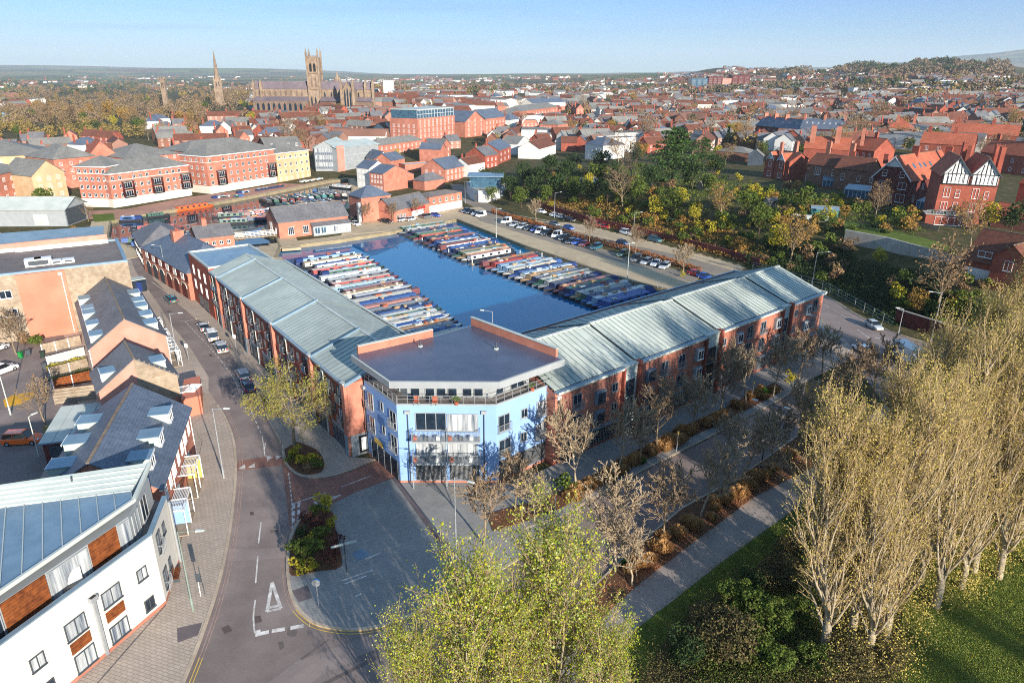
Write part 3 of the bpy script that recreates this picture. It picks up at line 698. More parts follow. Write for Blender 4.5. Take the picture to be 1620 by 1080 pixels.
# ============================================================= BLUE CORNER BUILDING
BA, BB_, BC_, BD_ = (-18.0, 76.5), (-13.0, 70.0), (-1.7, 70.1), (4.9, 75.9)
BE_, BF_ = (-5.3, 87.6), (-9.6, 83.6)
bpoly = [BA, BB_, BC_, BD_, BE_, BF_, (-9.0, 83.0)][:6]
blue = thing('corner_apartment_block', 'pale blue rendered corner apartment block with a flat overhanging roof and wraparound roof terrace', 'apartment block', (BB_[0], BB_[1], 0))
BO = Vector((BB_[0], BB_[1], 0)); IB = Matrix.Translation(-BO)
def BM(): q = MB(); q.T = IB; return q
q = BM(); q.prism(bpoly, 0, 10.2, render_b, top=felt); q.build('wall', blue)
q = BM(); q.prism([tuple(Vector(p)+(Vector(p)-Vector((-6.5, 77))).normalized()*.0) for p in bpoly], -.02, .35, brick_dk)
ctr = Vector((-6.6, 77.5))
def inset(poly, d):
    out_ = []; n_ = len(poly); sg = 1 if area2(poly) > 0 else -1
    for i in range(n_):
        p0, p1, p2 = Vector(poly[i-1]), Vector(poly[i]), Vector(poly[(i+1) % n_])
        d1 = (p1-p0).normalized(); d2 = (p2-p1).normalized(); n1_ = Vector((-d1.y, d1.x))*sg; n2_ = Vector((-d2.y, d2.x))*sg
        bis = (n1_+n2_).normalized(); out_.append(tuple(p1+bis*d/max(.3, bis.dot(n1_))))
    return out_
q = BM(); q.prism(inset(bpoly, -.05), 0, .35, brick); q.build('plinth', blue)
ph = inset(bpoly, 2.0); phb = [ph[0], ph[1], ph[2], ph[3], inset(bpoly, .3)[4], inset(bpoly, .3)[5]]
q = BM(); q.prism(phb, 10.2, 12.75, grey_p); q.build('penthouse_wall', blue)
rp_ = inset(bpoly, -1.0); rp_[4] = inset(bpoly, -.1)[4]; rp_[5] = inset(bpoly, -.1)[5]
q = BM(); q.prism(rp_, 12.75, 13.55, grey_p, top=zinc_w); q.prism(inset(rp_, .25), 13.551, 13.60, membrane); rfb = q.build('flat_roof', blue)
def wallrun(mbq, a, b_, t, z0, z1, m, side=1):
    mbq.prism([a, b_]+offs([a, b_], t*side)[::-1], z0, z1, m)
# brick upstands along the two party walls, lead capped
q = BM(); i4, i3, i0, i5 = [Vector(rp_[k]) for k in (4, 3, 0, 5)]
dR = (i3-i4); dL = (i5-i0)
a_, b_ = i4+dR*.0, i4+dR*.93; wallrun(q, tuple(a_), tuple(b_), .35, 13.6, 14.7, brick, -1); wallrun(q, tuple(a_-dR*.003), tuple(b_+dR*.01), .45, 14.7, 14.78, zinc_w, -1)
a_, b_ = i0+dL*.07, i0+dL*.93; wallrun(q, tuple(a_), tuple(b_), .35, 13.6, 14.6, brick, -1); wallrun(q, tuple(a_), tuple(b_), .45, 14.6, 14.68, zinc_w, -1)
q.build('parapet', blue)
for x, y in ((665, 548), (785, 552)):
    p = P(x, y, 13.6); q = BM(); q.tube(p, p+Vector((0, 0, .9)), .09, .09, 8, dgrey); q.tube(p, p+Vector((0, 0, .15)), .3, .3, 8, zinc_w); q.build('roof_vent', blue)
# terrace parapet coping + railing
q = BM()
for a_, b_ in ((BA, BB_), (BB_, BC_), (BC_, BD_)): wallrun(q, a_, b_, .22, 10.2, 10.38, grey_p, 1)
q.build('coping', blue)
q = BM()
for a_, b_ in ((BA, BB_), (BB_, BC_), (BC_, BD_)):
    ia = Vector((*a_, 0)); ib = Vector((*b_, 0)); d = (ib-ia); L = d.length; d /= L; nn_ = Vector((-d.y, d.x, 0))*.12
    k = int(L/1.15)
    for zz in (11.35, 10.9): q.tube(ia+nn_+Vector((0, 0, zz)), ib+nn_+Vector((0, 0, zz)), .03, .03, 4, galv)
    for i in range(k+1):
        p = ia+nn_+d*(L*i/k); q.tube(p+Vector((0, 0, 10.35)), p+Vector((0, 0, 11.38)), .03, .03, 4, galv)
q.build('terrace_railing', blue)
def face_win(root, O, a, b_, px_, py_, w_, h, st, rail=None, name='window', out_=0.03):
    u, z = uv(a, b_, px_, py_); o, ang, W = frame(a, b_)
    M = Matrix.Translation(Vector((*a, 0))-O) @ Matrix.Rotation(ang, 4, 'Z') @ Matrix.Translation((u, -out_, z-h/2))
    x = window(root, M, w_, h, st, name)
    if rail: place('balcony_rail', rail, root, M @ Matrix.Translation((0, -.02, -.05)))
    return u, z
gp = grey_p
jr = railing_mesh(1.9, 1.05, .4, galv)
for x, y, w_, h in ((587, 634, 1.3, 2.1), (590, 671, 1.3, 2.1), (622.4, 663, 1.5, 2.1), (624.3, 701, 1.5, 2.1)):
    face_win(blue, BO, BA, BB_, x, y, w_, h, ('2', gp, glass), railing_mesh(1.6, 1.05, .35, galv))
for x, y in ((604.4, 642), (607.8, 679)): face_win(blue, BO, BA, BB_, x, y, .7, 1.1, ('1', gp, glass))
for x, y, g_ in ((681.7, 666, glass), (731.7, 668, glass_c), (682, 710, glass_c), (732, 711, glass_c)):
    face_win(blue, BO, BB_, BC_, x, y, 3.5, 2.2, ('3', gp, g_))
for x, y, w_, h in ((797, 668, 1.7, 2.1), (798, 706, 1.7, 2.1), (857, 645, 1.8, 2.1), (855, 681, 1.8, 2.1)):
    face_win(blue, BO, BC_, BD_, x, y, w_, h, ('2', gp, glass_c if x > 840 else glass), railing_mesh(2.0, 1.05, .3, galv))
for x, y in ((829, 653), (828, 690)): face_win(blue, BO, BC_, BD_, x, y, 1.0, 1.15, ('2', gp, glass))
# balconies on the front: slab, posts and bar railing
for zz in (6.3, 3.5):
    for uc in (3.6, 7.55):
        q = BM(); M = IB @ Matrix.Translation((*BB_, 0)) @ Matrix.Rotation(math.atan2(BC_[1]-BB_[1], BC_[0]-BB_[0]), 4, 'Z'); q.T = M
        q.box(uc-1.9, uc+1.9, -1.45, 0, zz-.2, zz, grey_p); bl = q.build('balcony', blue)
        q = MB(); q.T = M
        for k in range(2): q.box(uc-1.88, uc+1.88, -1.44, -1.40, zz+.02+k*1.02, zz+.07+k*1.02, galv)
        for s in (-1.88, 1.84):
            for k in range(2): q.box(uc+s, uc+s+.04, -1.40, 0, zz+.02+k*1.02, zz+.07+k*1.02, galv)
            q.box(uc+s, uc+s+.04, -1.43, -1.4, zz+.07, zz+1.04, galv)
        for k in range(1, 26): q.box(uc-1.9+3.8*k/26-.012, uc-1.9+3.8*k/26+.012, -1.43, -1.41, zz+.07, zz+1.04, galv)
        for s in (-1.9, 1.9):
            for k in range(1, 9): q.box(uc+s-.02 if s > 0 else uc+s, uc+s if s > 0 else uc+s+.02, -1.4+k*.155, -1.4+k*.155+.02, zz+.07, zz+1.04, galv)
        q.build('railing', bl)
        q = MB(); q.T = M                  # things kept on the balcony floor
        for k in range(3):
            x = uc-1.5+k*1.2+rnd.uniform(-.2, .2); q.box(x-.2, x+.2, -1.1, -.7, zz+.01, zz+.45, [tile_r, dgrey, white][k])
        tag(q.build('balcony_furniture', bl), kind='stuff')
q = BM(); q.T = M
for uc in (1.7, 5.57, 9.5): q.box(uc-.06, uc+.06, -1.4, -1.28, 0, 3.3, galv)
q.build('balcony_post', blue)
# ground floor: barred grilles, shopfront, downpipes, scattered signs
q = MB(); q.T = M
for uc in (3.6, 7.55):
    q.box(uc-1.75, uc+1.75, -.03, 0, .45, 2.9, black)
for uc in (3.6, 7.55):
    for k in range(24): x = uc-1.7+3.4*k/23; q.box(x-.02, x+.02, -.07, -.04, .4, 2.95, galv)
    for zz in (.4, 2.95): q.box(uc-1.75, uc+1.75, -.08, -.04, zz, zz+.07, galv)
q.build('ground_floor_grille', blue)
o, ang, W = frame(BC_, BD_); Mr = IB @ Matrix.Translation((*BC_, 0)) @ Matrix.Rotation(ang, 4, 'Z')
q = MB(); q.T = Mr; q.box(.4, W-.4, -.03, 0, .45, 2.8, black)
for k in range(46): x = .5+(W-1)*k/45; q.box(x-.02, x+.02, -.07, -.04, .4, 2.85, galv)
q.build('ground_floor_grille', blue)
o, ang, W = frame(BA, BB_); Ml = IB @ Matrix.Translation((*BA, 0)) @ Matrix.Rotation(ang, 4, 'Z')
q = MB(); q.T = Ml; q.box(.9, W-.3, -.05, 0, .15, 2.7, dgrey)
for k in range(5): x = 1.0+(W-1.5)*k/4.0; q.box(x-.05, x+.05, -.09, -.05, .15, 2.7, grey_p)
for k in range(4): x = 1.1+(W-1.5)*k/4.0; q.box(x, x+1.2, -.07, -.05, .5, 2.45, glass)
q.build('shopfront', blue)
q = MB(); q.T = Ml; q.box(2.0, 4.2, -.14, -.05, 2.85, 3.45, myel); q.build('shop_sign', blue)
for a_, b_, x, y in ((BB_, BC_, 647, 700), (BB_, BC_, 766, 700), (BC_, BD_, 866, 660), (BA, BB_, 579, 650)):
    u, _z = uv(a_, b_, x, y); o, ang, W = frame(a_, b_)
    q = MB(); q.T = IB @ Matrix.Translation((*a_, 0)) @ Matrix.Rotation(ang, 4, 'Z')
    q.tube((u, -.12, .2), (u, -.12, 9.2), .06, .06, 6, dgrey); q.box(u-.3, u+.3, -.28, -.0, 9.2, 9.6, grey_p); q.build('downpipe', blue)
# penthouse windows behind the railing
for a_, b_, us in ((ph[1], ph[2], (.9, 2.6, 3.9, 5.2, 6.9, 8.2, 9.2)), (ph[2], ph[3], (1.4, 3.6, 4.6, 5.6)), (ph[0], ph[1], (1.2, 3.0, 4.8))):
    o, ang, W = frame(a_, b_)
    for u in us:
        if u < W-.6: window(blue, Matrix.Translation(Vector((*a_, 0))-BO) @ Matrix.Rotation(ang, 4, 'Z') @ Matrix.Translation((u, -.03, 10.35)), 1.1, 1.9, ('1', gp, glass))
_n = 0
for x, y, m, lab in ((659, 640, tile_r, 'red folding chair at the left end of the roof terrace'), (688, 641, tile_r, 'red folding chair near the middle of the roof terrace')):
    p = P(x, y, 10.25); t = thing('garden_chair', lab+' of the blue block', 'chair', tuple(p)); q = MB(); q.box(-.3, .3, -.25, .25, .4, .46, m); q.build('seat', t)
    q = MB(); q.box(-.3, .3, .25, .3, .46, 1.0, m); q.build('backrest', t)
    q = MB(); [q.box(a-.02, a+.02, b_-.02, b_+.02, 0, .4, galv) for a in (-.27, .27) for b_ in (-.22, .22)]; q.build('leg_frame', t)
def blob_bush(mb, c, r, n_, m, rr):
    for i in range(n_):
        d = Vector((rr.gauss(0, 1), rr.gauss(0, 1), abs(rr.gauss(0, .8)))).normalized()*r*rr.uniform(.55, 1)
        p = Vector(c)+d; s = r*.2; a = Vector((rr.gauss(0, 1), rr.gauss(0, 1), rr.gauss(0, 1))).normalized()*s; b2 = Vector((rr.gauss(0, 1), rr.gauss(0, 1), rr.gauss(0, 1))).normalized()*s
        mb.face([p-a, p+b2, p+a, p-b2], m)
leafg = pm('leaf_green', lin(70, 96, 36), lin(44, 66, 26), 3, isl=[lin(40, 60, 24), lin(76, 100, 40), lin(104, 124, 52)], obj=True, stain=0)
for x, y, lab in ((722, 640, 'potted green shrub at the middle of the blue block\'s roof terrace'), (842, 618, 'potted green shrub at the right end of the blue block\'s roof terrace')):
    p = P(x, y, 10.3); t = thing('potted_shrub', lab, 'plant', tuple(p)); q = MB(); q.tube((0, 0, 0), (0, 0, .35), .2, .26, 8, tile_r); q.build('pot', t)
    q = MB(); blob_bush(q, (0, 0, .65), .5, 70, leafg, rnd); q.build('foliage', t)
# ============================================================= LEFT WING (street) AND RIGHT WING
def seam_roof_panels(root, x0, x1, fz, y0, ym, y1, ez, rz, ezb, pw, m, mseam, step):
    """front slope in separate sheets with standing seams, back slope one sheet"""
    n_ = max(1, round((x1-x0)/pw)); pw = (x1-x0)/n_
    k = (rz-ez)/(ym-y0); key = (round(pw, 3), round(ym-y0, 3), round(k, 3), m.name)
    if key not in _win:
        q = MB(); L = ym-y0
        q.add([(0.03, 0, 0), (pw-.03, 0, 0), (pw-.03, L, L*k), (0.03, L, L*k), (0.03, 0, .07), (pw-.03, 0, .07), (pw-.03, L, L*k+.07), (0.03, L, L*k+.07)], [(0, 3, 2, 1), (4, 5, 6, 7), (0, 1, 5, 4), (1, 2, 6, 5), (2, 3, 7, 6), (3, 0, 4, 7)], m)
        q.add([(-.022, 0, 0), (.022, 0, 0), (.022, L, L*k), (-.022, L, L*k), (-.022, 0, .13), (.022, 0, .13), (.022, L, L*k+.13), (-.022, L, L*k+.13)], [(4, 5, 6, 7), (0, 1, 5, 4), (1, 2, 6, 5), (3, 0, 4, 7)], mseam)
        _win[key] = q.mesh('roof_panel')
    for i in range(n_): place('roof_panel', _win[key], root, Matrix.Translation((x0+i*pw, y0, ez+step)))
    q = MB(); k2 = (rz-ezb)/(y1-ym)
    q.add([(x0, ym, rz+step), (x1, ym, rz+step), (x1, y1, ezb+step), (x0, y1, ezb+step), (x0, ym, rz+step+.07), (x1, ym, rz+step+.07), (x1, y1, ezb+step+.07), (x0, y1, ezb+step+.07)],
          [(0, 1, 2, 3), (4, 7, 6, 5), (0, 4, 5, 1), (1, 5, 6, 2), (2, 6, 7, 3), (3, 7, 4, 0)], m)
    nb = max(1, round((x1-x0)/1.4))
    for i in range(nb+1):
        x = x0+(x1-x0)*i/nb
        q.add([(x-.03, ym, rz+step), (x+.03, ym, rz+step), (x+.03, y1, ezb+step), (x-.03, y1, ezb+step), (x-.03, ym, rz+step+.13), (x+.03, ym, rz+step+.13), (x+.03, y1, ezb+step+.13), (x-.03, y1, ezb+step+.13)], [(4, 7, 6, 5), (0, 4, 5, 1), (1, 5, 6, 2), (2, 6, 7, 3), (3, 7, 4, 0)], mseam)
    q.box(x0, x1, ym-.2, ym+.2, rz+step+.07, rz+step+.19, zinc_w)
    q.build('back_slope', root)
# --- left wing: frame runs from its far end to its near end so that y points to the basin
LFa = L0+UL*63.5; LFb = L0
lw = thing('waterside_apartment_block', 'long red brick apartment block lining the street under a pale standing seam roof', 'apartment block', (LFa.x, LFa.y, 0), math.atan2(-UL.y, -UL.x))
# local: x 0..63.5 along the street (far -> near), y negative = away from basin?  (x axis = -UL, y = left of it = towards +NL)
WL = 63.5
def lfu(px_, py_, z=9.7):
    p = P(px_, py_, z); return WL-(Vector((p.x, p.y, 0))-L0).dot(UL)
bays = sorted([0.0, lfu(354, 440), lfu(395.6, 473), lfu(445.6, 513), lfu(506.7, 564), WL])
q = MB(); q.box(0, WL, 0, 14, 0, 9.7, brick_dk)
q.face([(WL, 0, 9.7), (WL, 14, 9.7), (WL, 7, 12.2)], brick_dk); q.face([(0, 14, 9.7), (0, 0, 9.7), (0, 7, 12.2)], brick_dk)
q.build('wall', lw)
q = MB(); q.box(WL, WL+.06, 0.02, 4.2, 3.0, 10.1, brick); q.box(WL, WL+.07, 0, 4.2, 0, 3.0, grey_p); q.box(WL+.07, WL+.1, 1.0, 3.2, .3, 2.7, black); q.box(WL+.1, WL+.12, 1.3, 2.9, .6, 2.4, white); q.build('end_wall_facing', lw)
jlr = railing_mesh(1.5, 1.05, .3, galv, glass_b)
for bi in range(len(bays)-1):
    x0, x1 = bays[bi], bays[bi+1]; L = x1-x0; seg = 2 if L > 17 else 1
    q = MB(); q.box(x1-.9, x1, -.42, 0, 0, 10.05, brick); q.box(x1-1.0, x1+.02, -.5, .02, 10.05, 10.2, zinc_w); q.box(x1-.95, x1+.0, -.46, 0, 0, 3.0, zinc_b); q.build('pilaster', lw)
    q = MB(); q.box(x0+.02, x1-1.02, -.38, .06, 9.7, 9.95, zinc_b); q.box(x0+.02, x1-1.02, -.36, -.30, 9.95, 10.02, zinc_w); q.build('gutter', lw)
    L -= .9
    for zz in (3.75, 6.65):
        for f_, w_, h, rl in ((.10, .6, 1.3, 0), (.24, 1.3, 2.15, 1), (.50, 1.3, 2.15, 1), (.66, .6, 1.3, 0), (.84, 1.3, 2.15, 1)):
            M = Matrix.Translation((x0+L*f_, -.03, zz+(0 if rl else .8)))
            window(lw, M, w_, h, ('2' if rl else '1', dgrey, glass if (bi+int(f_*10)) % 3 else glass_c))
            if rl: place('balcony_rail', jlr, lw, M @ Matrix.Translation((0, -.02, -.05)))
    q = MB()
    for f_ in (.37, .96): x = x0+L*f_; q.tube((x, -.15, .1), (x, -.15, 9.3), .07, .07, 6, zinc_w); q.box(x-.28, x+.28, -.32, -.01, 9.1, 9.5, zinc_w)
    q.build('downpipe', lw)
    for f_, w_ in ((.22, .32), (.72, .40)):
        c = x0+L*f_; hw = L*w_/2
        q = MB(); q.box(c-hw, c+hw, -.06, 0, .05, 2.85, zinc_b); q.box(c-hw-.1, c+hw+.1, -.1, 0, 2.85, 3.1, grey_p)
        for k in range(4): x = c-hw+2*hw*(k+.5)/4; q.box(x-hw*.2, x+hw*.2, -.09, -.06, .3, 2.6, dgrey if k % 2 else glass)
        q.build('shopfront', lw)
    st_ = .0 if bi % 2 else .08
    seam_roof_panels(lw, x0+.15, x1-.15, 0, -.25, 7, 14.2, 9.72, 12.2, 9.72, 1.05, zinc_g, seam, st_)
    q = MB(); q.add([(x1-.15, -.3, 9.75), (x1+.15, -.3, 9.75), (x1+.15, 7, 12.25), (x1-.15, 7, 12.25), (x1-.15, -.3, 10.15), (x1+.15, -.3, 10.15), (x1+.15, 7, 12.65), (x1-.15, 7, 12.65)], [(4, 5, 6, 7), (0, 1, 5, 4), (1, 2, 6, 5), (3, 0, 4, 7), (2, 3, 7, 6)], zinc_b)
    q.build('roof_divider', lw)
q = MB(); q.box(0, WL, 14.2, 14.45, 8.9, 10.0, zinc_d); q.box(0, WL, 14.1, 14.5, 10.0, 10.06, zinc_w); q.build('rear_parapet', lw)
# --- right wing
WR = 65.0
rw = thing('roadside_apartment_block', 'long orange brick apartment block facing the tree lined road with a stepped pale metal roof', 'apartment block', (F0.x, F0.y, 0), math.atan2(UR.y, UR.x))
fa, fb = v2(F0), v2(F0+UR*WR)
def ru(px_, py_): return uv(fa, fb, px_, py_)[0]
q = MB(); q.box(0, WR, 0, 18, 0, 9.8, brick); q.box(-.05, WR+.05, -.05, 18.05, 0, .35, brick_dk)
q.face([(WR, 0, 9.8), (WR, 18, 9.8), (WR, 9, 12.7)], brick); q.face([(0, 18, 9.8), (0, 0, 9.8), (0, 9, 12.7)], brick); q.build('wall', rw)
st_u = [(ru(985, 610), ru(1006, 600)), (ru(1115, 556), ru(1135, 546)), (ru(1237, 500), ru(1248, 495))]
edges = [0.0]+[v for s in st_u for v in s]+[WR]
secs = [(edges[0], edges[2]), (edges[2], edges[4]), (edges[4], edges[6]), (edges[6], edges[7])]
for si, (x0, x1) in enumerate(secs):
    seam_roof_panels(rw, x0+.12, x1-(2.4 if si < 3 else .1), 0, .35, 9, 18.1, 9.95, 12.7, 9.5, .95, zinc_g, seam, .1)
    if si < 3: seam_roof_panels(rw, x1-2.36, x1+.02, 0, .42, 8.95, 18.05, 9.93, 12.62, 9.45, .8, zinc_g, seam, .0)
    q = MB(); q.box(x0+.1, x1-2.4 if si < 3 else x1-.02, -.45, .35, 9.8, 9.98, zinc_b); q.box(x0+.1, x1-2.4 if si < 3 else x1-.02, -.47, -.42, 9.72, 10.05, zinc_w); q.build('gutter', rw)
for x0, x1 in st_u:
    q = MB(); q.box(x0, x1, -.12, 0, .1, 9.95, zinc); q.box(x0-.05, x1+.05, -.3, .5, 9.95, 10.1, zinc_w); q.box(x0-.32, x0-.02, -.5, .2, 0, 9.9, brick_dk); q.box(x1+.02, x1+.5, -.6, .2, 0, 10.3, brick_dk)
    q.build('stair_tower', rw)
    for zz in (.4, 3.0, 5.6): window(rw, Matrix.Translation(((x0+x1)/2, -.14, zz)), max(1.1, (x1-x0)*.62), 2.3, ('g', dgrey, glass))
def rwin(px_, py_, kind):
    u, z = uv(fa, fb, px_, py_)
    for dz in (0, -2.85):
        if kind == 'f':
            M = Matrix.Translation((u, -.03, z-1.05+dz)); window(rw, M, 1.5, 2.1, ('2', grey_p, glass)); place('balcony_rail', railing_mesh(1.8, 1.05, .35, galv), rw, M)
        elif kind == 'o':
            q = MB(); q.box(u-.8, u+.8, -.5, 0, z-.95+dz, z+.85+dz, grey_p if u > 25 else zinc_b); q.build('oriel', rw)
            window(rw, Matrix.Translation((u, -.53, z-.75+dz)), 1.3, 1.4, ('2', white if u > 25 else dgrey, glass))
        else: window(rw, Matrix.Translation((u, -.03, z-.6+dz)), 1.1, 1.2, ('2', grey_p, glass))
for x, y, k in ((913, 635, 'f'), (947.6, 626, 'o'), (972.6, 612, 'c'), (1027, 592, 'o'), (1051, 582, 'f'), (1078, 571, 'f'), (1104, 559, 'o'), (1145, 541, 'c'), (1167, 533, 'o'), (1186, 525, 'f'), (1207, 518, 'f'), (1228, 510, 'o'), (1259, 495, 'c'), (1275.6, 489, 'o'), (1289, 483, 'f')):
    rwin(x, y, k)
for si, (x0, x1) in enumerate(secs):
    xa, xb = x0+.8, (x1-3.2 if si < 3 else x1-.8); n_ = max(2, int((xb-xa)/5))
    for i in range(n_):
        u0, u1 = xa+(xb-xa)*i/n_+.3, xa+(xb-xa)*(i+1)/n_-.3
        q = MB(); q.box(u0, u1, -.05, 0, .4, 2.7, black if i % 2 else dgrey); q.box(u0-.15, u1+.15, -.5, 0, 2.75, 2.95, zinc_b)
        m_ = int((u1-u0)/.3)
        for k in range(m_+1): x = u0+(u1-u0)*k/m_; q.box(x-.025, x+.025, -.1, -.06, .35, 2.72, galv)
        q.build('ground_floor_grille', rw)
    q = MB(); x = x0+.5; q.tube((x, -.14, .1), (x, -.14, 9.2), .07, .07, 6, dgrey); q.box(x-.28, x+.28, -.3, -.01, 9.0, 9.4, white); q.build('downpipe', rw)
q = MB(); q.box(0, WR+.1, 18.1, 18.35, 8.6, 9.9, zinc_d); q.box(0, WR+.1, 18.0, 18.4, 9.9, 9.97, zinc_b); q.box(WR+.0, WR+.35, -.4, 18.3, 9.8, 10.15, zinc_w); q.build('rear_parapet', rw)
# ============================================================= LEFT SIDE
def grid(fc, u0, u1, n_, zs, w_, h, st=('2', None, None)):
    return (fc, [(u0+(u1-u0)*(i+.5)/n_, z, w_, h) for i in range(n_) for z in zs], st)
def dormer(root, M, w_=2.0, h=1.5, dep=2.6, body=None, lid=None):
    """box dormer, local y runs back into the roof, front at y=0"""
    q = MB(); q.T = M
    q.box(-w_/2, w_/2, 0, dep, 0, h, body or zinc_g); q.box(-w_/2-.12, w_/2+.12, -.15, dep+.1, h, h+.09, lid or zinc_b); q.box(-w_/2-.12, w_/2+.12, -.17, -.1, h-.12, h+.1, white)
    d = q.build('dormer', root)
    a, p = win_mesh(w_-.5, h-.35, ('2', white, glass)); place('window', a, d, M @ Matrix.Translation((0, -.02, .2))); place('window_pane', p, d, M @ Matrix.Translation((0, -.02, .2)))
    return d
def slope_dormers(root, W, Dp, ez, rz, vs, side, off=1.1, w_=2.0, h=1.5):
    k = (rz-ez)/(W/2); z = ez+k*off; dep = min(h/k+.2, W/2-off-.3)
    for v in vs:
        if side == 'r': M = Matrix.Translation((W-off, v, z)) @ Matrix.Rotation(math.pi/2, 4, 'Z')
        else: M = Matrix.Translation((off, v, z)) @ Matrix.Rotation(-math.pi/2, 4, 'Z')
        dormer(root, M, w_, h, dep)
def pergola(root, M, w_=2.2, d_=1.7, h=2.6, z0=0.0, pan=None):
    q = MB(); q.T = M
    for x in (-w_/2, w_/2-.09): q.box(x, x+.09, -d_, -d_+.09, z0, z0+h, white); q.box(x, x+.09, -d_, 0, z0+h-.14, z0+h, white)
    q.box(-w_/2, w_/2, -d_, -d_+.09, z0+h-.14, z0+h+.01, white)
    for i in range(9): y = -d_+.2+i*(d_-.25)/9; q.box(-w_/2+.09, w_/2-.09, y, y+.05, z0+h-.1, z0+h-.02, white)
    q.box(-w_/2, w_/2, -d_, 0, z0-.12, z0, timber_g)
    q.build('porch_frame', root)
    if pan: q = MB(); q.T = M; q.box(w_/2-.04, w_/2, -d_+.12, -.02, z0+.05, z0+h-.2, pan); q.build('screen_panel', root)
tc_ = house('terrace_row', 'brick terrace with a blue grey slate roof and white box dormers beside the cream block', 'terrace', (-46.2, 56.0), (-35.1, 59.1), 18.3, 6.2, 10.0, 'y', brick, slate_b, plinth=0)
slope_dormers(tc_, 11.5, 18.3, 6.2, 10.0, (3.2, 8.0, 13.6), 'r'); slope_dormers(tc_, 11.5, 18.3, 6.2, 10.0, (3.6, 8.6, 13.4), 'l')
for v in (1.5, 3.9, 6.3, 8.7, 11.1, 13.5, 15.9): window(tc_, wmat('r', 11.5, 18.3, v, 4.0, .02), 1.1, 1.7, ('2', white, glass_c))
for v in (6.3, 13.5): window(tc_, wmat('r', 11.5, 18.3, v, .9, .02), 1.1, 1.7, ('2', white, glass_c))
for v, pn in ((1.2, render_b), (3.4, None), (8.2, None), (10.4, myel)): pergola(tc_, wmat('r', 11.5, 18.3, v, 0, .02), z0=0.2, h=3.1, pan=pn)
q = MB(); [q.tube((11.62, v, .1), (11.62, v, 6.1), .06, .06, 6, white) for v in (5.0, 12.2, 17.4)]; q.build('downpipe', tc_)
q = MB(); q.box(11.4, 11.75, -.3, 18.5, 6.0, 6.13, white); q.build('gutter', tc_)
tb_ = house('terrace_house', 'middle terrace house with a half brick and half timber clad gable', 'house', (-54.3, 82.0), (-46.6, 87.6), 7.4, 5.9, 9.4, 'y', brick_pk, slate)
q = MB(); q.add([(4.7, -.06, 2.6), (9.55, -.06, 2.6), (9.55, -.06, 5.85), (4.7, -.06, 9.35)], [(0, 1, 2, 3)], timber_g)
for i in range(16):
    z = 2.6+i*.42; xm = 9.5 if z < 5.85 else 9.5-(z-5.85)*1.34
    if xm > 4.9: q.box(4.72, xm, -.1, -.06, z, z+.36, timber_g)
q.build('cladding', tb_)
slope_dormers(tb_, 9.5, 7.4, 5.9, 9.4, (2.4,), 'r', 1.0, 2.4, 1.3); slope_dormers(tb_, 9.5, 7.4, 5.9, 9.4, (2.2,), 'l', .8, 2.2, 1.3)
pergola(tb_, wmat('r', 9.5, 7.4, 1.2, 0, .02), z0=.1, h=3.0)
tw = thing('screen_wall', 'low orange brick wall carrying a slatted white frame at the road corner of the terraces', 'wall', (*P2(318, 655), 0), 0)
q = MB(); pw_ = [Vector(P2(322, 655))-Vector(P2(318, 655)), Vector(P2(321, 622, 0))-Vector(P2(318, 655)), Vector(P2(296, 628, 0))-Vector(P2(318, 655)), Vector(P2(292, 662, 0))-Vector(P2(318, 655))]
q.prism([tuple(p) for p in pw_], 0, 2.9, render_red); q.build('masonry', tw); q = MB()
for k in range(10): q.box(-.6-1.9, -.5+1.0-1.4, 1.0+k*.28, 1.08+k*.28, 2.95, 3.05, white)
q.build('slatted_frame', tw)
ta_ = house('terrace_row', 'long brick terrace with grey slates and a plain pink gable end', 'terrace', (-64.2, 97.1), (-55.4, 103.1), 27.5, 5.8, 9.6, 'y', brick_pk, slate)
slope_dormers(ta_, 10.65, 27.5, 5.8, 9.6, (3.0, 8.0, 13.5, 17.0, 22.5), 'r', .8, 2.6, 1.3); slope_dormers(ta_, 10.65, 27.5, 5.8, 9.6, (2.2, 8.2, 14.6, 17.6, 24), 'l', .5, 2.4, 1.3)
for v in (1.6, 5.0, 8.4, 11.6, 18.8): pergola(ta_, wmat('r', 10.65, 27.5, v, 0, .02), z0=.1, h=2.8)
for v in (3.3, 6.6, 10, 13.4, 17, 21, 25):
    window(ta_, wmat('r', 10.65, 27.5, v, 3.5, .02), 1.2, 1.5, ('2', white, glass)); window(ta_, wmat('l', 10.65, 27.5, v, 3.5, .02), 1.2, 1.5, ('2', white, glass))
q = MB(); q.tube((-.08, -.08, 0), (-.08, -.08, 5.8), .06, .06, 6, white); q.tube((10.72, -.1, 0), (10.72, -.1, 5.8), .06, .06, 6, white); q.build('downpipe', ta_)
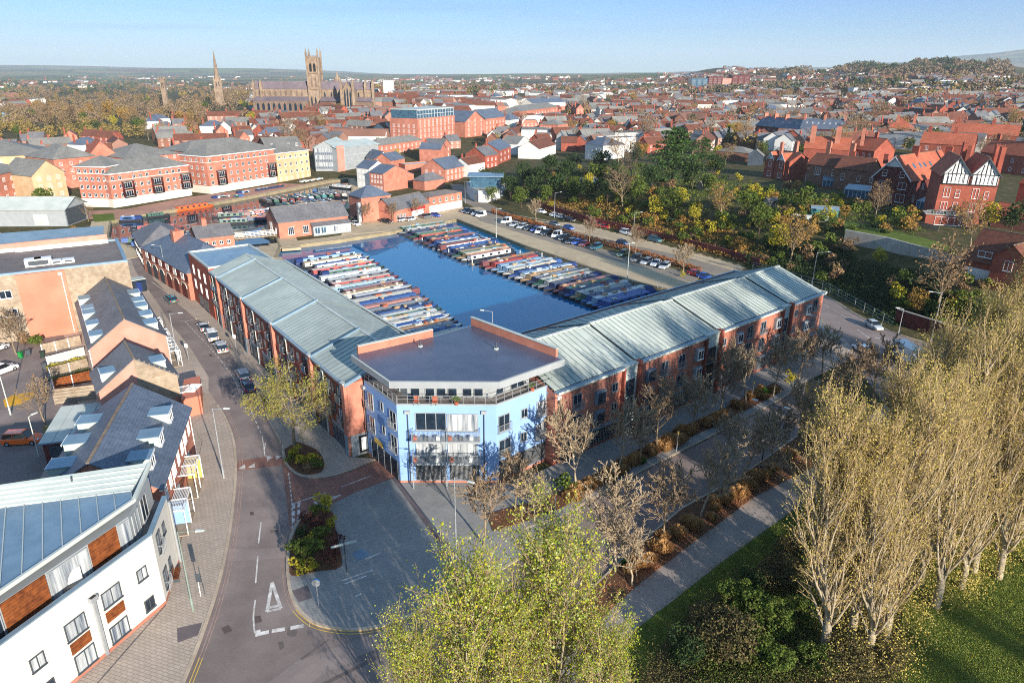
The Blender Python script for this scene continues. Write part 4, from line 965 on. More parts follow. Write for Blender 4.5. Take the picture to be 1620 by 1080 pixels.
# garage with a seamed metal roof behind terrace C
o1, o2 = P(60, 702, 3.0), P(148, 692, 3.0); o3 = P(91, 649, 3.2)
gw = thing('garage_block', 'low brick garage under a pale sloping metal roof beside the orange car', 'garage', (o1.x, o1.y, 0), math.atan2(o2.y-o1.y, o2.x-o1.x))
GW = (o2-o1).length+3; GD = 9.3
q = MB(); q.box(.3, GW, .3, GD, 0, 2.9, brick_plum); q.build('wall', gw)
for i in range(6):
    x0 = i*GW/6; q = MB(); q.add([(x0+.03, 0, 2.95), (x0+GW/6-.03, 0, 2.95), (x0+GW/6-.03, GD, 3.5), (x0+.03, GD, 3.5), (x0+.03, 0, 3.05), (x0+GW/6-.03, 0, 3.05), (x0+GW/6-.03, GD, 3.6), (x0+.03, GD, 3.6)], [(0, 3, 2, 1), (4, 5, 6, 7), (0, 1, 5, 4), (1, 2, 6, 5), (2, 3, 7, 6), (3, 0, 4, 7)], zinc_w)
    q.box(x0-.03, x0+.03, -.02, .0, 2.95, 3.1, zinc_b); q.build('roof_panel', gw)
q = MB(); q.box(-.1, GW+.05, -.12, -.03, 2.85, 3.05, zinc_b); q.box(.9, 3.6, .24, .3, .2, 2.4, dgrey); q.build('gutter', gw)
# --- cream corner block with butterfly roof
c0, c1 = P(263, 954), P(272, 915); cf = P(0, 1018, 7.6); cf.z = 0
dcf = (c0-cf).normalized(); cleft = c0-dcf*34
dret = (P(262, 782, 7.6)-P(237, 846, 7.6)); dret.z = 0; dret.normalize(); c1 = c0+dret*6.0
nin = Vector((-dcf.y, dcf.x, 0)); cb1 = c1+Vector((-.9, .42, 0))*5; cb2 = cleft+nin*14
cbk = thing('cream_apartment_block', 'cream rendered block with a butterfly metal roof and cedar boarded top floor', 'apartment block', tuple(c0), 0)
IC = Matrix.Translation(-c0)
def CM(): q = MB(); q.T = IC; return q
cpoly = [v2(cleft), v2(c0), v2(c1), v2(cb1), v2(cb2)]
q = CM(); q.prism(cpoly, 0, 6.6, render_c, top=felt)
for a_, b_ in ((cleft, c0), (c0, c1)): wallrun(q, v2(a_), v2(b_), .25, 6.6, 7.5, render_c, 1)
q.build('wall', cbk)
q = CM()
for a_, b_ in ((cleft, c0), (c0, c1)):
    d = (b_-a_).normalized(); a2, b2 = a_-d*.0, b_+d*.0; n0 = Vector((-d.y, d.x, 0))
    q.prism([v2(a2-n0*.08), v2(b2-n0*.08), v2(b2+n0*.36), v2(a2+n0*.36)], 7.5, 7.62+(.004 if a_ is c0 else 0), zinc_b)
q.build('coping', cbk)
q = CM(); q.prism([v2(p-nin*.06) for p in (cleft, c0)]+[v2(p) for p in (c0, cleft)], 0, .3, brick); q.prism([v2(c0), v2(c0+Vector((.07, -.02, 0))), v2(c1+Vector((.07, -.02, 0))), v2(c1)], 0, .3, brick); q.build('plinth', cbk)
# set-back top storey, split in bays
pl, pr = cleft+nin*1.5, c0+nin*1.5-dcf*.6; LB = (pr-pl).length
q = CM(); q.prism([v2(pl), v2(pr), v2(c1-dret*.3+Vector((-1.5, .5, 0))), v2(cb1), v2(cb2)], 6.6, 9.4, grey_p); q.build('top_storey', cbk)
angf = math.atan2(dcf.y, dcf.x); Mf = Matrix.Translation(pl-c0) @ Matrix.Rotation(angf, 4, 'Z')
def u_of(px_, z): p = P(*px_, z); return (Vector((p.x, p.y, 0))-pl).dot(dcf)
cuts = [(u_of((205, 800), 9), u_of((178, 815), 9), 't'), (u_of((176, 820), 9), u_of((128, 850), 9), 'g'), (u_of((126, 855), 9), u_of((76, 885), 9), 't'), (u_of((74, 890), 9), u_of((17, 925), 9), 'g')]
cuts = [(LB-.1, LB-1.2, 'g'), (LB-1.4, LB-4.0, 't'), (LB-4.2, LB-7.6, 'g'), (LB-7.8, LB-11.2, 't'), (LB-11.4, LB-15.0, 'g'), (LB-15.2, LB-18.6, 't'), (LB-18.8, LB-22, 'g')]
for b1, b0, kd in cuts:
    if kd == 't':
        q = MB(); q.T = Mf
        for i in range(17): q.box(b0, b1, -.12-.02*(i % 2), 0, 6.75+i*.155, 6.75+i*.155+.14, timber_o)
        q.build('cedar_boarding', cbk)
    else: window(cbk, Mf @ Matrix.Translation(((b0+b1)/2, -.06, 6.7)), b1-b0, 2.6, ('3' if b1-b0 > 2 else '1', grey_p, glass_c if b0 > LB-8 else glass))
ret0 = pr; ret1 = c1-dret*.3+Vector((-1.5, .5, 0)); Lr = (ret1-ret0).length; Mr2 = Matrix.Translation(ret0-c0) @ Matrix.Rotation(math.atan2((ret1-ret0).y, (ret1-ret0).x), 4, 'Z')
window(cbk, Mr2 @ Matrix.Translation((1.2, -.05, 6.7)), 1.6, 2.4, ('2', grey_p, glass_c)); window(cbk, Mr2 @ Matrix.Translation((3.6, -.05, 6.7)), 1.6, 2.4, ('2', grey_p, glass))
# butterfly roof sheets
E2 = P(209, 792, 10.2); E1 = P(235, 733, 10.9); E3 = P(0, 935, 10.2); V1 = P(209, 784, 9.5); V2_ = P(0, 808, 9.5); B2_ = P(0, 768, 10.9)
E3b = E3+(E3-E2)*1.0; V2b = V2_+(V2_-V1)*.9; B2b = B2_+(B2_-E1)*.9
V1.z = 9.9
def bilin(a, b_, c, d, s, t): return (a*(1-s)+b_*s)*(1-t)+(d*(1-s)+c*s)*t
def sheetroof(a, b_, c, d, n_, m, ms):
    """sheets run from edge a-b to edge d-c"""
    for i in range(n_):
        s0, s1 = i/n_, (i+1)/n_; pa, pb, pc, pd = a.lerp(b_, s0), a.lerp(b_, s1), d.lerp(c, s1), d.lerp(c, s0)
        q = CM(); up = Vector((0, 0, .12)); g = (pb-pa)*.02
        q.add([pa+g, pb-g, pc-g, pd+g, pa+g+up, pb-g+up, pc-g+up, pd+g+up], [(0, 3, 2, 1), (4, 5, 6, 7), (0, 1, 5, 4), (1, 2, 6, 5), (2, 3, 7, 6), (3, 0, 4, 7)], m)
        w2 = (pb-pa).normalized()*.05; u2 = Vector((0, 0, .2))
        q.add([pa-w2, pa+w2, pd+w2, pd-w2, pa-w2+u2, pa+w2+u2, pd+w2+u2, pd-w2+u2], [(4, 5, 6, 7), (0, 1, 5, 4), (1, 2, 6, 5), (3, 0, 4, 7), (2, 3, 7, 6)], ms)
        q.build('roof_panel', cbk)
sheetroof(E2, E3b, V2b, V1, 14, zinc_b, zinc_w)  # shaded front slope: shade is put into the colour by bluer, darker sheets
nb_ = 5
sheetroof(V1, E1, B2b, V2b, nb_, zinc, zinc_w)
q = CM()
for a_, b_ in ((E2, E3b), (E1, E2)):
    d = (b_-a_).normalized(); nn_ = Vector((d.y, -d.x, 0))*-.25 if a_ is E2 else Vector((-d.y, d.x, 0))*.3
    up = Vector((0, 0, .22)); dn = Vector((0, 0, -.12)); q.add([a_+dn, b_+dn, b_+nn_+dn, a_+nn_+dn, a_+up, b_+up, b_+nn_+up, a_+nn_+up], [(0, 3, 2, 1), (4, 5, 6, 7), (0, 1, 5, 4), (1, 2, 6, 5), (2, 3, 7, 6), (3, 0, 4, 7)], zinc_w)
q.build('fascia', cbk)
p = P(115, 765, 10.4); q = CM(); q.tube(p, p+Vector((0, 0, .7)), .08, .08, 8, dgrey); q.tube(p, p+Vector((0, 0, .12)), .25, .2, 8, white); q.build('roof_vent', cbk)
fw = lambda x, y, w_, h, st, nm='window': face_win(cbk, c0, v2(cleft), v2(c0), x, y, w_, h, st, None, nm)
for x, y, w_, h, g_ in ((224, 907, 1.0, 1.15, glass_c), (236.5, 954, 1.0, 1.15, glass), (176, 941, 1.75, 1.5, glass_c), (189, 995, 1.75, 1.6, glass_c), (119.5, 991, 1.75, 1.6, glass_c), (135.5, 1040, 1.75, 1.7, glass_c), (59, 1046, 1.1, 1.2, glass_c), (76, 1088, 1.1, 1.2, glass)):
    fw(x, y, w_, h, ('2', dgrey, g_))
for x, y in ((182.5, 967), (128, 1016)):
    u, z = uv(v2(cleft), v2(c0), x, y); q = MB(); q.T = IC @ Matrix.Translation(cleft) @ Matrix.Rotation(angf, 4, 'Z')
    for i in range(7): q.box(u-.87, u+.87, -.06-.015*(i % 2), 0, z-.5+i*.15, z-.5+i*.15+.13, timber_o)
    q.build('cedar_panel', cbk)
for x, y, w_, h in ((258, 835, 1.0, 1.1), (251, 856, 1.6, 2.0), (268, 890, 1.0, 1.1), (262, 913, 1.6, 2.0)):
    face_win(cbk, c0, v2(c0), v2(c1), x, y, w_*.7, h, ('2', dgrey, glass_c), railing_mesh(1.3, 1.0, .3, galv) if h > 1.5 else None)
u, z = uv(v2(cleft), v2(c0), 144, 945); q = MB(); q.T = IC @ Matrix.Translation(cleft) @ Matrix.Rotation(angf, 4, 'Z')
q.box(u-.11, u+.11, -.3, -.06, .15, z-.2, galv); q.box(u-.32, u+.32, -.42, -.0, z-.25, z+.15, galv); q.box(u-.24, u+.24, -.36, -.06, z+.1, z+.16, black); q.build('downpipe', cbk)
q = MB(); q.T = IC; q.tube(c1+Vector((.2, -.1, .1)), c1+Vector((.2, -.1, 7.0)), .14, .14, 8, galv); q.build('downpipe', cbk)
t = thing('cane_lounger', 'hooded cream lounger standing on the cream block\'s top floor terrace', 'chair', tuple(P(117, 925, 6.65)), .6)
q = MB()
for k in range(7):
    a0, a1 = math.pi*k/9, math.pi*(k+1)/9
    q.add([(-.7, -.6*math.cos(a0), .3+1.3*math.sin(a0)), (.7, -.6*math.cos(a0), .3+1.3*math.sin(a0)), (.7, -.6*math.cos(a1), .3+1.3*math.sin(a1)), (-.7, -.6*math.cos(a1), .3+1.3*math.sin(a1))], [(0, 1, 2, 3)], render_c)
q.build('hood', t); q = MB(); q.box(-.7, .7, -.9, .3, .1, .5, timber_g); q.build('seat', t)
t = thing('planter', 'blue plastic planter on the cream block\'s roof terrace', 'planter', tuple(P(37, 968, 6.65)), .6); q = MB(); q.box(-.6, .6, -.4, .4, 0, .7, pm('blue_plastic', lin(30, 140, 190), None, 1)); q.build('tub', t)
q = MB(); blob_bush(q, (0, 0, .7), .45, 60, leafg, rnd); q.build('foliage', t)
# --- big flat roofed block with the terracotta wall
ra, rb = P(0, 437, 12.0), P(202, 414, 12.0); dr_ = (rb-ra).normalized(); ra = rb-dr_*52; ra.z = rb.z = 0
RL = 52.0; big = house('flat_roofed_block', 'large flat roofed block with weathered boarding and a tall blank terracotta wall', 'building', v2(ra), v2(rb), 21, 12.0, 12, 'flat', timber_g, felt, par=.6, fascia=zinc_b)
def bu(px_, z=8): p = P(*px_, 12.0); return (Vector((p.x, p.y, 0))-ra).dot(dr_)
u0, u1 = bu((22, 441)), bu((101, 429))
q = MB(); q.box(u0, u1, -.5, 0, 0, 11.95, render_red); q.box(u1-.6, u1-.5, -.6, -.5, .3, 11.5, white); q.box(u1-1.0, u1-.4, -.8, -.5, 11.2, 11.6, white); q.build('terracotta_wall', big)
for i in range(26):
    z = .3+i*.45
    q = MB(); q.box(u1+.02, RL-.02, -.05-.03*(i % 2), -.0, z, z+.42, timber_g); q.box(0, u0-.02, -.05-.03*(i % 2), -.0, z, z+.42, timber_g); q.build('board', big)
for x, y in ((13, 466), (22, 493)): face_win(big, Vector((0, 0, 0)), v2(ra), v2(rb), x, y, 1.5, 1.3, ('2', white, glass)).__class__ if False else None
for uu, zz in ((u0-2.0, 8.0), (u0-1.8, 4.6)): window(big, Matrix.Translation((uu, -.12, zz)), 1.8, 1.4, ('2', white, glass))
q = MB(); q.box(18, 34, 20.0, 20.5, 12.0, 13.6, brick_pk); q.box(18, 34, 19.7, 20.0, 12.0, 12.7, white); q.box(34, 50, 19.2, 19.7, 12.0, 13.8, brick_pk); q.box(34, 50, 18.9, 19.2, 12.0, 12.8, white); q.build('roof_parapet', big)
for i, (x, y) in enumerate(((54, 423), (70, 421), (90, 420), (109, 418))):
    u = bu((x, y)); q = MB(); w_ = 1.3 if i < 2 else 1.0; q.box(u-w_, u+w_, 4.2, 6.0, 12.06, 13.4 if i < 2 else 12.7, white); q.box(u-w_*.6, u+w_*.6, 4.15, 4.2, 12.3, 13.1 if i < 2 else 12.6, dgrey); q.build('roof_unit', big)
bb_a, bb_b = P(10, 402, 11.0), P(160, 383, 11.0)
house('metal_roofed_block', 'block with a pale blue grey metal roof behind the flat roofed building', 'building', (bb_a.x-14, bb_a.y-2), v2(bb_b), 9, 10.6, 12.6, 'm', brick_pk, zinc_b)
t = thing('glass_porch', 'small glazed entrance porch with a dark blue door beside the boarded wall', 'porch', (*P2(222, 462), 0), .75)
q = MB(); q.box(-1.6, 1.6, 0, 2.6, 2.7, 2.85, zinc_w); q.build('roof', t); q = MB(); q.box(-1.5, 1.5, 0, .06, 0, 2.7, glass); q.box(-.5, .5, -.05, 0, .1, 2.2, pm('blue_door', lin(30, 50, 110), None, 1)); q.build('door', t)
# --- hipped slate building with arches, flat roofed neighbour and the low link
hb = house('arched_brick_building', 'old brick building with garage arches under a dark blue hipped slate roof', 'building', (-88.8, 161.8), (-68.1, 139.2), 13, 6.0, 10.2, 'h', brick, slate_b, oh=.35)
for i in range(6):
    u = 3.2+i*4.9
    q = MB(); q.add([(u-1.5, -.05, 0), (u+1.5, -.05, 0), (u+1.5, -.05, 2.4)]+[(u+1.5*math.cos(t_), -.05, 2.4+.9*math.sin(t_)) for t_ in [math.pi*k/8 for k in range(1, 8)]]+[(u-1.5, -.05, 2.4)], [list(range(11))], brick_plum if i > 2 else dgrey)
    for k in range(9):
        t0, t1 = math.pi*k/9, math.pi*(k+1)/9; r0, r1 = 1.55, 1.85
        q.add([(u+r*math.cos(t_), y, 2.4+r*.62*math.sin(t_)) for y in (-.12, 0) for r, t_ in ((r0, t0), (r1, t0), (r1, t1), (r0, t1))], [(0, 1, 2, 3), (4, 7, 6, 5), (0, 4, 5, 1), (2, 6, 7, 3), (1, 5, 6, 2)], render_c)
    q.build('arched_door', hb)
    window(hb, Matrix.Translation((u, -.03, 4.2)), 1.6, 1.3, ('2', white, glass)); q = MB(); q.box(u+1.4, u+3.4, -.08, 0, 4.0, 5.6, brick_plum); q.build('wall_panel', hb)
q = MB(); q.box(10, 12, 4.0, 6.4, 6, 11.2, brick); [q.tube((10.3+k*.5, 5.2, 11.2), (10.3+k*.5, 5.2, 11.8), .12, .1, 6, tile_r) for k in range(4)]; q.build('chimney', hb)
house('canted_brick_building', 'brick building with a grey hipped roof turning the corner towards the marina', 'building', (-98.8, 177.0), (-89.2, 162.2), 11, 6.2, 9.8, 'h', brick_br, slate, wins=[grid('f', 1, 16, 5, (1.2, 4.0), 1.0, 1.4)])
house('flat_roofed_annexe', 'narrow brick block with a blue grey flat roof between the arches and the long block', 'building', (-67.3, 139.6), (-57.9, 127.0), 12.5, 10.3, 10, 'flat', brick_dk, zinc_b, par=.4, wins=[grid('f', 1, 14, 3, (3.6, 6.6), 1.1, 1.9), grid('f', 4, 12, 2, (.4,), 3, 2.4, ('3', dgrey, glass))], fascia=zinc_w)
la, lb_ = P(316, 402), P(373, 395)
house('canalside_store', 'low orange brick store with small white windows beside the footbridge', 'building', v2(la), v2(lb_), 9, 4.2, 6.6, 'x', brick, slate, wins=[grid('f', 1.2, (lb_-la).length-.6, 4, (2.0,), .9, 1.0, ('2', None, None))], chim=[(3, 4.5, 6.2, 8.2, 1.2, .7, brick, 4)])
# --- marina workshop and its neighbours
ws = house('marina_workshop', 'orange brick workshop with a grey slate roof and arched windows on the basin edge', 'building', (-68.1, 198.6), (-50.6, 210.7), 11.5, 4.8, 8.3, 'x', brick, slate, wins=[])
for u in (2.0, 6.4): window(ws, Matrix.Translation((u+1.5, -.03, .9)), 1.7, 2.2, ('3', white, glass))
q = MB(); q.box(9.5, 21.2, -2.0, 0, 0, 2.9, grey_p); q.add([(9.3, -2.3, 2.9), (21.4, -2.3, 2.9), (21.4, .0, 3.8), (9.3, .0, 3.8)], [(0, 1, 2, 3)], slate); q.add([(9.5, -2.0, 2.9), (9.5, 0, 2.9), (9.5, 0, 3.75)], [(0, 1, 2)], brick); q.build('lean_to', ws)
for i in range(6): window(ws, Matrix.Translation((10.7+i*1.9, -2.05, .6)), 1.6, 2.0, ('2', white, glass_b if i < 2 else glass_c))
for i in range(3): q = MB(); q.box(8.5+i*3.6, 10.9+i*3.6, 6.3, 7.6, 7.6, 8.3, white); q.add([(8.7+i*3.6, 6.28, 7.7), (10.7+i*3.6, 6.28, 7.7), (10.7+i*3.6, 6.28, 8.2), (8.7+i*3.6, 6.28, 8.2)], [(0, 1, 2, 3)], glass); q.build('rooflight', ws)
window(ws, wmat('l', 0, 11.5, 4.0, 1.0, .03), 2.2, 2.8, ('3', white, glass)); window(ws, wmat('l', 0, 11.5, 8.5, 1.2, .03), 1.0, 1.6, ('2', white, glass))
py_ = house('boatyard_office', 'square brick office with a dark pyramid slate roof on the north quay', 'building', (-49.0, 223.6), (-40.6, 230.3), 9.0, 7.9, 11.0, 'h', brick, slate_b, wins=[], oh=.4)
window(py_, Matrix.Translation((8.0, -.04, 4.6)), 2.6, 2.6, ('2', dgrey, glass)); window(py_, Matrix.Translation((8.0, -.04, .2)), 2.6, 3.2, ('3', dgrey, glass))
q = MB(); q.box(-1.2, -.1, .2, 1.2, 0, 6.5, galv); q.build('outside_stair', py_)
k1, k2, k3 = P(624, 352), P(680, 338), P(731, 328)
cf2 = house('quayside_cafe', 'low brick building with a red fascia sign between the office and the corner house', 'building', v2(k1), v2(k2), 9, 3.9, 7.0, 'x', brick, slate, wins=[grid('f', 1, 6, 3, (.9,), 1.0, 1.3)])
q = MB(); W_ = cf2['_W']; q.box(W_*.45, W_*.85, -.3, 0, 2.4, 3.3, pm('red_sign', lin(190, 40, 46), None, 1)); q.box(W_*.48, W_*.8, -.2, 0, .3, 2.4, white); q.build('shop_sign', cf2)
house('corner_house', 'two storey brick house with white painted ground floor at the head of the quay', 'house', v2(k2), v2(k3), 8, 5.6, 6.6, 'h', brick, felt, base=(2.6, white), wins=[grid('f', .6, (k3-k2).length-.4, 5, (3.4,), .9, 1.3), grid('f', .6, (k3-k2).length-.4, 4, (.6,), 1.2, 1.6, ('2', None, glass))])
# --- flats along the canal
def flats(name_lab, a, b_, Dp, h, rz, wall, wb, cols, rows, balc=(), top=True, rm=None):
    a = P(*a); b_ = P(*b_); W_ = (b_-a).length
    zs = [3.1+i*(h-3.1)/rows+.45 for i in range(rows)]
    ww = [('f', [(W_*(i+.5)/cols, z, 1.1, 1.35) for i in range(cols) for z in zs+[.8] if not any(abs(W_*(i+.5)/cols-W_*c) < 2.0 for c in balc)], ('2', None, None)),
          grid('l', 1.5, Dp-1, 4, zs, 1.0, 1.3)]
    r = house('canal_apartment_block', name_lab, 'apartment block', v2(a), v2(b_), Dp, h, rz, 'h', wall, rm or slate_g, base=(3.0, wb), wins=ww, fascia=white, oh=.45, group='brick flats along the far canal bank', sink=1)
    q = MB(); q.box(-.06, W_+.06, -.06, Dp+.06, h-2.6, h-2.4, render_c); q.build('string_course', r)
    for c in balc:
        u = W_*c
        for z in zs[:2]:
            window(r, Matrix.Translation((u, -.05, z-.35)), 3.6, 2.1, ('4', white, glass)); q = MB(); q.box(u-2.1, u+2.1, -1.1, 0, z-.55, z-.4, black)
            for k in range(22): x = u-2.1+4.2*k/21; q.box(x-.02, x+.02, -1.1, -1.07, z-.4, z+.55, black)
            q.box(u-2.1, u+2.1, -1.12, -1.05, z+.55, z+.6, black); q.box(u-2.1, u-2.0, -1.1, 0, 3.2, z+2.2, brick_plum); q.box(u+2.0, u+2.1, -1.1, 0, 3.2, z+2.2, brick_plum); q.build('balcony', r)
        q = MB(); q.box(u-2.3, u+2.3, -1.3, 0, zs[1]+2.2, zs[1]+2.4, slate_g); q.build('balcony_roof', r)
    return r
flats('small brick corner flats with a white base, left end of the canal row', (132, 327), (179, 328), 13, 14.2, 17.2, brick, render_c, 5, 4)
flats('lower brick flats with three balcony stacks in the middle of the canal row', (181, 329), (304, 309), 14, 11.8, 15.6, brick, render_c, 12, 3, (.2, .56, .94))
flats('tall brick flats with a white base and two balcony stacks right of the canal row', (334, 307), (439, 289), 15, 14.6, 18.4, brick, render_c, 11, 4, (.17, .93))
flats('buff brick flats under a grey roof at the right end of the canal row', (441, 289), (492, 281), 14, 12.6, 15.8, render_y, render_y, 6, 3)
# ============================================================= MID TOWN
def tn(name, label, cat, a, b_, Dp, eave, ridge, roof, wall, rm, chim=(), wins=(), zoff=0, **k):
    """a town building whose front base line runs between two places on the terrain"""
    pa, pb = PT(*a), PT(*b_); z = min(pa.z, pb.z)+zoff
    return house(name, label, cat, v2(pa), v2(pb), Dp, eave, ridge, roof, wall, rm, z=z, chim=chim, wins=wins, split=False, sink=4, **k)
def Wd(a, b_): return (PT(*a)-PT(*b_)).length
def fw_(a, b_, n_, zs, w_=1.0, h=1.4, st=('2', None, None)): W_ = Wd(a, b_); return grid('f', .6, W_-.6, n_, zs, w_, h, st)
m1 = tn('brick_office_mill', 'five storey red brick mill with a glazed top floor standing above the mid town roofs', 'mill', (662, 228), (720, 221), 20, 15.0, 15, 'flat', brick, felt, wins=[fw_((662, 228), (720, 221), 9, (1.2, 4.2, 7.2, 10.2, 12.6), 1.4, 1.9), grid('l', 1, 19, 5, (1.2, 4.2, 7.2, 10.2), 1.2, 1.8)])
q = MB(); W_ = m1['_W']; q.box(.6, W_-.6, .6, 19, 15.1, 20.2, glass_b); q.box(.1, W_-.1, .1, 19.6, 20.2, 20.6, zinc_w)
for k in range(14): x = .6+(W_-1.2)*k/13; q.box(x-.08, x+.08, .5, .6, 15.1, 20.2, white)
for zz in (15.2, 17.6, 19.9): q.box(.6, W_-.6, .48, .6, zz, zz+.16, white)
q.build('glazed_storey', m1)
tn('gabled_mill', 'tall brick mill with a steep gable beside the glass topped mill', 'mill', (736, 218), (767, 214), 34, 10.5, 17, 'y', brick, slate_b, wins=[fw_((736, 218), (767, 214), 3, (1, 4, 7, 10), 1.4, 1.8)], oh=.5)
tn('long_mill', 'brick mill range with a blue slate roof and gabled right end', 'mill', (767, 214), (799, 207), 16, 11.5, 17, 'x', brick, slate_b, wins=[fw_((767, 214), (799, 207), 6, (1, 4, 7.4), 1.3, 1.8)], oh=.5)
a1 = tn('arched_flats', 'orange brick flats with a curved white metal arch over the entrance', 'flats', (825, 217), (852, 217), 14, 11, 11, 'flat', brick, felt, wins=[fw_((825, 217), (852, 217), 4, (1.2, 4.4, 7.6), 1.3, 1.6)])
q = MB(); W_ = a1['_W']
for k in range(12):
    t0, t1 = math.pi*k/12, math.pi*(k+1)/12; rr = W_*.5
    q.add([(rr-r*math.cos(t_), y, 9.5+r*.62*math.sin(t_)) for y in (-.8, 0) for r, t_ in ((rr-.8, t0), (rr, t0), (rr, t1), (rr-.8, t1))], [(0, 1, 2, 3), (4, 7, 6, 5), (0, 4, 5, 1), (2, 6, 7, 3)], white)
q.build('roof_arch', a1)
tn('balcony_flats', 'orange brick flats under a grey hipped roof right of the arched flats', 'flats', (853, 220), (882, 222), 15, 10, 13, 'h', brick, slate_g, wins=[fw_((853, 220), (882, 222), 6, (1, 4, 7), 1.2, 1.5)])
tn('hipped_block', 'long hipped roof block stepping back behind the arched flats', 'building', (825, 193), (882, 182), 18, 8.5, 12.5, 'h', brick, slate_g, wins=[fw_((825, 193), (882, 182), 12, (1.5, 4.8), 1.2, 1.5)])
tn('white_banded_block', 'brick block with a white upper band and dark slate roof', 'building', (843, 177), (894, 174), 16, 8.5, 12.5, 'x', render_c, slate_b, wins=[fw_((843, 177), (894, 174), 10, (5,), 1.2, 1.5)], base=(4, brick))
tn('brick_house', 'plain red house with a dark slate roof below the glass topped mill', 'house', (664, 256), (697, 255), 9, 6.6, 9.5, 'x', brick, slate_b, chim=[(2, 4.5, 8.5, 11)])
tn('brick_house', 'narrow brick gabled house right of the plain red house', 'house', (700, 252), (713, 247), 11, 6.6, 9.8, 'y', brick, slate, wins=[fw_((700, 252), (713, 247), 2, (1, 4), .9, 1.3)])
tn('long_terrace', 'long brick terrace with a brown hipped roof beside the glass office', 'terrace', (600, 250), (669, 233), 10, 6.4, 9.4, 'h', brick, slate_g, wins=[fw_((600, 250), (669, 233), 10, (1, 3.8), 1.2, 1.4)])
tn('gabled_warehouse', 'big orange brick house with a blue slate roof at the head of the harbour street', 'warehouse', (705, 289), (737, 279), 13, 5.8, 9.8, 'x', brick, slate_b, wins=[fw_((705, 289), (737, 279), 5, (1, 3.6), 1.1, 1.5), grid('l', 1, 12, 3, (1.2, 3.8), 1.0, 1.4)])
tn('slate_roofed_house', 'wide brick gable under a dark roof beside the boatyard office', 'house', (609, 294), (655, 288), 14, 3.6, 6.6, 'y', brick, slate_b)
tn('white_town_house', 'tall white rendered house with a dark pitched roof at the end of the canal basin', 'house', (566, 296), (586, 299), 10, 8.4, 11.0, 'x', render_w, slate_b, wins=[fw_((566, 296), (586, 299), 3, (1, 3.8, 6.2), 1.0, 1.4)])
tn('brick_town_house', 'three storey brick house joined to the tall white house', 'house', (586, 301), (608, 304), 14, 7.4, 10.0, 'x', brick, slate_b, wins=[fw_((586, 301), (608, 304), 4, (1, 3.4, 5.4), .9, 1.2)])
tn('white_gabled_house', 'white gabled house with slate roof behind the brick gable by the office', 'house', (597, 271), (619, 269), 13, 5.6, 9, 'y', render_w, slate_b, wins=[fw_((597, 271), (619, 269), 2, (3.4,), 1.0, 1.3)])
tn('brick_house', 'brick house with dark roof right of the white gable', 'house', (620, 273), (641, 267), 10, 5.6, 8.6, 'x', brick, slate_b)
tn('pale_roofed_shed', 'long low shed with a pale flat roof between the two brick gables', 'shed', (641, 273), (686, 269), 8, 3.4, 3.4, 'flat', brick, zinc_w)
tn('brown_roofed_house', 'small house with a brown roof and white end wall by the street', 'house', (742, 280), (767, 269), 9, 5.6, 8.2, 'x', render_w, tile_b, wins=[fw_((742, 280), (767, 269), 3, (1, 3.4), 1, 1.3)], chim=[(1.0, 4.5, 7.5, 9.6)])
tn('brick_house', 'red house with dormers and slate roof above the blue glazed garage', 'house', (768, 269), (788, 262), 12, 6.6, 10.2, 'x', brick_dk, slate, chim=[(.6, 6, 9, 11.6), (9, 6, 9, 11.6)], wins=[fw_((768, 269), (788, 262), 3, (1.2, 4), 1, 1.3)])
tn('brick_house', 'red house with slate roof uphill of the dormered house', 'house', (789, 260), (808, 252), 12, 6.8, 10.4, 'x', brick_dk, slate_b, chim=[(.6, 6, 9, 11.8)], wins=[fw_((789, 260), (808, 252), 3, (1.2, 4), 1, 1.3)])
tn('white_gabled_house', 'white house with a grey roof left of the clipped evergreen', 'house', (818, 245), (838, 238), 10, 5.6, 9, 'y', render_w, slate_g)
tn('white_gabled_house', 'white house with a brown roof behind the clipped evergreen', 'house', (853, 252), (879, 244), 12, 5.4, 9, 'x', render_w, tile_b, chim=[(3, 6, 8, 10.4)], wins=[fw_((853, 252), (879, 244), 4, (1, 3.6), .9, 1.2)])
tn('villa', 'white villa with a dark hipped roof among trees left of the cedar', 'villa', (925, 252), (953, 254), 14, 8, 12, 'h', render_w, slate_b, wins=[fw_((925, 252), (953, 254), 4, (1, 4.6), 1.1, 1.8)])
tn('white_flat_building', 'pale flat roofed building directly behind the bare tree by the cedar', 'building', (958, 245), (1005, 240), 12, 8.4, 8.4, 'flat', render_w, felt, wins=[fw_((958, 245), (1005, 240), 6, (1, 4.6), 1.3, 1.6)])
tn('small_dark_house', 'small house with a dark pyramid roof behind the corner house', 'house', (672, 302), (704, 297), 7, 3.8, 6.6, 'h', brick, slate)
go = tn('glass_office', 'grey metal clad office with long ribbon windows beside the far canal basin', 'office', (500, 271), (534.6, 271), 26, 11.0, 14.0, 'y', grey_p, zinc, oh=.6)
q = MB(); W_ = go['_W']
for fl in range(3):
    q.box(.4, W_-.4, -.12, 0, 1.2+fl*3.3, 2.2+fl*3.3, slate_b); q.box(.4, W_-.4, -.1, 0, 2.2+fl*3.3, 4.1+fl*3.3, glass_c)
    for k in range(12): x = .4+(W_-.8)*k/11; q.box(x-.08, x+.08, -.16, -.1, 1.2+fl*3.3, 4.1+fl*3.3, grey_p)
q.build('ribbon_window', go)
g2 = tn('glass_office', 'long wing of the grey office with rows of windows facing the boats', 'office', (535, 272), (600, 259), 16, 11.0, 13.2, 'x', grey_p, zinc, oh=.6)
W_ = g2['_W']; q = MB(); q.box(0, 4.6, -.3, 0, 0, 12, brick_pk); q.build('brick_pier', g2)
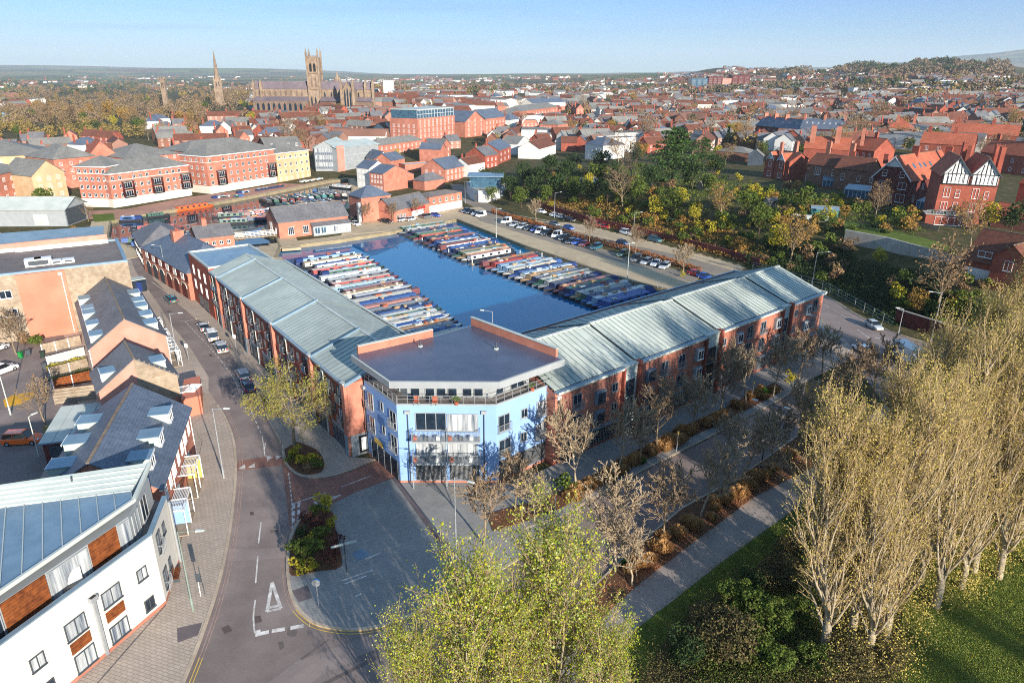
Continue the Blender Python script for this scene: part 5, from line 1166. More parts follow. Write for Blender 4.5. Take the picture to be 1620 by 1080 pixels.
for fl in range(3):
    for k in range(9): u = 6+(W_-7)*k/9; window(g2, Matrix.Translation((u+1, -.1, 1.3+fl*3.3)), (W_-7)/9*.8, 2.3, ('3', grey_p, glass if (k+fl) % 3 else glass_c), split=False)
cg = thing('curved_garage', 'white curved garage with a dark door under a blue glazed pavilion by the harbour street', 'garage', tuple(PT(755, 318)), 0)
c_ = PT(755, 318); Ic = Matrix.Translation(-c_)
q = MB(); q.T = Ic; cp = [PT(*p) for p in ((738, 305), (745, 315), (757, 320), (770, 321), (786, 316))]; q.prism([v2(p) for p in cp]+[v2(cp[-1]+Vector((4, 12, 0))), v2(cp[0]+Vector((4, 12, 0)))], -1, 4.4, render_w, top=concrete); q.build('wall', cg)
q = MB(); q.T = Ic; d0 = PT(752, 319); q.box(d0.x-.3, d0.x+3.4, d0.y-.6, d0.y+.5, 0, 3.0, dgrey); q.build('door', cg)
q = MB(); q.T = Ic; q.box(c_.x-3, c_.x+9, c_.y+4, c_.y+14, 4.4, 8.6, glass_b); q.box(c_.x-4, c_.x+10, c_.y+3, c_.y+15, 8.6, 8.9, zinc_b); q.build('pavilion', cg)
sh_ = house('boat_shed', 'pale grey steel shed with an open right end by the canal', 'shed', (-176, 212), (-139.5, 214), 12, 5.6, 8.2, 'x', grey_p, zinc_w, wins=[('f', [(29, .3, 4.5, 3.6)], ('2', grey_p, zinc_w))], oh=.9)
q = MB(); q.box(36.5, 36.6, .6, 11.4, .2, 5.2, dgrey); q.build('open_end_shade', sh_)  # dark panel over the end wall, painted as the shade inside an opening
house('cream_gabled_house', 'cream rendered gable end at the left edge beyond the flat roofed block', 'house', v2(P(-30, 425)), v2(P(33, 408)), 8, 4.4, 8.5, 'y', render_c, slate_g)
# roofs behind the canal flats
for a, b_, D_, e_, r_, rf, wl, rm_, lab in (
    ((-60, 350), (60, 318), 26, 12, 17, 'h', brick, slate_g, 'orange brick flats at the left edge behind the steel shed'),
    ((-80, 300), (95, 288), 34, 12, 17.5, 'h', render_y, slate_g, 'large block with grey roofs behind the left edge flats'),
    ((62, 330), (112, 322), 16, 11.5, 16, 'y', render_y, slate_g, 'buff gabled flats behind the weeping tree'),
    ((95, 300), (160, 292), 22, 12, 17, 'h', brick, slate_g, 'grey roofed flats behind the corner brick flats'),
    ((150, 290), (192, 287), 14, 12, 17.5, 'y', brick, tile_r, 'flats with a steep orange gable behind the middle canal row'),
    ((205, 292), (290, 281), 24, 11, 15.5, 'h', brick, slate_g, 'broad grey roofed range behind the lower brick flats'),
    ((300, 279), (420, 262), 20, 11, 15, 'h', brick, slate_g, 'long grey roofed range behind the tall brick flats'),
    ((425, 262), (480, 255), 20, 9, 13, 'x', brick, slate_g, 'grey roofed range behind the buff flats')):
    tn('rear_flats', lab, 'flats', a, b_, D_, e_, r_, rf, wl, rm_, wins=[fw_(a, b_, max(3, int(Wd(a, b_)/4)), (3.5, 6.5, 9.3), 1.2, 1.4)], oh=.5)
# ============================================================= LANDMARKS
def PY(px_, py_, Y):
    d = _ray(px_, py_); t = Y/d.y; return Vector((d.x*t, Y, CH+d.z*t))
def pinn(q, x, y, z, w_, h, m): q.add([(x-w_, y-w_, z), (x+w_, y-w_, z), (x+w_, y+w_, z), (x-w_, y+w_, z), (x, y, z+h)], [(0, 1, 4), (1, 2, 4), (2, 3, 4), (3, 0, 4)], m)
def lancet(root, x, y, z, w_, h, m=None):
    q = MB(); q.add([(x-w_/2, y, z), (x+w_/2, y, z), (x+w_/2, y, z+h*.72), (x, y, z+h), (x-w_/2, y, z+h*.72)], [(0, 1, 2, 3, 4)], m or glass); q.build('window', root)
Yc = 600.0; tL, tR = PY(490, 157, Yc), PY(508, 157, Yc); ca = thing('cathedral', 'sandstone cathedral with a tall central tower topped by two visible pinnacles', 'cathedral', (tL.x, Yc, 13), R(0))
TW = tR.x-tL.x; ztop = PY(498, 91, Yc).z-13; zp = PY(498, 75, Yc).z-13
q = MB(); q.box(0, TW, 0, TW, -5, ztop, stone)
for x in (0, TW):
    for y in (0, TW): q.box(x-.6, x+.6, y-.6, y+.6, -5, ztop+2.5, stone); pinn(q, x, y, ztop+2.5, .75, zp-ztop-2.5, stone)
for zz in (.45, .72): q.box(-.3, TW+.3, -.3, TW+.3, ztop*zz, ztop*zz+.6, stone_d)
for k in range(7): q.box(.6+TW*k/7, .6+TW*k/7+1.0, -.15, .3, ztop, ztop+1.3, stone)
q.build('tower', ca)
for fx in (.32, .66): lancet(ca, TW*fx, -.25, ztop*.76, 1.9, 7, black); lancet(ca, TW*fx, -.25, ztop*.50, 1.4, 8, stone_d); lancet(ca, TW*fx-1.2, -.25, 7, 1.2, 8, glass)
nl = PY(402, 150, Yc).x-tL.x; er = PY(590, 150, Yc).x-tL.x; zr = PY(440, 128.5, Yc).z-13; ze = PY(440, 141, Yc).z-13
q = MB(); q.box(nl, 0, 1.5, TW-1.5, -5, ze, stone); q.box(nl, 0, -5, 1.5, -5, ze*.55, stone_d); q.box(TW, er, 1.5, TW-1.5, -5, ze, stone); q.box(TW, er, -4, 1.5, -5, ze*.55, stone_d); q.build('nave_wall', ca)
q = MB(); ym = TW/2
for x0, x1 in ((nl, 0), (TW, er)): q.add([(x0, 1, ze), (x1, 1, ze), (x1, ym, zr), (x0, ym, zr), (x0, TW-1, ze), (x1, TW-1, ze)], [(0, 1, 2, 3), (3, 2, 5, 4), (0, 3, 4), (1, 5, 2)], lead); q.add([(x0, -5.2, ze*.55), (x1, -5.2, ze*.55), (x1, 1.4, ze*.72), (x0, 1.4, ze*.72)], [(0, 1, 2, 3)], lead)
q.build('roof', ca)
for k in range(9): lancet(ca, nl+4+(-nl-6)*k/9, 1.4, ze*.74, 1.6, ze*.22, stone_d); lancet(ca, nl+4+(-nl-6)*k/9, -5.1, 4, 2.0, ze*.3, glass)
for k in range(7): lancet(ca, TW+3+(er-TW-4)*k/7, 1.4, ze*.62, 1.2, ze*.3, glass)
q = MB()
for x in (nl, nl+6, er, er-6): q.box(x-1, x+1, -.2, 2, -5, ze+3, stone); pinn(q, x, .9, ze+3, 1.2, 5, stone)
q.build('turret', ca)
t0, t1 = PY(547, 150, Yc).x-tL.x, PY(565, 150, Yc).x-tL.x
q = MB(); q.box(t0, t1, -14, 4, -5, ze-1, stone); q.add([(t0, -14, ze-1), (t1, -14, ze-1), ((t0+t1)/2, -14, zr)], [(0, 1, 2)], stone)
q.add([(t0-.3, -14.3, ze-1), (t0-.3, 6, ze-1), ((t0+t1)/2, 6, zr), ((t0+t1)/2, -14.3, zr)], [(0, 1, 2, 3)], lead); q.add([(t1+.3, 6, ze-1), (t1+.3, -14.3, ze-1), ((t0+t1)/2, -14.3, zr), ((t0+t1)/2, 6, zr)], [(0, 1, 2, 3)], lead)
for x in (t0, t1): q.box(x-1, x+1, -15, -13, -5, ze+3, stone); pinn(q, x, -14, ze+3, 1.2, 6, stone)
q.build('transept', ca)
for dx in (-2.2, 0, 2.2): lancet(ca, (t0+t1)/2+dx, -14.2, 8, 1.3, 15 if dx == 0 else 13, glass)
def spire(label, px_, ytip, ysp, ybase, Y, w_, m):
    b0 = PY(px_, ybase, Y); zb = b0.z-10; t = thing('church_spire', label, 'church', (b0.x, Y, zb), R(20)); hs = PY(px_, ysp, Y).z-zb; ht = PY(px_, ytip, Y).z-zb
    q = MB(); q.box(-w_/2, w_/2, -w_/2, w_/2, 0, hs, m); [q.box(x-.6, x+.6, y-.6, y+.6, 0, hs+1.5, m) for x in (-w_/2, w_/2) for y in (-w_/2, w_/2)]; q.build('tower', t)
    q = MB(); q.lathe([(w_*.42, hs), (w_*.03, ht)], 8, m); q.build('spire', t)
    for fx in (-.2, .2): lancet(t, w_*fx, -w_/2-.1, hs*.72, w_*.14, hs*.2, black)
spire('very slender pale needle spire left of the cathedral', 347, 80, 125, 152, 820, 7.0, stone)
spire('small distant pale spire just right of the cathedral tower', 534, 112, 124, 130, 1300, 7, stone)
for x0, x1, yt, yb, Y, m, lab, nm, n_ in ((256, 263, 126, 152, 850, stone, 'square stone church tower far left of the needle spire', 'church_tower', 2), (607, 622, 127, 147, 900, render_w, 'white concrete tower block right of the cathedral', 'tower_block', 6), (633, 642, 133, 148, 950, stone_d, 'small stone church tower right of the white tower block', 'church_tower', 2),
    (1093, 1119, 124, 137, 1400, glass_b, 'blue glazed office block on the right skyline', 'office_block', 4), (1120, 1141, 121, 137, 1420, brick_plum, 'left brown block of the three on the right skyline', 'tower_block', 5), (1142, 1156, 124, 138, 1430, brick_pk, 'middle pink block of the three on the right skyline', 'tower_block', 5), (1157, 1185, 119, 138, 1440, brick_plum, 'right and widest brown block on the right skyline', 'tower_block', 5)):
    a, c = PY(x0, yb, Y), PY(x1, yb, Y); zt = PY(x0, yt, Y).z; t = thing(nm, lab, 'tower' if 'tower' in nm else 'office', (a.x, Y, a.z-12), 0); W_ = c.x-a.x; h = zt-a.z+12
    q = MB(); q.box(0, W_, 0, W_*.8, -10, h, m); q.build('wall', t)
    if 'church' in nm:
        q = MB(); [pinn(q, x, y, h, .9, 4, m) for x in (0, W_) for y in (0, W_*.8)]; q.build('pinnacle', t); lancet(t, W_*.35, -.1, h*.7, W_*.15, h*.2, black); lancet(t, W_*.65, -.1, h*.7, W_*.15, h*.2, black)
    else:
        for i in range(n_):
            z0 = 12+(h-13)*i/n_
            for k in range(3): window(t, Matrix.Translation((W_*(k+.5)/3, -.1, z0)), W_*.2, (h-13)/n_*.55, ('2', None, glass), split=False)
# ============================================================= VICTORIAN HOUSES ON THE BANK
def bargeboard(q, x0, x1, y, ez, rz, m=None):
    m = m or white; xm = (x0+x1)/2
    for xa, xb, za, zb in ((x0, xm, ez, rz), (xm, x1, rz, ez)):
        q.add([(xa, y-.08, za-.35), (xb, y-.08, zb-.35), (xb, y-.08, zb+.05), (xa, y-.08, za+.05), (xa, y, za-.35), (xb, y, zb-.35), (xb, y, zb+.05), (xa, y, za+.05)], [(0, 1, 2, 3), (4, 7, 6, 5), (0, 4, 5, 1), (3, 2, 6, 7)], m)
sash = ('s', white, glass)
va, vb = PT(1474, 350), PT(1563, 356); vz = min(va.z, vb.z)
o, ang, VW = frame(va, vb); v1 = thing('timbered_villa', 'tall red villa with twin black and white timbered gables above a terrace', 'villa', (va.x, va.y, vz), ang)
hh = VW/2; ez, rz = 12.6, 17.0
q = MB(); q.box(0, VW, 0, 15, -4, ez, brick_dk); q.build('wall', v1)
for i in range(2):
    x0 = i*hh; q = MB(); rf = MB(); gable(q, rf, hh, 15, ez, rz, 'y', .45, tile_r, render_w, x0=x0, y0=0 if i else 0)
    q.box(x0+.3, x0+hh-.3, -.35, 0, ez-2.4, ez, render_w)
    w0 = q; q = MB()
    for k in range(7): x = x0+.4+(hh-.9)*k/6; q.box(x-.09, x+.09, -.4, -.34, ez-2.4, ez, black)
    for k in range(5):
        x = x0+hh*(k+1)/6; zt = ez+(rz-ez)*(1-abs(x-x0-hh/2)/(hh/2))-.3
        q.add([(x-.1, -.06, ez), (x+.1, -.06, ez), (x+.1+(x0+hh/2-x)*.35, -.06, zt), (x-.1+(x0+hh/2-x)*.35, -.06, zt)], [(0, 1, 2, 3)], black)
    q.box(x0, x0+hh, -.12, -.0, ez-.05, ez+.2, black); q.box(x0, x0+hh, -.42, -.0, ez-2.6, ez-2.4, black); tag(q.build('timber', v1), kind='stuff'); w0.build('gable', v1)
    bargeboard(rf, x0-.3, x0+hh+.3, -.42, ez-.2, rz, dgrey); rf.build('roof', v1)
    window(v1, Matrix.Translation((x0+hh/2, -.42, ez-2.2)), 3.4, 1.7, ('4', white, glass), split=False)
    for fx, w_ in ((.3, 1.5), (.68, 1.0)):
        window(v1, Matrix.Translation((x0+hh*fx, -.05, 6.6)), w_, 2.6 if w_ > 1.2 else 2.0, ('2' if w_ > 1.2 else 's', white, glass), split=False); window(v1, Matrix.Translation((x0+hh*fx, -.05, 3.1)), w_, 2.3, ('2' if w_ > 1.2 else 's', white, glass), split=False)
for x, y in ((VW-.2, 3.0), (VW-.2, 8.0), (hh, 13.8)): chimney(v1, x, y, 4, 19.5, 1.0, 2.2, brick_dk, 2)
for k in range(2): window(v1, wmat('r', VW, 15, 11.5, 3.4+k*4, .04), 1.0, 1.8, sash, split=False)
q = MB(); q.box(-2.6, VW*.62, -5.2, 0, -4, 2.6, brick_dk); q.box(-2.8, VW*.62+.2, -5.4, .0, 2.6, 2.8, concrete); q.build('terrace_wall', v1)
window(v1, Matrix.Translation((2.6, -5.25, .1)), 6.0, 2.1, ('4', white, glass_b), split=False); window(v1, Matrix.Translation((VW*.62-2, -5.25, 0)), 1.8, 2.1, ('2', white, glass_c), split=False)
q = MB()
for k in range(15): x = -2.6+(VW*.62+2.6)*k/14; q.box(x-.04, x+.04, -5.2, -5.12, 2.8, 3.8, galv)
q.box(-2.6, VW*.62, -5.2, -5.12, 3.75, 3.82, galv); q.build('terrace_railing', v1)
q = MB(); [blob_bush(q, (x, -4.6, 3.0), .55, 60, leafg, rnd) for x in (-1, 1.5, 3.2, 6, 8)]; tag(q.build('terrace_planting', v1), kind='stuff')
ga, gb = PT(1375, 320), PT(1432, 328)
v2_ = tn('gabled_villa', 'dark brick villa with one huge white edged gable and a long red tiled roof', 'villa', (1375, 320), (1432, 328), 30, 8.2, 14.4, 'y', brick_plum, tile_r, chim=[(5.5, 12, 11, 16.6, 2.0, .9), (9.5, 26, 9, 16, 2.0, .9)], oh=.6,
          wins=[('f', [(3.0, 8.4, 1.4, 1.8), (8.2, 8.4, 1.4, 1.8)], sash), ('f', [(2.6, 5.0, 1.6, 2.0), (8.8, 5.0, 2.4, 2.0), (8.8, 1.2, 2.6, 2.4), (5.8, 1.0, 1.2, 2.3)], ('2', white, glass)), ('r', [(4, 1.4, 1.1, 1.7), (9, 4.6, 1.1, 1.6), (16, 4.6, 1.1, 1.6)], sash)])
q = MB(); W_ = v2_['_W']; bargeboard(q, -.5, W_+.5, -.62, 7.7, 14.4); q.add([(W_*.25, -.1, 11.3), (W_*.75, -.1, 11.3), (W_/2, -.1, 14.2)], [(0, 1, 2)], render_w); q.build('bargeboard', v2_)
for i, yy in enumerate((6, 10, 13, 17)):
    q = MB(); k = (14.4-8.2)/(W_/2); x = W_-2.6; z = 8.2+k*2.6+.2
    q.add([(x+.5, yy, z-.5*k), (x+.5, yy+1.2, z-.5*k), (x-.6, yy+1.2, z+.6*k), (x-.6, yy, z+.6*k)], [(0, 1, 2, 3)], glass_b); q.build('rooflight', v2_)
def cons(label, a, b_, dep, h=2.6):
    pa, pb = PT(*a), PT(*b_); o, ang, W_ = frame(pa, pb); t = thing('conservatory', label, 'conservatory', (pa.x, pa.y, min(pa.z, pb.z)), ang)
    q = MB(); q.box(0, W_, 0, dep, -1.5, .5, brick_dk); q.build('base_wall', t)
    q = MB(); q.box(.05, W_-.05, .05, dep, .5, h, glass_b); n_ = max(3, int(W_/1.1))
    for k in range(n_+1): x = W_*k/n_; q.box(x-.05, x+.05, -.02, .06, .5, h, white)
    q.box(0, W_, -.03, .05, h-.12, h, white); q.build('glazing', t)
    q = MB(); q.add([(-.2, -.3, h), (W_+.2, -.3, h), (W_+.2, dep, h+1.0), (-.2, dep, h+1.0), (-.2, -.3, h+.1), (W_+.2, -.3, h+.1), (W_+.2, dep, h+1.1), (-.2, dep, h+1.1)], [(0, 3, 2, 1), (4, 5, 6, 7), (0, 1, 5, 4), (1, 2, 6, 5), (3, 0, 4, 7)], zinc_b); q.build('roof', t)
    return t
cons('glazed garden room with a pale blue roof left of the huge gable', (1334, 314), (1374, 318), 5, 3)
cons('small glass conservatory right of the green shrub below the brick villas', (1300, 297), (1330, 299), 5)
cons('white fronted garden room below the dormered cottage', (1273, 290), (1300, 293), 4)
cons('white gabled conservatory between the two big villas', (1448, 332), (1466, 335), 5)
tn('brick_villa', 'dull red villa with two tall windows joined to the huge gable', 'villa', (1316, 298), (1366, 304), 11, 7.0, 10.6, 'x', brick_br, tile_b, chim=[(2, 8, 9, 12, 1.4), (13, 8, 9, 12, 1.4)], wins=[('f', [(3, 3.2, 1.2, 2.2), (8.4, 3.2, 1.2, 2.2), (12.5, 3.4, 1.0, 1.6)], sash)])
tn('brick_villa', 'dull red house with a pointed dormer left of the two window villa', 'villa', (1273, 290), (1316, 296), 10, 7.0, 10.4, 'x', brick_br, tile_b, chim=[(3, 7, 8, 14.5, 1.6, 1.0, brick), (12, 7, 8, 14.5, 1.6, 1.0, brick)], wins=[('f', [(4.4, 3.6, 2.2, 2.6)], ('3', white, glass)), ('f', [(10.4, 3.8, 1.1, 2.2)], sash)])
v5 = tn('twin_gabled_villa', 'red brick house with two small pointed gables at the left end of the villa row', 'villa', (1207, 280), (1245, 286), 10, 7.2, 10.0, 'x', brick_dk, tile_b, chim=[(7, 8, 8, 13.5, 1.3, 1.0, brick)], wins=[('f', [(3.4, 4.6, 1.5, 2.2), (9.0, 4.6, 1.5, 2.2), (3.4, .9, 1.8, 2.0), (9.0, .9, 2.2, 2.0)], sash)])
for u in (3.4, 9.0):
    q = MB(); rf = MB(); q.box(u-1.9, u+1.9, -.4, 1, 0, 7.2, brick_dk); gable(q, rf, 3.8, 4.4, 7.2, 9.8, 'y', .3, tile_r, render_w, x0=u-1.9, y0=-.4); bargeboard(rf, u-2.1, u+2.1, -.72, 7.0, 9.8, white); q.build('bay', v5); rf.build('bay_roof', v5)
    window(v5, Matrix.Translation((u, -.45, 4.4)), 1.5, 2.2, sash, split=False); window(v5, Matrix.Translation((u, -.45, .8)), 2.0, 2.0, sash, split=False)
tn('orange_gabled_house', 'bright orange brick gable catching the sun beside the twin gables', 'house', (1246, 284), (1273, 280), 9, 6.6, 9.6, 'y', brick, tile_r, chim=[(1.2, 5, 7, 13, 1.2, 1.0, brick)], wins=[('f', [(3, 4, 1.0, 1.6)], sash)])
tn('red_roofed_house', 'red roofed house with two very tall chimneys behind the dormered cottage', 'house', (1268, 262), (1338, 266), 12, 7.5, 12, 'x', brick_dk, tile_r, chim=[(2.5, 3, 9, 16.5, 2, 1.0, brick), (12.5, 3, 9, 16.5, 2, 1, brick), (22, 6, 9, 16, 1.4, 1, brick)])
tn('red_roofed_house', 'square house with a red hipped roof and paired chimneys behind the villas', 'house', (1397, 226), (1440, 228), 13, 8.0, 13.0, 'h', brick, tile_r, chim=[(5, 4, 10, 14.5, 1.5, 1, brick), (13, 4, 10, 14.5, 1.5, 1, brick)], wins=[('f', [(3, 5, 2.2, 1.6), (12, 5, 2, 1.6)], ('3', white, glass))])
tn('brick_villa', 'orange villa cut by the right edge with a tiled side wing', 'villa', (1597, 352), (1700, 372), 14, 10.5, 15.5, 'x', brick, tile_r, chim=[(1, 6, 9, 17.5, 1.0, 2.4, brick)], wins=[('f', [(3, 6.4, 1.2, 2.2), (7, 6.4, 1.2, 2.2), (3, 2.4, 1.2, 2.2)], sash)])
tn('side_wing', 'low tiled wing behind the yellow bush at the right edge', 'house', (1566, 358), (1640, 370), 6, 3.4, 6.0, 'x', brick, tile_r)
tn('low_garage_row', 'long low building with a grey brown roof left of the villa row', 'garage', (1132, 253), (1183, 256), 12, 4.2, 6.4, 'h', brick_br, slate_g)
tn('dark_garage', 'dark blue timber garage beside the low grey roof', 'garage', (1182, 262), (1206, 262), 9, 4.2, 6.6, 'y', zinc_d, slate_g)
for a, b_, lab in (((1193, 219), (1263, 226), 'left dark slate terrace with rooflights and white bays above the villas'), ((1263, 226), (1330, 228), 'right dark slate terrace with rooflights behind the villas')):
    tr_ = tn('bay_terrace', lab, 'terrace', a, b_, 12, 8.0, 13.0, 'x', brick_plum, slate_b, chim=[(.6, 6, 12, 15, 1, 2.5, brick), (11, 6, 12, 15, 1, 2.5, brick), (21.5, 6, 12, 15, 1, 2.5, brick)], wins=[fw_(a, b_, 8, (.8, 4.4), 1.5, 2.2, ('2', white, glass_c))])
    for i in range(7): q = MB(); W_ = tr_['_W']; x = 2+(W_-4)*i/6; k = 5/6; y = 2.6; z = 8+y*k+.2; q.add([(x, y, z), (x+.9, y, z), (x+.9, y+1.1, z+1.1*k), (x, y+1.1, z+1.1*k)], [(0, 1, 2, 3)], glass_c); q.build('rooflight', tr_)
hr = tn('brown_roofed_house', 'brown tiled house with a red gabled bay at the lower right behind poplars', 'house', (1521, 440), (1612, 462), 10, 4.6, 9.8, 'x', brick_dk, tile_b, wins=[('f', [(3.6, 1.0, 1.6, 1.3)], ('2', white, glass))], oh=.5)
q = MB(); rf = MB(); q.box(5.4, 11.2, -1.6, 2, -3, 6.4, brick_dk); gable(q, rf, 5.8, 6.5, 6.4, 8.8, 'y', .3, tile_b, brick_dk, x0=5.4, y0=-1.6); q.box(.2, 5.4, -.1, 0, -1, 2.8, render_w); q.build('bay', hr); rf.build('bay_roof', hr)
window(hr, Matrix.Translation((8.3, -1.65, 3.8)), 1.5, 2.0, ('2', white, glass), split=False); window(hr, Matrix.Translation((3.2, -.0, 5.2)), 2.6, 1.2, ('2', white, glass), split=False)
for a, b_, lab in (((1450, 252), (1532, 258), 'long red tiled house directly behind the timbered villa'), ((1545, 268), (1630, 280), 'red tiled house behind the orange villa at the right edge'), ((1498, 234), (1604, 240), 'second long red roof up the hill behind the timbered villa'), ((1338, 262), (1378, 268), 'small red roofed house in the gap left of the huge gable')):
    tn('red_roofed_house', lab, 'house', a, b_, 12, 7.5, 12.2, 'x', brick_dk, tile_r, chim=[(2, 6, 10, 14.5, 1.4, .9), (Wd(a, b_)*.6, 6, 10, 14.5, 1.4, .9)], wins=[fw_(a, b_, 4, (1.2, 4.6), 1.2, 1.7)])
# greenhouse, sheds, retaining wall, garden fences
def shed(nm, lab, a, w_, d_, h, m, rm_, rz=.3):
    p = PT(*a); t = thing(nm, lab, 'shed', tuple(p), rz); q = MB(); w2 = MB(); q.box(0, w_, 0, d_, -1, h, m); gable(q, w2, w_, d_, h, h+.7, 'x', .15, rm_, m); q.build('wall', t); w2.build('roof', t); q = MB(); q.box(w_*.35, w_*.65, -.04, 0, 0, 1.9, dgrey); q.build('door', t)
shed('garden_shed', 'small dark shed with pale door among the shrubs above the layby', (1110, 302), 4, 3, 2.2, timber_g, felt)
shed('garden_shed', 'teal painted shed row beside the polytunnel', (1282, 342), 7, 3, 2.0, pm('teal_paint', lin(64, 118, 112), None, 1), zinc_b, -.3)
shed('summer_house', 'blue garden shed half hidden by trees above the bank', (922, 296), 6, 4, 2.4, pm('blue_paint', lin(56, 112, 150), None, 1), zinc_b)
shed('garden_shed', 'grey garden shed below the twin gabled house', (1215, 330), 3.4, 2.6, 2.1, timber_g, felt)
p = PT(1252, 352); t = thing('polytunnel', 'white half round polytunnel in the gardens on the bank', 'polytunnel', tuple(p), -.45); q = MB()
for k in range(8):
    a0, a1 = math.pi*k/8, math.pi*(k+1)/8; q.add([(x, 1.9-1.9*math.cos(a), .1+2.0*math.sin(a)) for x in (0, 9) for a in (a0, a1)], [(0, 1, 3, 2)], zinc_w)
q.add([(0, 1.9-1.9*math.cos(math.pi*k/8), .1+2.0*math.sin(math.pi*k/8)) for k in range(9)], [tuple(range(9))], zinc_w); q.build('cover', t); q = MB(); q.box(-.1, 9.1, -.08, 0, -.5, .3, timber_g); q.build('base_board', t)
rwp = [PT(*p) for p in ((1334, 384), (1400, 396), (1480, 412), (1518, 420))]; t = thing('retaining_wall', 'long grey retaining wall below the sunlit lawn of the villas', 'wall', tuple(rwp[0]), 0); q = MB(); q.T = Matrix.Translation(-rwp[0])
zt = rwp[0].z+3.2
q.prism([v2(p) for p in rwp]+[v2(p+Vector((.4, .8, 0))) for p in rwp[::-1]], rwp[0].z-3, zt, concrete); q.build('masonry', t)
q = MB(); q.prism([v2(p+Vector((.3, .6, 0))) for p in rwp]+[v2(p+Vector((5, 13, 0))) for p in rwp[::-1]], rwp[0].z-3, zt-.1, lawn); tag(q.build('upper_lawn'), kind='structure')
def slat_fence(nm, lab, pts, h, m, pm_, step=2.4, boards=5, z0=None):
    """posts and separate boards along a line of ground points"""
    P_ = [Vector(p) for p in pts]; t = thing(nm, lab, 'fence', tuple(P_[0]), 0); I = Matrix.Translation(-P_[0])
    for a, c in zip(P_[:-1], P_[1:]):
        L = (c-a).length; n_ = max(1, round(L/step)); d = (c-a)/n_
        for i in range(n_):
            s, e = a+d*i, a+d*(i+1); q = MB(); q.T = I @ Matrix.Translation(s) @ Matrix.Rotation(math.atan2(d.y, d.x), 4, 'Z'); q.box(-.06, .06, -.06, .06, -.2, h+.1, pm_); q.build('post', t)
            for b_ in range(boards):
                q = MB(); q.T = I @ Matrix.Translation(s) @ Matrix.Rotation(math.atan2(d.y, d.x), 4, 'Z'); LL = (e-s).length
                q.box(.07, LL-.07, -.02, .02, .1+h*b_/boards, .1+h*(b_+.86)/boards, m); q.build('board', t)
    return t
slat_fence('garden_fence', 'white railed timber fence directly below the terracotta wall', [P(68, 560), P(130, 545)], 1.7, timber_g, white)
slat_fence('garden_fence', 'pale garden fence, second below the terracotta wall', [P(76, 578), P(136, 562)], 1.5, render_c, white)
slat_fence('garden_fence', 'grey garden fence between the yellow and green hedges', [P(80, 596), P(141, 580)], 1.5, timber_g, white)
slat_fence('garden_fence', 'orange brown garden fence below the green hedge', [P(86, 618), P(146, 603)], 1.8, timber_o, white)
slat_fence('garden_fence', 'long weathered fence lowest of the garden fences beside the terraces', [P(88, 640), P(154, 632)], 2.4, timber_g, timber_g)
slat_fence('garden_fence', 'timber fence along the villa lawn', [PT(1430, 352), PT(1485, 366)], 1.2, timber_g, timber_g, 3, 3)
bw = [P(1414, 512), P(1478, 533), P(1540, 552), P(1620, 575)]; t = thing('brick_boundary_wall', 'dark brick wall curving along the junction at the right', 'wall', tuple(bw[0]), 0); q = MB(); q.T = Matrix.Translation(-bw[0]); q.prism([v2(p) for p in bw]+[v2(p+Vector((.2, .35, 0))) for p in bw[::-1]], -1, 3.0, brick_plum); q.prism([v2(p+Vector((-.05, -.08, 0))) for p in bw]+[v2(p+Vector((.25, .42, 0))) for p in bw[::-1]], 3.0, 3.12, concrete); q.build('masonry', t)
lwp = [P(850, 331), P(926, 353), P(1000, 371), P(1080, 390), P(1160, 412), P(1200, 425)]; t = thing('ivy_wall', 'low dark stone wall along the far side of the layby', 'wall', tuple(lwp[0]), 0); q = MB(); q.T = Matrix.Translation(-lwp[0]); q.prism([v2(p) for p in lwp]+[v2(p+Vector((.3, .6, 0))) for p in lwp[::-1]], -1, 2.4, brick_plum); q.build('masonry', t)
# ============================================================= BOATS
def hullshape(L, W_, z0, z1, bow=2.2, taper=.82):
    pl_ = [(-L/2, -W_/2*.86), (-L/2+.5, -W_/2), (L/2-bow, -W_/2), (L/2-bow*.4, -W_/2*.62), (L/2, 0), (L/2-bow*.4, W_/2*.62), (L/2-bow, W_/2), (-L/2+.5, W_/2), (-L/2, W_/2*.86)]
    return [(x*(.985), y*taper, z0) for x, y in pl_], [(x, y, z1) for x, y in pl_]
bcol = {k: pm('boat_'+k, lin(*c), None, 1.2, rough=.45, spec=.45, stain=.08, obj=True) for k, c in dict(navy=(44, 56, 92), black=(44, 44, 48), green=(52, 92, 76), red=(160, 68, 64), maroon=(104, 60, 62), blue=(52, 86, 146), sky=(130, 160, 186), cream=(190, 184, 170), white=(198, 200, 198), grey=(140, 144, 148), teal=(46, 120, 124), orange=(206, 96, 44), tan=(172, 142, 104), slate=(88, 92, 100), pink=(172, 122, 112)).items()}
bk_ = list(bcol)
cover = pm('canvas_cover', lin(40, 60, 110), lin(30, 46, 90), 1.5, rough=.9, obj=True)
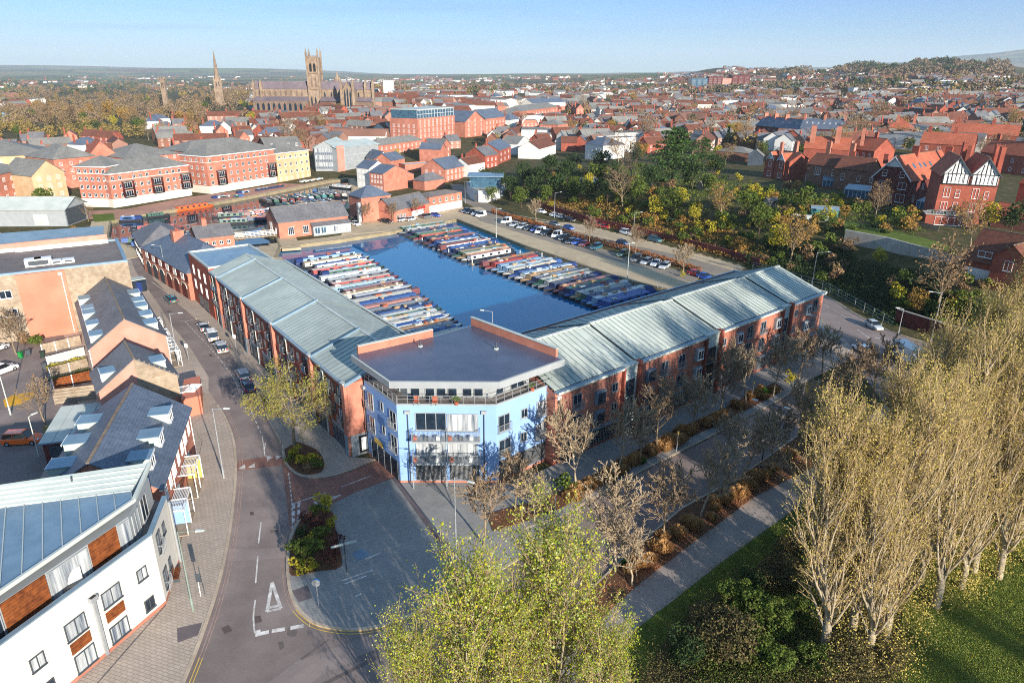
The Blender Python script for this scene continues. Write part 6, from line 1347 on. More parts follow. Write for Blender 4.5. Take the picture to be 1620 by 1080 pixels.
def narrowboat(label, loc, rz, L=17.0, hull='black', side='navy', roof='grey', kind=0, group=None, rr=None):
    W_ = 1.92; t = thing('narrowboat', label, 'boat', loc, rz, group); q = MB()
    lo, hi = hullshape(L, W_, -.35, .62); n_ = len(lo); q.add(lo+hi, [(i, (i+1) % n_, n_+(i+1) % n_, n_+i) for i in range(n_)]+[tuple(range(n_, 2*n_))], bcol[hull])
    q.add([(x, y, .55) for x, y in ((L/2-2.1, -.85), (L/2-.95, -.5), (L/2-.3, 0), (L/2-.95, .5), (L/2-2.1, .85))]+[(x, y, .78) for x, y in ((L/2-2.1, -.9), (L/2-.95, -.55), (L/2-.1, 0), (L/2-.95, .55), (L/2-2.1, .9))], [(5, 6, 7, 8, 9), (0, 1, 6, 5), (1, 2, 7, 6), (2, 3, 8, 7), (3, 4, 9, 8)], bcol[side])
    q.build('hull', t)
    x0, x1 = -L/2+2.0, L/2-2.6
    q = MB(); q.add([(x0, -.95, .6), (x1, -.95, .6), (x1, .95, .6), (x0, .95, .6), (x0, -.78, 1.62), (x1-.15, -.78, 1.62), (x1-.15, .78, 1.62), (x0, .78, 1.62)], [(0, 1, 5, 4), (1, 2, 6, 5), (2, 3, 7, 6), (3, 0, 4, 7)], bcol[side])
    q.add([(x0-.1, -.84, 1.6), (x1-.02, -.84, 1.6), (x1-.02, .84, 1.6), (x0-.1, .84, 1.6), (x0-.1, 0, 1.72), (x1-.02, 0, 1.72)], [(0, 1, 5, 4), (4, 5, 2, 3), (0, 4, 3), (1, 2, 5)], bcol[roof]); q.build('cabin', t)
    nw = 4 if kind % 2 else 5
    for i in range(nw):
        x = x0+1.4+(x1-x0-2.6)*i/(nw-1)
        for s in (-1, 1):
            q = MB(); y = s*.885
            if kind % 3 == 1: q.add([(x+.26*math.cos(a), s*(.90), 1.12+.24*math.sin(a)) for a in [math.pi*2*k/8 for k in range(8)]], [tuple(range(8))], glass)
            else: q.add([(x-.45, s*.945, .85), (x+.45, s*.945, .85), (x+.45, s*.862, 1.4), (x-.45, s*.862, 1.4)], [(0, 1, 2, 3)], glass); 
            q.build('porthole', t)
    q = MB(); r_ = rr or rnd
    for i in range(r_.randint(2, 5)):
        x = r_.uniform(x0+.6, x1-.6); w_ = r_.uniform(.2, .8); q.box(x-w_, x+w_, -.3, .3, 1.66, 1.66+r_.uniform(.12, .4), r_.choice([bcol['tan'], bcol['slate'], bcol['white'], bcol['sky'], tile_r]))
    for x in (x0+2.2, x1-2): q.tube((x, 0, 1.6), (x, 0, 1.95), .07, .07, 6, dgrey)
    tag(q.build('roof_gear', t), kind='stuff')
    if kind in (2, 4, 5):
        q = MB(); m = cover if kind == 2 else bcol[['slate', 'blue', 'maroon'][kind % 3]]; xa, xb = (x1-.1, L/2-.7) if kind == 5 else (-L/2+.1, x0+.05)
        q.add([(xa, -.95, .6), (xb, -.9, .6), (xb, .9, .6), (xa, .95, .6), (xa+.15, -.7, 1.75), (xb, -.7, 1.8), (xb, .7, 1.8), (xa+.15, .7, 1.75)], [(0, 1, 5, 4), (1, 2, 6, 5), (2, 3, 7, 6), (3, 0, 4, 7), (4, 5, 6, 7)], m); q.build('canopy', t)
    q = MB(); q.tube((-L/2+.35, 0, .6), (-L/2+.1, 0, 1.5), .05, .05, 5, dgrey); q.tube((-L/2+.1, 0, 1.5), (-L/2+1.1, .1, 1.55), .035, .035, 5, galv); q.build('tiller', t)
    return note(t)
protos = {}
cnames = dict(navy='navy', black='black', green='dark green', red='red', maroon='maroon', blue='bright blue', sky='pale blue', cream='cream', white='white', grey='grey', teal='teal', orange='orange', tan='tan', slate='slate grey', pink='dusty red')
_ords = ['', 'second ', 'third ', 'fourth ', 'fifth ', 'sixth ', 'seventh ', 'eighth ', 'ninth ', 'tenth ', 'eleventh ', 'twelfth ', 'thirteenth ', 'fourteenth ', 'fifteenth ', 'sixteenth ', 'seventeenth ', 'eighteenth ', 'nineteenth ', 'twentieth ', 'twenty first ', 'twenty second ', 'twenty third ', 'twenty fourth ', 'twenty fifth ', 'twenty sixth ']+['twenty %s ' % x for x in ('seventh', 'eighth', 'ninth')]+['thirtieth ']+['thirty %s ' % x for x in ('first', 'second', 'third', 'fourth', 'fifth', 'sixth', 'seventh')]
def boat(p, rz, L, side, roof, kind, hull, where, grp):
    key = (L, side, roof, kind, hull); lab = '%s narrowboat, %s roof, %s' % (cnames[side], cnames[roof], where)
    if key in protos: return dup(protos[key], p, rz, 1.0, lab, grp)
    protos[key] = narrowboat(lab, p, rz, L, hull, side, roof, kind, grp); return protos[key]
def lerp2(a, b_, t): return (a[0]+(b_[0]-a[0])*t, a[1]+(b_[1]-a[1])*t)
# west rank: bows towards the open water, sterns by the left wing
rw_list = [('sky', 'blue', 2), ('cream', 'tan', 1), ('white', 'blue', 1), ('red', 'cream', 0), ('green', 'white', 2), ('cream', 'cream', 0), ('pink', 'pink', 3), ('white', 'cream', 1), ('navy', 'white', 0), ('maroon', 'tan', 4), ('sky', 'cream', 1), ('grey', 'white', 2), ('white', 'white', 1), ('slate', 'grey', 3), ('cream', 'white', 0), ('grey', 'cream', 5), ('white', 'grey', 0), ('maroon', 'grey', 1), ('white', 'cream', 3), ('slate', 'white', 0), ('blue', 'navy', 1), ('sky', 'slate', 0), ('blue', 'blue', 2)]
bows = [(556, 404), (585, 410), (594, 418), (598, 429), (606, 437), (622, 447), (640, 455), (650, 463), (655, 471), (660, 480), (672, 485), (700, 466), (695, 480), (690, 490), (712, 494), (722, 500), (728, 505), (735, 511), (742, 516), (752, 522), (760, 530), (766, 540), (770, 549)]
N_ = 29
for i in range(N_):
    t_ = i/(N_-1); tip = P(575+(770-575)*t_**.9, 404+(548-404)*t_, WZ); s, r_, k = rw_list[(i*7)%23 if i > 4 else i]
    L = [19, 20, 18, 20, 17, 20, 19][i % 7]; dr = (-UR*.985+UL*.0).normalized(); dr = Vector((-.94, -.34, 0)).normalized()
    stern_d = (P(465, 420, WZ)-P(585, 402, WZ)); stern_d.z = 0; stern_d.normalize()
    c = tip+stern_d*(L/2); an = math.atan2(-stern_d.y, -stern_d.x)
    boat((c.x, c.y, WZ), an, L, s, r_, k, 'black' if i % 3 else 'navy', '%sfrom the far end of the west rank' % (_ords[i] or 'first '), 'narrowboats moored in the west rank')
# east rank: tied to pontoons off the promenade
er_list = [('green', 'cream', 0), ('blue', 'navy', 1), ('white', 'pink', 0), ('white', 'sky', 2), ('red', 'tan', 4), ('navy', 'slate', 1), ('sky', 'white', 3), ('grey', 'cream', 0), ('black', 'white', 1), ('maroon', 'tan', 5), ('tan', 'tan', 0), ('navy', 'green', 2), ('green', 'tan', 1), ('cream', 'cream', 4), ('navy', 'slate', 2), ('white', 'red', 5), ('red', 'red', 0), ('navy', 'grey', 3), ('maroon', 'pink', 0), ('tan', 'cream', 1), ('blue', 'navy', 0), ('green', 'grey', 1), ('blue', 'blue', 2), ('sky', 'sky', 0)]
M_ = 36
e_dir = (P(760, 358, WZ)-P(640, 376, WZ)); e_dir.z = 0; e_dir.normalize()
for i in range(M_):
    t_ = i/(M_-1)
    if i < 15: tt = i/14; tip = P(622+(728-622)*tt, 369+(416-369)*tt, WZ)
    elif i < 27: tt = (i-15)/11; tip = P(756+(858-756)*tt, 425+(462-425)*tt, WZ)
    else: tt = (i-27)/8; tip = P(872+(942-872)*tt, 467+(493-467)*tt, WZ)
    s, r_, k = er_list[i*7 % 24] if i < 27 else [er_list[j] for j in (18, 11, 20, 19, 21, 20, 6, 22, 22, 23)][i-27]; L = [20, 19, 18][i % 3]; c = tip+e_dir*(L/2+.3)
    boat((c.x, c.y, WZ), math.atan2(-e_dir.y, -e_dir.x), L, s, r_, k, 'black' if i % 4 else 'slate', '%sfrom the far end of the east rank' % (_ords[i] or 'first '), 'narrowboats moored in the east rank')
# second basin
bcan = [((560, 300), (520, 296), 16, 'white', 'grey', 1), ((400, 307), (455, 297), 18, 'navy', 'slate', 0), ((470, 293), (517, 286), 18, 'white', 'cream', 3), ((226, 349), (178, 351), 14, 'blue', 'sky', 2), ((268, 341), (220, 347), 16, 'green', 'tan', 1), ((272, 336), (338, 326), 18, 'orange', 'orange', 0), ((336, 318), (372, 313), 12, 'white', 'navy', 2), ((385, 314), (362, 317), 10, 'teal', 'green', 4), ((375, 310), (402, 306), 11, 'sky', 'white', 2)]
bw_ = ['white boat at the right end of the far basin', 'long dark blue boat beneath the tall flats', 'long white trip boat below the buff flats', 'leftmost blue boat under the grass bank', 'green boat just right of the leftmost blue one', 'long orange hull boat under the lower flats', 'white cruiser shaped boat with a navy canopy', 'small green covered boat by the flats', 'short pale blue boat by the flats']
for (a, c, L, s, r_, k), wl in zip(bcan, bw_):
    p0, p1 = P(*a, WZ), P(*c, WZ); m_ = (p0+p1)/2; L = min(20, (p1-p0).length)
    t = narrowboat(wl, (m_.x, m_.y, WZ), math.atan2(p1.y-p0.y, p1.x-p0.x), round(L, 1), 'black' if s != 'orange' else 'orange', s, r_, k, None)
bd = P(494, 322, WZ)-P(463, 311, WZ); bd.z = 0; bd.normalize(); bn = Vector((-bd.y, bd.x, 0)); b0 = P(446, 331, WZ); i = 0
for row in range(4):
    for u in range(24):
        c = b0+bn*(2.7*u)+bd*(15.5*(row-1)+rnd.uniform(-.8, .8)); e0, e1 = c-bd*8, c+bd*8
        if not all(inpoly(np.array([e.x]), np.array([e.y]), BASIN2)[0] and polydist(np.array([e.x]), np.array([e.y]), BASIN2)[0] > .5 for e in (c-bd*6.5, c+bd*6.5, c)): continue
        s, r_ = rnd.choice(['green', 'navy', 'cream', 'black', 'teal', 'white', 'maroon']), rnd.choice(['grey', 'teal', 'slate', 'tan', 'cream', 'green', 'grey'])
        boat((c.x, c.y, WZ), math.atan2(bd.y, bd.x), 13, s, r_, rnd.randint(0, 5), 'black', '%s of the %s line in the far basin' % (_ords[u].strip() or 'first', ['left', 'second', 'third', 'right'][row]), 'narrowboats packed in the far basin')
for i in range(9):
    p = P(372+(i % 5)*16-(i//5)*4, 342-(i % 5)*2-(i//5)*10+12, WZ)
    boat((p.x, p.y, WZ), R(20), 13, rnd.choice(['red', 'cream', 'green', 'white', 'navy']), rnd.choice(['white', 'pink', 'teal']), i % 6, 'black', '%s of the boats beside the workshop' % (_ords[i].strip() or 'first'), 'narrowboats beside the workshop')
for i in range(7):
    p = P(250+(i*2), 364+i*6.0, WZ) if i < 4 else P(238+(i-4)*6, 384+(i-4)*5.5, WZ)
    boat((p.x, p.y, WZ), R(18), 15, ['red', 'cream', 'white', 'sky', 'green', 'blue', 'white'][i], ['pink', 'white', 'sky', 'white', 'tan', 'blue', 'white'][i], i % 6, 'black', '%s of the boats beside the arched building' % (_ords[i].strip() or 'first'), 'narrowboats beside the arched building')
def pontoon(lab, a, b_, w_=1.2):
    p0, p1 = a, b_; d = (p1-p0); L = d.length; t = thing('pontoon', lab, 'pontoon', (p0.x, p0.y, WZ), math.atan2(d.y, d.x), 'floating pontoons between the boats'); q = MB(); q.box(0, L, -w_/2, w_/2, -.1, .35, timber_g); q.build('deck', t)
    for x in (.5, L-.5): q = MB(); q.tube((x, 0, -1), (x, 0, 1.6), .14, .14, 8, zinc_w); q.build('mooring_post', t)
for i, tt in enumerate((3, 6.5, 9.6)):
    tip = P(622+(728-622)*tt/9, 369+(416-369)*tt/9, WZ); pontoon('floating jetty, %sfrom the far end, off the promenade' % ['', 'second ', 'third '][i], tip+e_dir*2+Vector((0, -1.3, 0)), tip+e_dir*19+Vector((0, -1.3, 0)))
for i, (x, y) in enumerate(((846, 411), (978, 455))): p = P(x, y, WZ); pontoon('floating jetty by the lower boats, %sfrom the top' % ['', 'second ', 'third ', 'fourth '][i], p-e_dir*14, p+e_dir*3)
# footbridge
fa_, fb_ = P(372, 379, .4), P(441, 373, .4); d = fb_-fa_; t = thing('footbridge', 'white railed footbridge from the brick store to the workshop quay', 'footbridge', tuple(fa_), math.atan2(d.y, d.x)); L = d.length
q = MB(); q.box(0, L, 0, 2.6, 0, .25, timber_g); q.build('deck', t)
for y in (0, 2.55):
    q = MB(); [q.box(x-.05, x+.05, y, y+.06, .25, 1.4, white) for x in np.linspace(0, L, 12)]; [q.box(0, L, y, y+.05, z, z+.08, white) for z in (.6, 1.0, 1.35)]; q.build('railing', t)
# ============================================================= CARS
tyre = pm('tyre', lin(26, 26, 28), None, 1, rough=.9); cglass = pm('car_glass', lin(22, 28, 36), None, 1, rough=.05, spec=.8, stain=0)
lampw = pm('headlight', lin(230, 232, 235), None, 1, rough=.15, spec=.8, stain=0); lampr = pm('rear_light', lin(160, 20, 24), None, 1, rough=.2, stain=0); platey = pm('number_plate_yellow', lin(226, 190, 60), None, 1); platew = pm('number_plate_white', lin(226, 226, 220), None, 1)
def paint(nm, c): return pm('car_paint_'+nm, lin(*c), lin(*c), 1, rough=.28, spec=.6, coat=.8, stain=.0)
paints = {k: paint(k, c) for k, c in dict(silver=(176, 180, 184), white=(232, 232, 232), black=(26, 28, 32), navy=(28, 42, 84), red=(176, 24, 34), blue=(30, 74, 168), grey=(96, 100, 106), orange=(240, 96, 10), teal=(40, 96, 110), maroon=(104, 26, 36), green=(34, 70, 48)).items()}
def loft(q, secs, m):
    """secs: list of (x, [(y,z)...]) cross sections of equal length"""
    n_ = len(secs[0][1]); pts = [(x, y, z) for x, pr in secs for y, z in pr]; fs = []
    for i in range(len(secs)-1):
        for j in range(n_-1): a = i*n_+j; fs.append((a, a+1, a+n_+1, a+n_))
    fs.append(tuple(range(n_-1, -1, -1))); fs.append(tuple(range((len(secs)-1)*n_, len(secs)*n_))); q.add(pts, fs, m)
CARP = {}
def car_proto(kind, col):
    """kind: hatch, estate, suv, van; length along x, nose at +x"""
    P0 = dict(hatch=(4.1, 1.75, 1.46), estate=(4.6, 1.8, 1.48), suv=(4.6, 1.88, 1.70), van=(4.5, 1.85, 1.92))[kind]; L, W_, Ht = P0; m = paints[col]; h = W_/2; x0, x1 = -L/2, L/2; bz = .26; sh = .92 if kind != 'suv' else 1.02
    def sec(x, top, w_, bot=bz): return (x, [(-w_, bot), (-w_*1.0, bot+.25), (-w_*.99, top-.12), (-w_*.88, top), (w_*.88, top), (w_*.99, top-.12), (w_, bot+.25), (w_, bot)])
    q = MB(); q.sm = False
    hood = sh-.05 if kind != 'van' else 1.05
    loft(q, [sec(x0, sh-.2, h*.86, .36), sec(x0+.12, sh-.02, h*.96), sec(x0+.9, sh, h), sec(x1-1.5, sh, h), sec(x1-1.15, hood, h), sec(x1-.35, hood-.16, h*.95), sec(x1, hood-.36, h*.8, .34)], m)
    ws = x1-1.2 if kind != 'van' else x1-.95; rf = ws-.75 if kind != 'van' else ws-.55; rb = x0+(.75 if kind == 'hatch' else .45); re = x0+.18
    def cs(x, top, wt, wb): return (x, [(-wb, sh-.03), (-wt, top), (wt, top), (wb, sh-.03)])
    gl = MB(); loft(gl, [cs(re, sh, h*.8, h*.84), cs(rb, Ht-.06, h*.74, h*.9), cs(rf, Ht-.05, h*.75, h*.92), cs(ws, sh, h*.84, h*.9)], cglass)
    q.add([(rb-.05, -h*.76, Ht-.07), (rf+.02, -h*.77, Ht-.06), (rf+.02, h*.77, Ht-.06), (rb-.05, h*.76, Ht-.07), (rb+.1, -h*.62, Ht), (rf-.15, -h*.62, Ht), (rf-.15, h*.62, Ht), (rb+.1, h*.62, Ht)], [(4, 5, 6, 7), (0, 1, 5, 4), (1, 2, 6, 5), (2, 3, 7, 6), (3, 0, 4, 7)], m)
    for s in (-1, 1):
        for xa, xb_, za in ((rf+.02, ws+.05, 0), (re-.02, rb, 1)):
            q.add([(xa, s*h*.77, Ht-.07 if not za else sh), (xb_, s*h*.92, sh if not za else Ht-.07), (xb_+.09, s*h*.92, sh if not za else Ht-.07), (xa+.09, s*h*.77, Ht-.07 if not za else sh)], [(0, 1, 2, 3), (3, 2, 1, 0)], m)
        xm = (rb+rf)/2; q.add([(xm-.05, s*h*.765, Ht-.07), (xm+.05, s*h*.765, Ht-.07), (xm+.05, s*h*.93, sh), (xm-.05, s*h*.93, sh)], [(0, 1, 2, 3), (3, 2, 1, 0)], m)
        if kind == 'van': q.add([(re, s*h*.86, sh), (xm+.1, s*h*.94, sh), (xm+.1, s*h*.79, Ht-.06), (rb-.1, s*h*.78, Ht-.06)], [(0, 1, 2, 3), (3, 2, 1, 0)], m)
    parts = [('body', q), ('window_glass', gl)]
    for x in (x0+.78, x1-.85):
        for s in (-1, 1):
            wq = MB(); wq.tube((x, s*(h-.2), .32), (x, s*(h+.02), .32), .32, .32, 12, tyre); wq.tube((x, s*(h+.0), .32), (x, s*(h+.035), .32), .2, .18, 8, galv); parts.append(('wheel', wq))
    for s in (-1, 1):
        lq = MB(); lq.box(x1-.32, x1-.1, s*h*.62-.17, s*h*.62+.17, hood-.38, hood-.2, lampw); parts.append(('headlight', lq))
        lq = MB(); lq.box(x0-.02, x0+.1, s*h*.7-.12, s*h*.7+.12, sh-.36, sh-.06, lampr); parts.append(('rear_light', lq))
        mq = MB(); mq.box(ws-.3, ws-.12, s*(h+.02), s*(h+.2), sh, sh+.14, m); parts.append(('wing_mirror', mq))
    nq = MB(); nq.box(x0-.03, x0, -.26, .26, .5, .62, platey); nq.box(x1-.0, x1+.02, -.26, .26, .42, .53, platew); parts.append(('number_plate', nq))
    return parts
def car(label, p, rz, kind='hatch', col='silver', group=None, z=0):
    loc = (p.x, p.y, z+.03); key = (kind, col)
    if key in CARP: return dup(CARP[key], loc, rz, 1.0, label, group)
    t = thing('parked_car' if kind != 'van' else 'parked_van', label, 'car' if kind != 'van' else 'van', loc, rz, group)
    for nm, q in car_proto(kind, col): q.build(nm, t)
    CARP[key] = note(t); return t
st_dir = math.atan2(P(338, 520).y-P(384, 600).y, P(338, 520).x-P(384, 600).x)
car('silver hatchback with a dark roof at the front of the street bay', P(323, 521), st_dir, 'hatch', 'silver')
car('white van parked between the two silver cars on the street', P(336, 536), st_dir, 'van', 'white')
sc_ = car('silver off roader with a spare wheel on its back door', P(350, 554), st_dir, 'suv', 'silver')
q = MB(); q.tube((-2.34, 0, .95), (-2.52, 0, .95), .33, .33, 14, tyre); q.tube((-2.52, 0, .95), (-2.54, 0, .95), .2, .2, 10, galv); q.build('spare_wheel', sc_)
car('silver car in the tree shadow with a yellow rear plate', P(385, 597), st_dir, 'estate', 'silver'); car('dark blue car half under the leafy street tree', P(393, 616), st_dir, 'hatch', 'navy')
car('dark car driving away at the bend by the arches', P(271, 477), math.atan2(P(252, 460).y-P(276, 480).y, P(252, 460).x-P(276, 480).x), 'estate', 'teal')
car('bright orange hatchback with a black roof in the rear yard', P(38, 700), R(8), 'suv', 'orange'); car('white car cut by the left edge in the rear yard', P(4, 590), R(70), 'suv', 'white')
car('silver saloon at the left edge of the rear yard', P(-6, 555), R(70), 'hatch', 'silver')
# ============================================================= MORE CARS, LAMPS, SIGNS
cp_dir = math.atan2(P(1036, 426).y-P(1062, 412).y, P(1036, 426).x-P(1062, 412).x)
rowA = [(737, 336, 'hatch', 'navy'), (744, 338, 'hatch', 'black'), (753, 340, 'hatch', 'silver'), (761, 343, 'van', 'white'), (801, 353, 'van', 'white'), (814, 358, 'hatch', 'silver'), (826, 361, 'estate', 'silver'), (837, 364, 'hatch', 'black'), (847, 366, 'hatch', 'blue'), (855, 369, 'van', 'white'), (864, 372, 'suv', 'black'), (881, 375, 'van', 'white'), (892, 380, 'suv', 'black'), (903, 385, 'estate', 'black'), (912, 386, 'hatch', 'blue'), (924, 389, 'hatch', 'maroon'), (943, 394, 'suv', 'teal'), (985, 405, 'suv', 'green'), (1006, 413, 'van', 'grey'), (1022, 417, 'estate', 'silver'), (1037, 420, 'hatch', 'white'), (1051, 424, 'estate', 'silver')]
for i, (x, y, k, c) in enumerate(rowA): car('%s %s, %sin the car park row counted from the town end' % (c, {'hatch': 'hatchback', 'van': 'van', 'suv': 'off roader', 'estate': 'estate car'}[k], _ords[i] or 'first '), P(x, y), cp_dir+R(rnd.uniform(-3, 3)), k, c, 'cars parked in the marina car park')
rd = math.atan2(P(1000, 390).y-P(900, 362).y, P(1000, 390).x-P(900, 362).x)
for x, y, k, c, a, lab in ((856, 337, 'hatch', 'white', .2, 'white hatchback at the town end of the layby'), (878, 343, 'hatch', 'white', .2, 'white hatchback beside the layby lamp post'), (889, 346, 'hatch', 'silver', .2, 'silver hatchback next to the dark car in the layby'), (900, 350, 'estate', 'black', .2, 'dark estate car left of the red vehicles'), (943, 358, 'van', 'red', .1, 'red van, left of the two red vehicles'), (957, 361, 'hatch', 'red', .1, 'red hatchback, right of the two red vehicles'), (991, 371, 'suv', 'white', 0, 'white off roader alone in the layby'), (1036, 382, 'suv', 'teal', 0, 'dark green car at the lower end of the layby'), (900, 363, 'hatch', 'blue', 0, 'light blue car driving beside the canal hedge'), (985, 387, 'hatch', 'navy', 0, 'blue car driving below the white off roader'), (877, 357, 'hatch', 'grey', 0, 'grey car driving ahead of the light blue one'),
    (1100, 436, 'hatch', 'red', .1, 'red hatchback beyond the far corner of the long block'), (1115, 441, 'hatch', 'blue', .1, 'blue hatchback beside the red one at the block corner'), (1184, 412, 'hatch', 'silver', 0, 'silver car partly hidden beside the bank road lamp'), (612, 353, 'estate', 'black', .3, 'black car parked in front of the boatyard office'), (636, 350, 'hatch', 'silver', 1.9, 'left silver car in front of the quayside cafe'), (651, 349, 'estate', 'silver', 1.9, 'right silver car in front of the quayside cafe'), (676, 345, 'suv', 'grey', 1.9, 'grey car left of the blue one on the quay'), (689, 343, 'hatch', 'blue', .4, 'bright blue car at the corner house'), (563, 357, 'hatch', 'white', .2, 'white car at the right end of the workshop'), (562, 349, 'hatch', 'black', .2, 'black car between the workshop and the office')):
    car(lab, P(x, y), rd+a, k, c)
jd = math.atan2(P(1400, 528).y-P(1360, 505).y, P(1400, 528).x-P(1360, 505).x)
car('pale blue car rounding the bend at the right junction', P(1382, 519), jd, 'hatch', 'silver'); car('white car stopped beside the blue arrow sign', P(1363, 556), R(100), 'hatch', 'white')
t = thing('delivery_truck', 'white box truck mostly hidden behind the poplars at the junction', 'truck', (P(1440, 578).x, P(1440, 578).y, .03), jd)
q = MB(); q.box(-4, 1.6, -1.15, 1.15, .8, 3.2, white); q.build('cargo_box', t); q = MB(); loft(q, [(1.7, [(-1.05, .5), (-1.05, 2.4), (1.05, 2.4), (1.05, .5)]), (3.0, [(-1.05, .5), (-1.0, 2.2), (1.0, 2.2), (1.05, .5)]), (3.5, [(-1, .5), (-.98, 1.3), (.98, 1.3), (1, .5)])], white); q.build('cab', t)
for x in (-2.6, 2.5):
    for s in (-1, 1): q = MB(); q.tube((x, s*.85, .45), (x, s*1.1, .45), .45, .45, 12, tyre); q.build('wheel', t)
def lamp(label, x, y, h, az, arm=1.8, z=0, col=None, arms=1):
    p = P(x, y, z); t = thing('street_lamp', label, 'lamp post', tuple(p), az); m = col or galv
    q = MB(); q.tube((0, 0, 0), (0, 0, h*.18), .12, .11, 8, m); q.tube((0, 0, h*.18), (0, 0, h), .08, .05, 8, m); q.build('pole', t)
    for s in ((1,) if arms == 1 else (1, -1)):
        q = MB(); q.tube((0, 0, h-.1), (s*arm, 0, h+.12), .035, .03, 6, m); q.build('arm', t)
        q = MB(); q.add([(s*arm-.05, -.14, h+.05), (s*(arm+.7), -.12, h+.1), (s*(arm+.7), .12, h+.1), (s*arm-.05, .14, h+.05), (s*arm, -.1, h+.2), (s*(arm+.6), -.07, h+.2), (s*(arm+.6), .07, h+.2), (s*arm, .1, h+.2)], [(0, 3, 2, 1), (4, 5, 6, 7), (0, 1, 5, 4), (1, 2, 6, 5), (2, 3, 7, 6), (3, 0, 4, 7)], zinc_w); q.build('lamp_head', t)
    return t
lamp('tall pale lamp post on the left pavement by the shop terrace', 354.5, 757, 9.3, R(-6), 1.4); lamp('lamp post standing on the left kerb beside the terrace porches', 283, 578, 9, R(5), 1.4); lamp('lamp post in front of the arched building', 265, 450, 9, R(170), 1.6)
lamp('lamp post on the plaza behind the leafy poplars', 722, 880, 9.2, R(-30), 1.6); lamp('grey lamp post on the pavement by the cream block', 306, 967, 8.6, R(0), 1.6, col=pm('grey_green_pole', lin(128, 140, 130), None, 1))
lamp('twin armed lamp post in the verge between bare trees', 1202, 750, 9.4, R(-35), 1.5, col=dgrey, arms=2); lamp('lamp post at the far corner pavement of the long block', 1284, 583, 9, R(150), 1.4); lamp('lamp post by the brick wall at the right junction', 1472, 541, 9.4, R(170), 1.6)
lamp('lamp post on the road beyond the long block, arm to the right', 1284, 453, 8, R(0), 2.4, z=.2); lamp('lamp post on the promenade at the upper boats', 785, 376, 8.5, R(10), 1.0, col=zinc_w); lamp('lamp post on the promenade at the blue covered boats', 992, 444, 9, R(0), .6, col=zinc_w)
lamp('lamp post in the layby beside the white hatchbacks', 877, 345, 8.5, R(20), 1.8); lamp('lamp post in the layby right of the white off roader', 1001, 383, 8.5, R(20), 1.8); lamp('lamp post in the rear yard beside the yellow hatching', 17, 656, 8.6, R(120), 1.2, col=zinc_w); lamp('leaning white post next to the orange car', 62, 722, 5.6, R(60), .4, col=zinc_w)
lamp('short lamp post by the junction railings', 1421, 528, 5, R(170), .8); pz = L0+UL*-2+NL*38; lp_ = lamp('lamp post on the quay behind the blue corner block', 779, 566, 8.4, R(175), 1.4)
lamp('lamp post at the corner of the town street', 736, 322, 8, R(10), 1.6)
def sign(nm, lab, x, y, h, parts_, z=.12, rz=0): 
    p = P(x, y, z); t = thing(nm, lab, 'sign', tuple(p), rz); q = MB(); q.tube((0, 0, 0), (0, 0, h), .05, .05, 8, galv); q.build('post', t)
    for n2, fn in parts_: q = MB(); fn(q); q.build(n2, t)
blue_s = pm('sign_blue', lin(20, 110, 190), None, 1)
def disc(m, z, r=.32, y=-.06): return lambda q: q.tube((0, y, z), (0, y-.03, z), r, r, 18, m)
sign('round_sign', 'round sign seen from its grey back beside the plaza planting', 504.5, 959, 3.0, [('sign_back', disc(galv, 2.7, .38)), ('sign_face', lambda q: q.tube((0, .05, 2.75), (0, .02, 2.75), .36, .36, 18, blue_s))])
def arrow(q):
    q.tube((0, -.06, 2.6), (0, -.09, 2.6), .36, .36, 20, blue_s); q.add([(-.04+.12, -.1, 2.75), (.04+.12, -.1, 2.8), (-.06, -.1, 2.58), (-.12, -.1, 2.64)], [(0, 1, 3, 2)], white); q.add([(-.2, -.1, 2.42), (.02, -.1, 2.5), (-.14, -.1, 2.68)], [(0, 1, 2)], white)
sign('arrow_sign', 'blue round keep left sign with a white arrow at the far pavement corner', 1325, 563, 2.9, [('sign_face', arrow)])
for x, y, lab in ((374.3, 555.7, 'white rectangular sign on the pavement beside the parking bay'), (298.9, 570.6, 'white rectangular sign on the left build out')): sign('street_sign', lab, x, y, 2.9, [('sign_face', lambda q: q.box(-.28, .28, -.1, -.06, 2.4, 3.1, white))], rz=R(-10))
t = thing('fingerpost', 'fingerpost with two long pale arms on the plaza beside the shrubs', 'signpost', tuple(P(548.5, 905, .12)), R(25)); q = MB(); q.tube((0, 0, 0), (0, 0, 4.3), .06, .05, 8, dgrey); q.build('post', t)
for s in (-1, 1): q = MB(); q.box(min(0, s*1.15), max(0, s*1.15), -.03, .03, 3.2, 3.42, zinc_w); q.add([(s*1.15, -.03, 3.2), (s*1.15, -.03, 3.42), (s*1.3, -.03, 3.31)], [(0, 1, 2)], zinc_w); q.build('finger_board', t)
t = thing('cycle_stand', 'dark steel stand casting a shadow on the left pavement', 'bollard', tuple(P(321, 942, .12)), 0); q = MB(); q.tube((-.2, 0, 0), (-.2, 0, 1.6), .04, .04, 6, white); q.tube((.15, .1, 0), (.15, .1, 1.3), .04, .04, 6, dgrey); q.build('post', t); q = MB(); q.box(-.35, .1, -.05, .0, 1.6, 2.5, dgrey); q.build('panel', t)
t = thing('park_bench', 'reddish timber bench against the cream block', 'bench', tuple(P(281, 912, .12)), R(110)); q = MB(); [q.box(-.9, .9, -.25+k*.13, -.15+k*.13, .42, .47, timber_o) for k in range(4)]; q.build('seat', t); q = MB(); [q.box(-.9, .9, .28, .33, .55+k*.16, .66+k*.16, timber_o) for k in range(3)]; q.build('backrest', t)
for s in (-.8, .75): q = MB(); q.box(s, s+.06, -.25, .3, 0, .42, dgrey); q.build('leg', t)
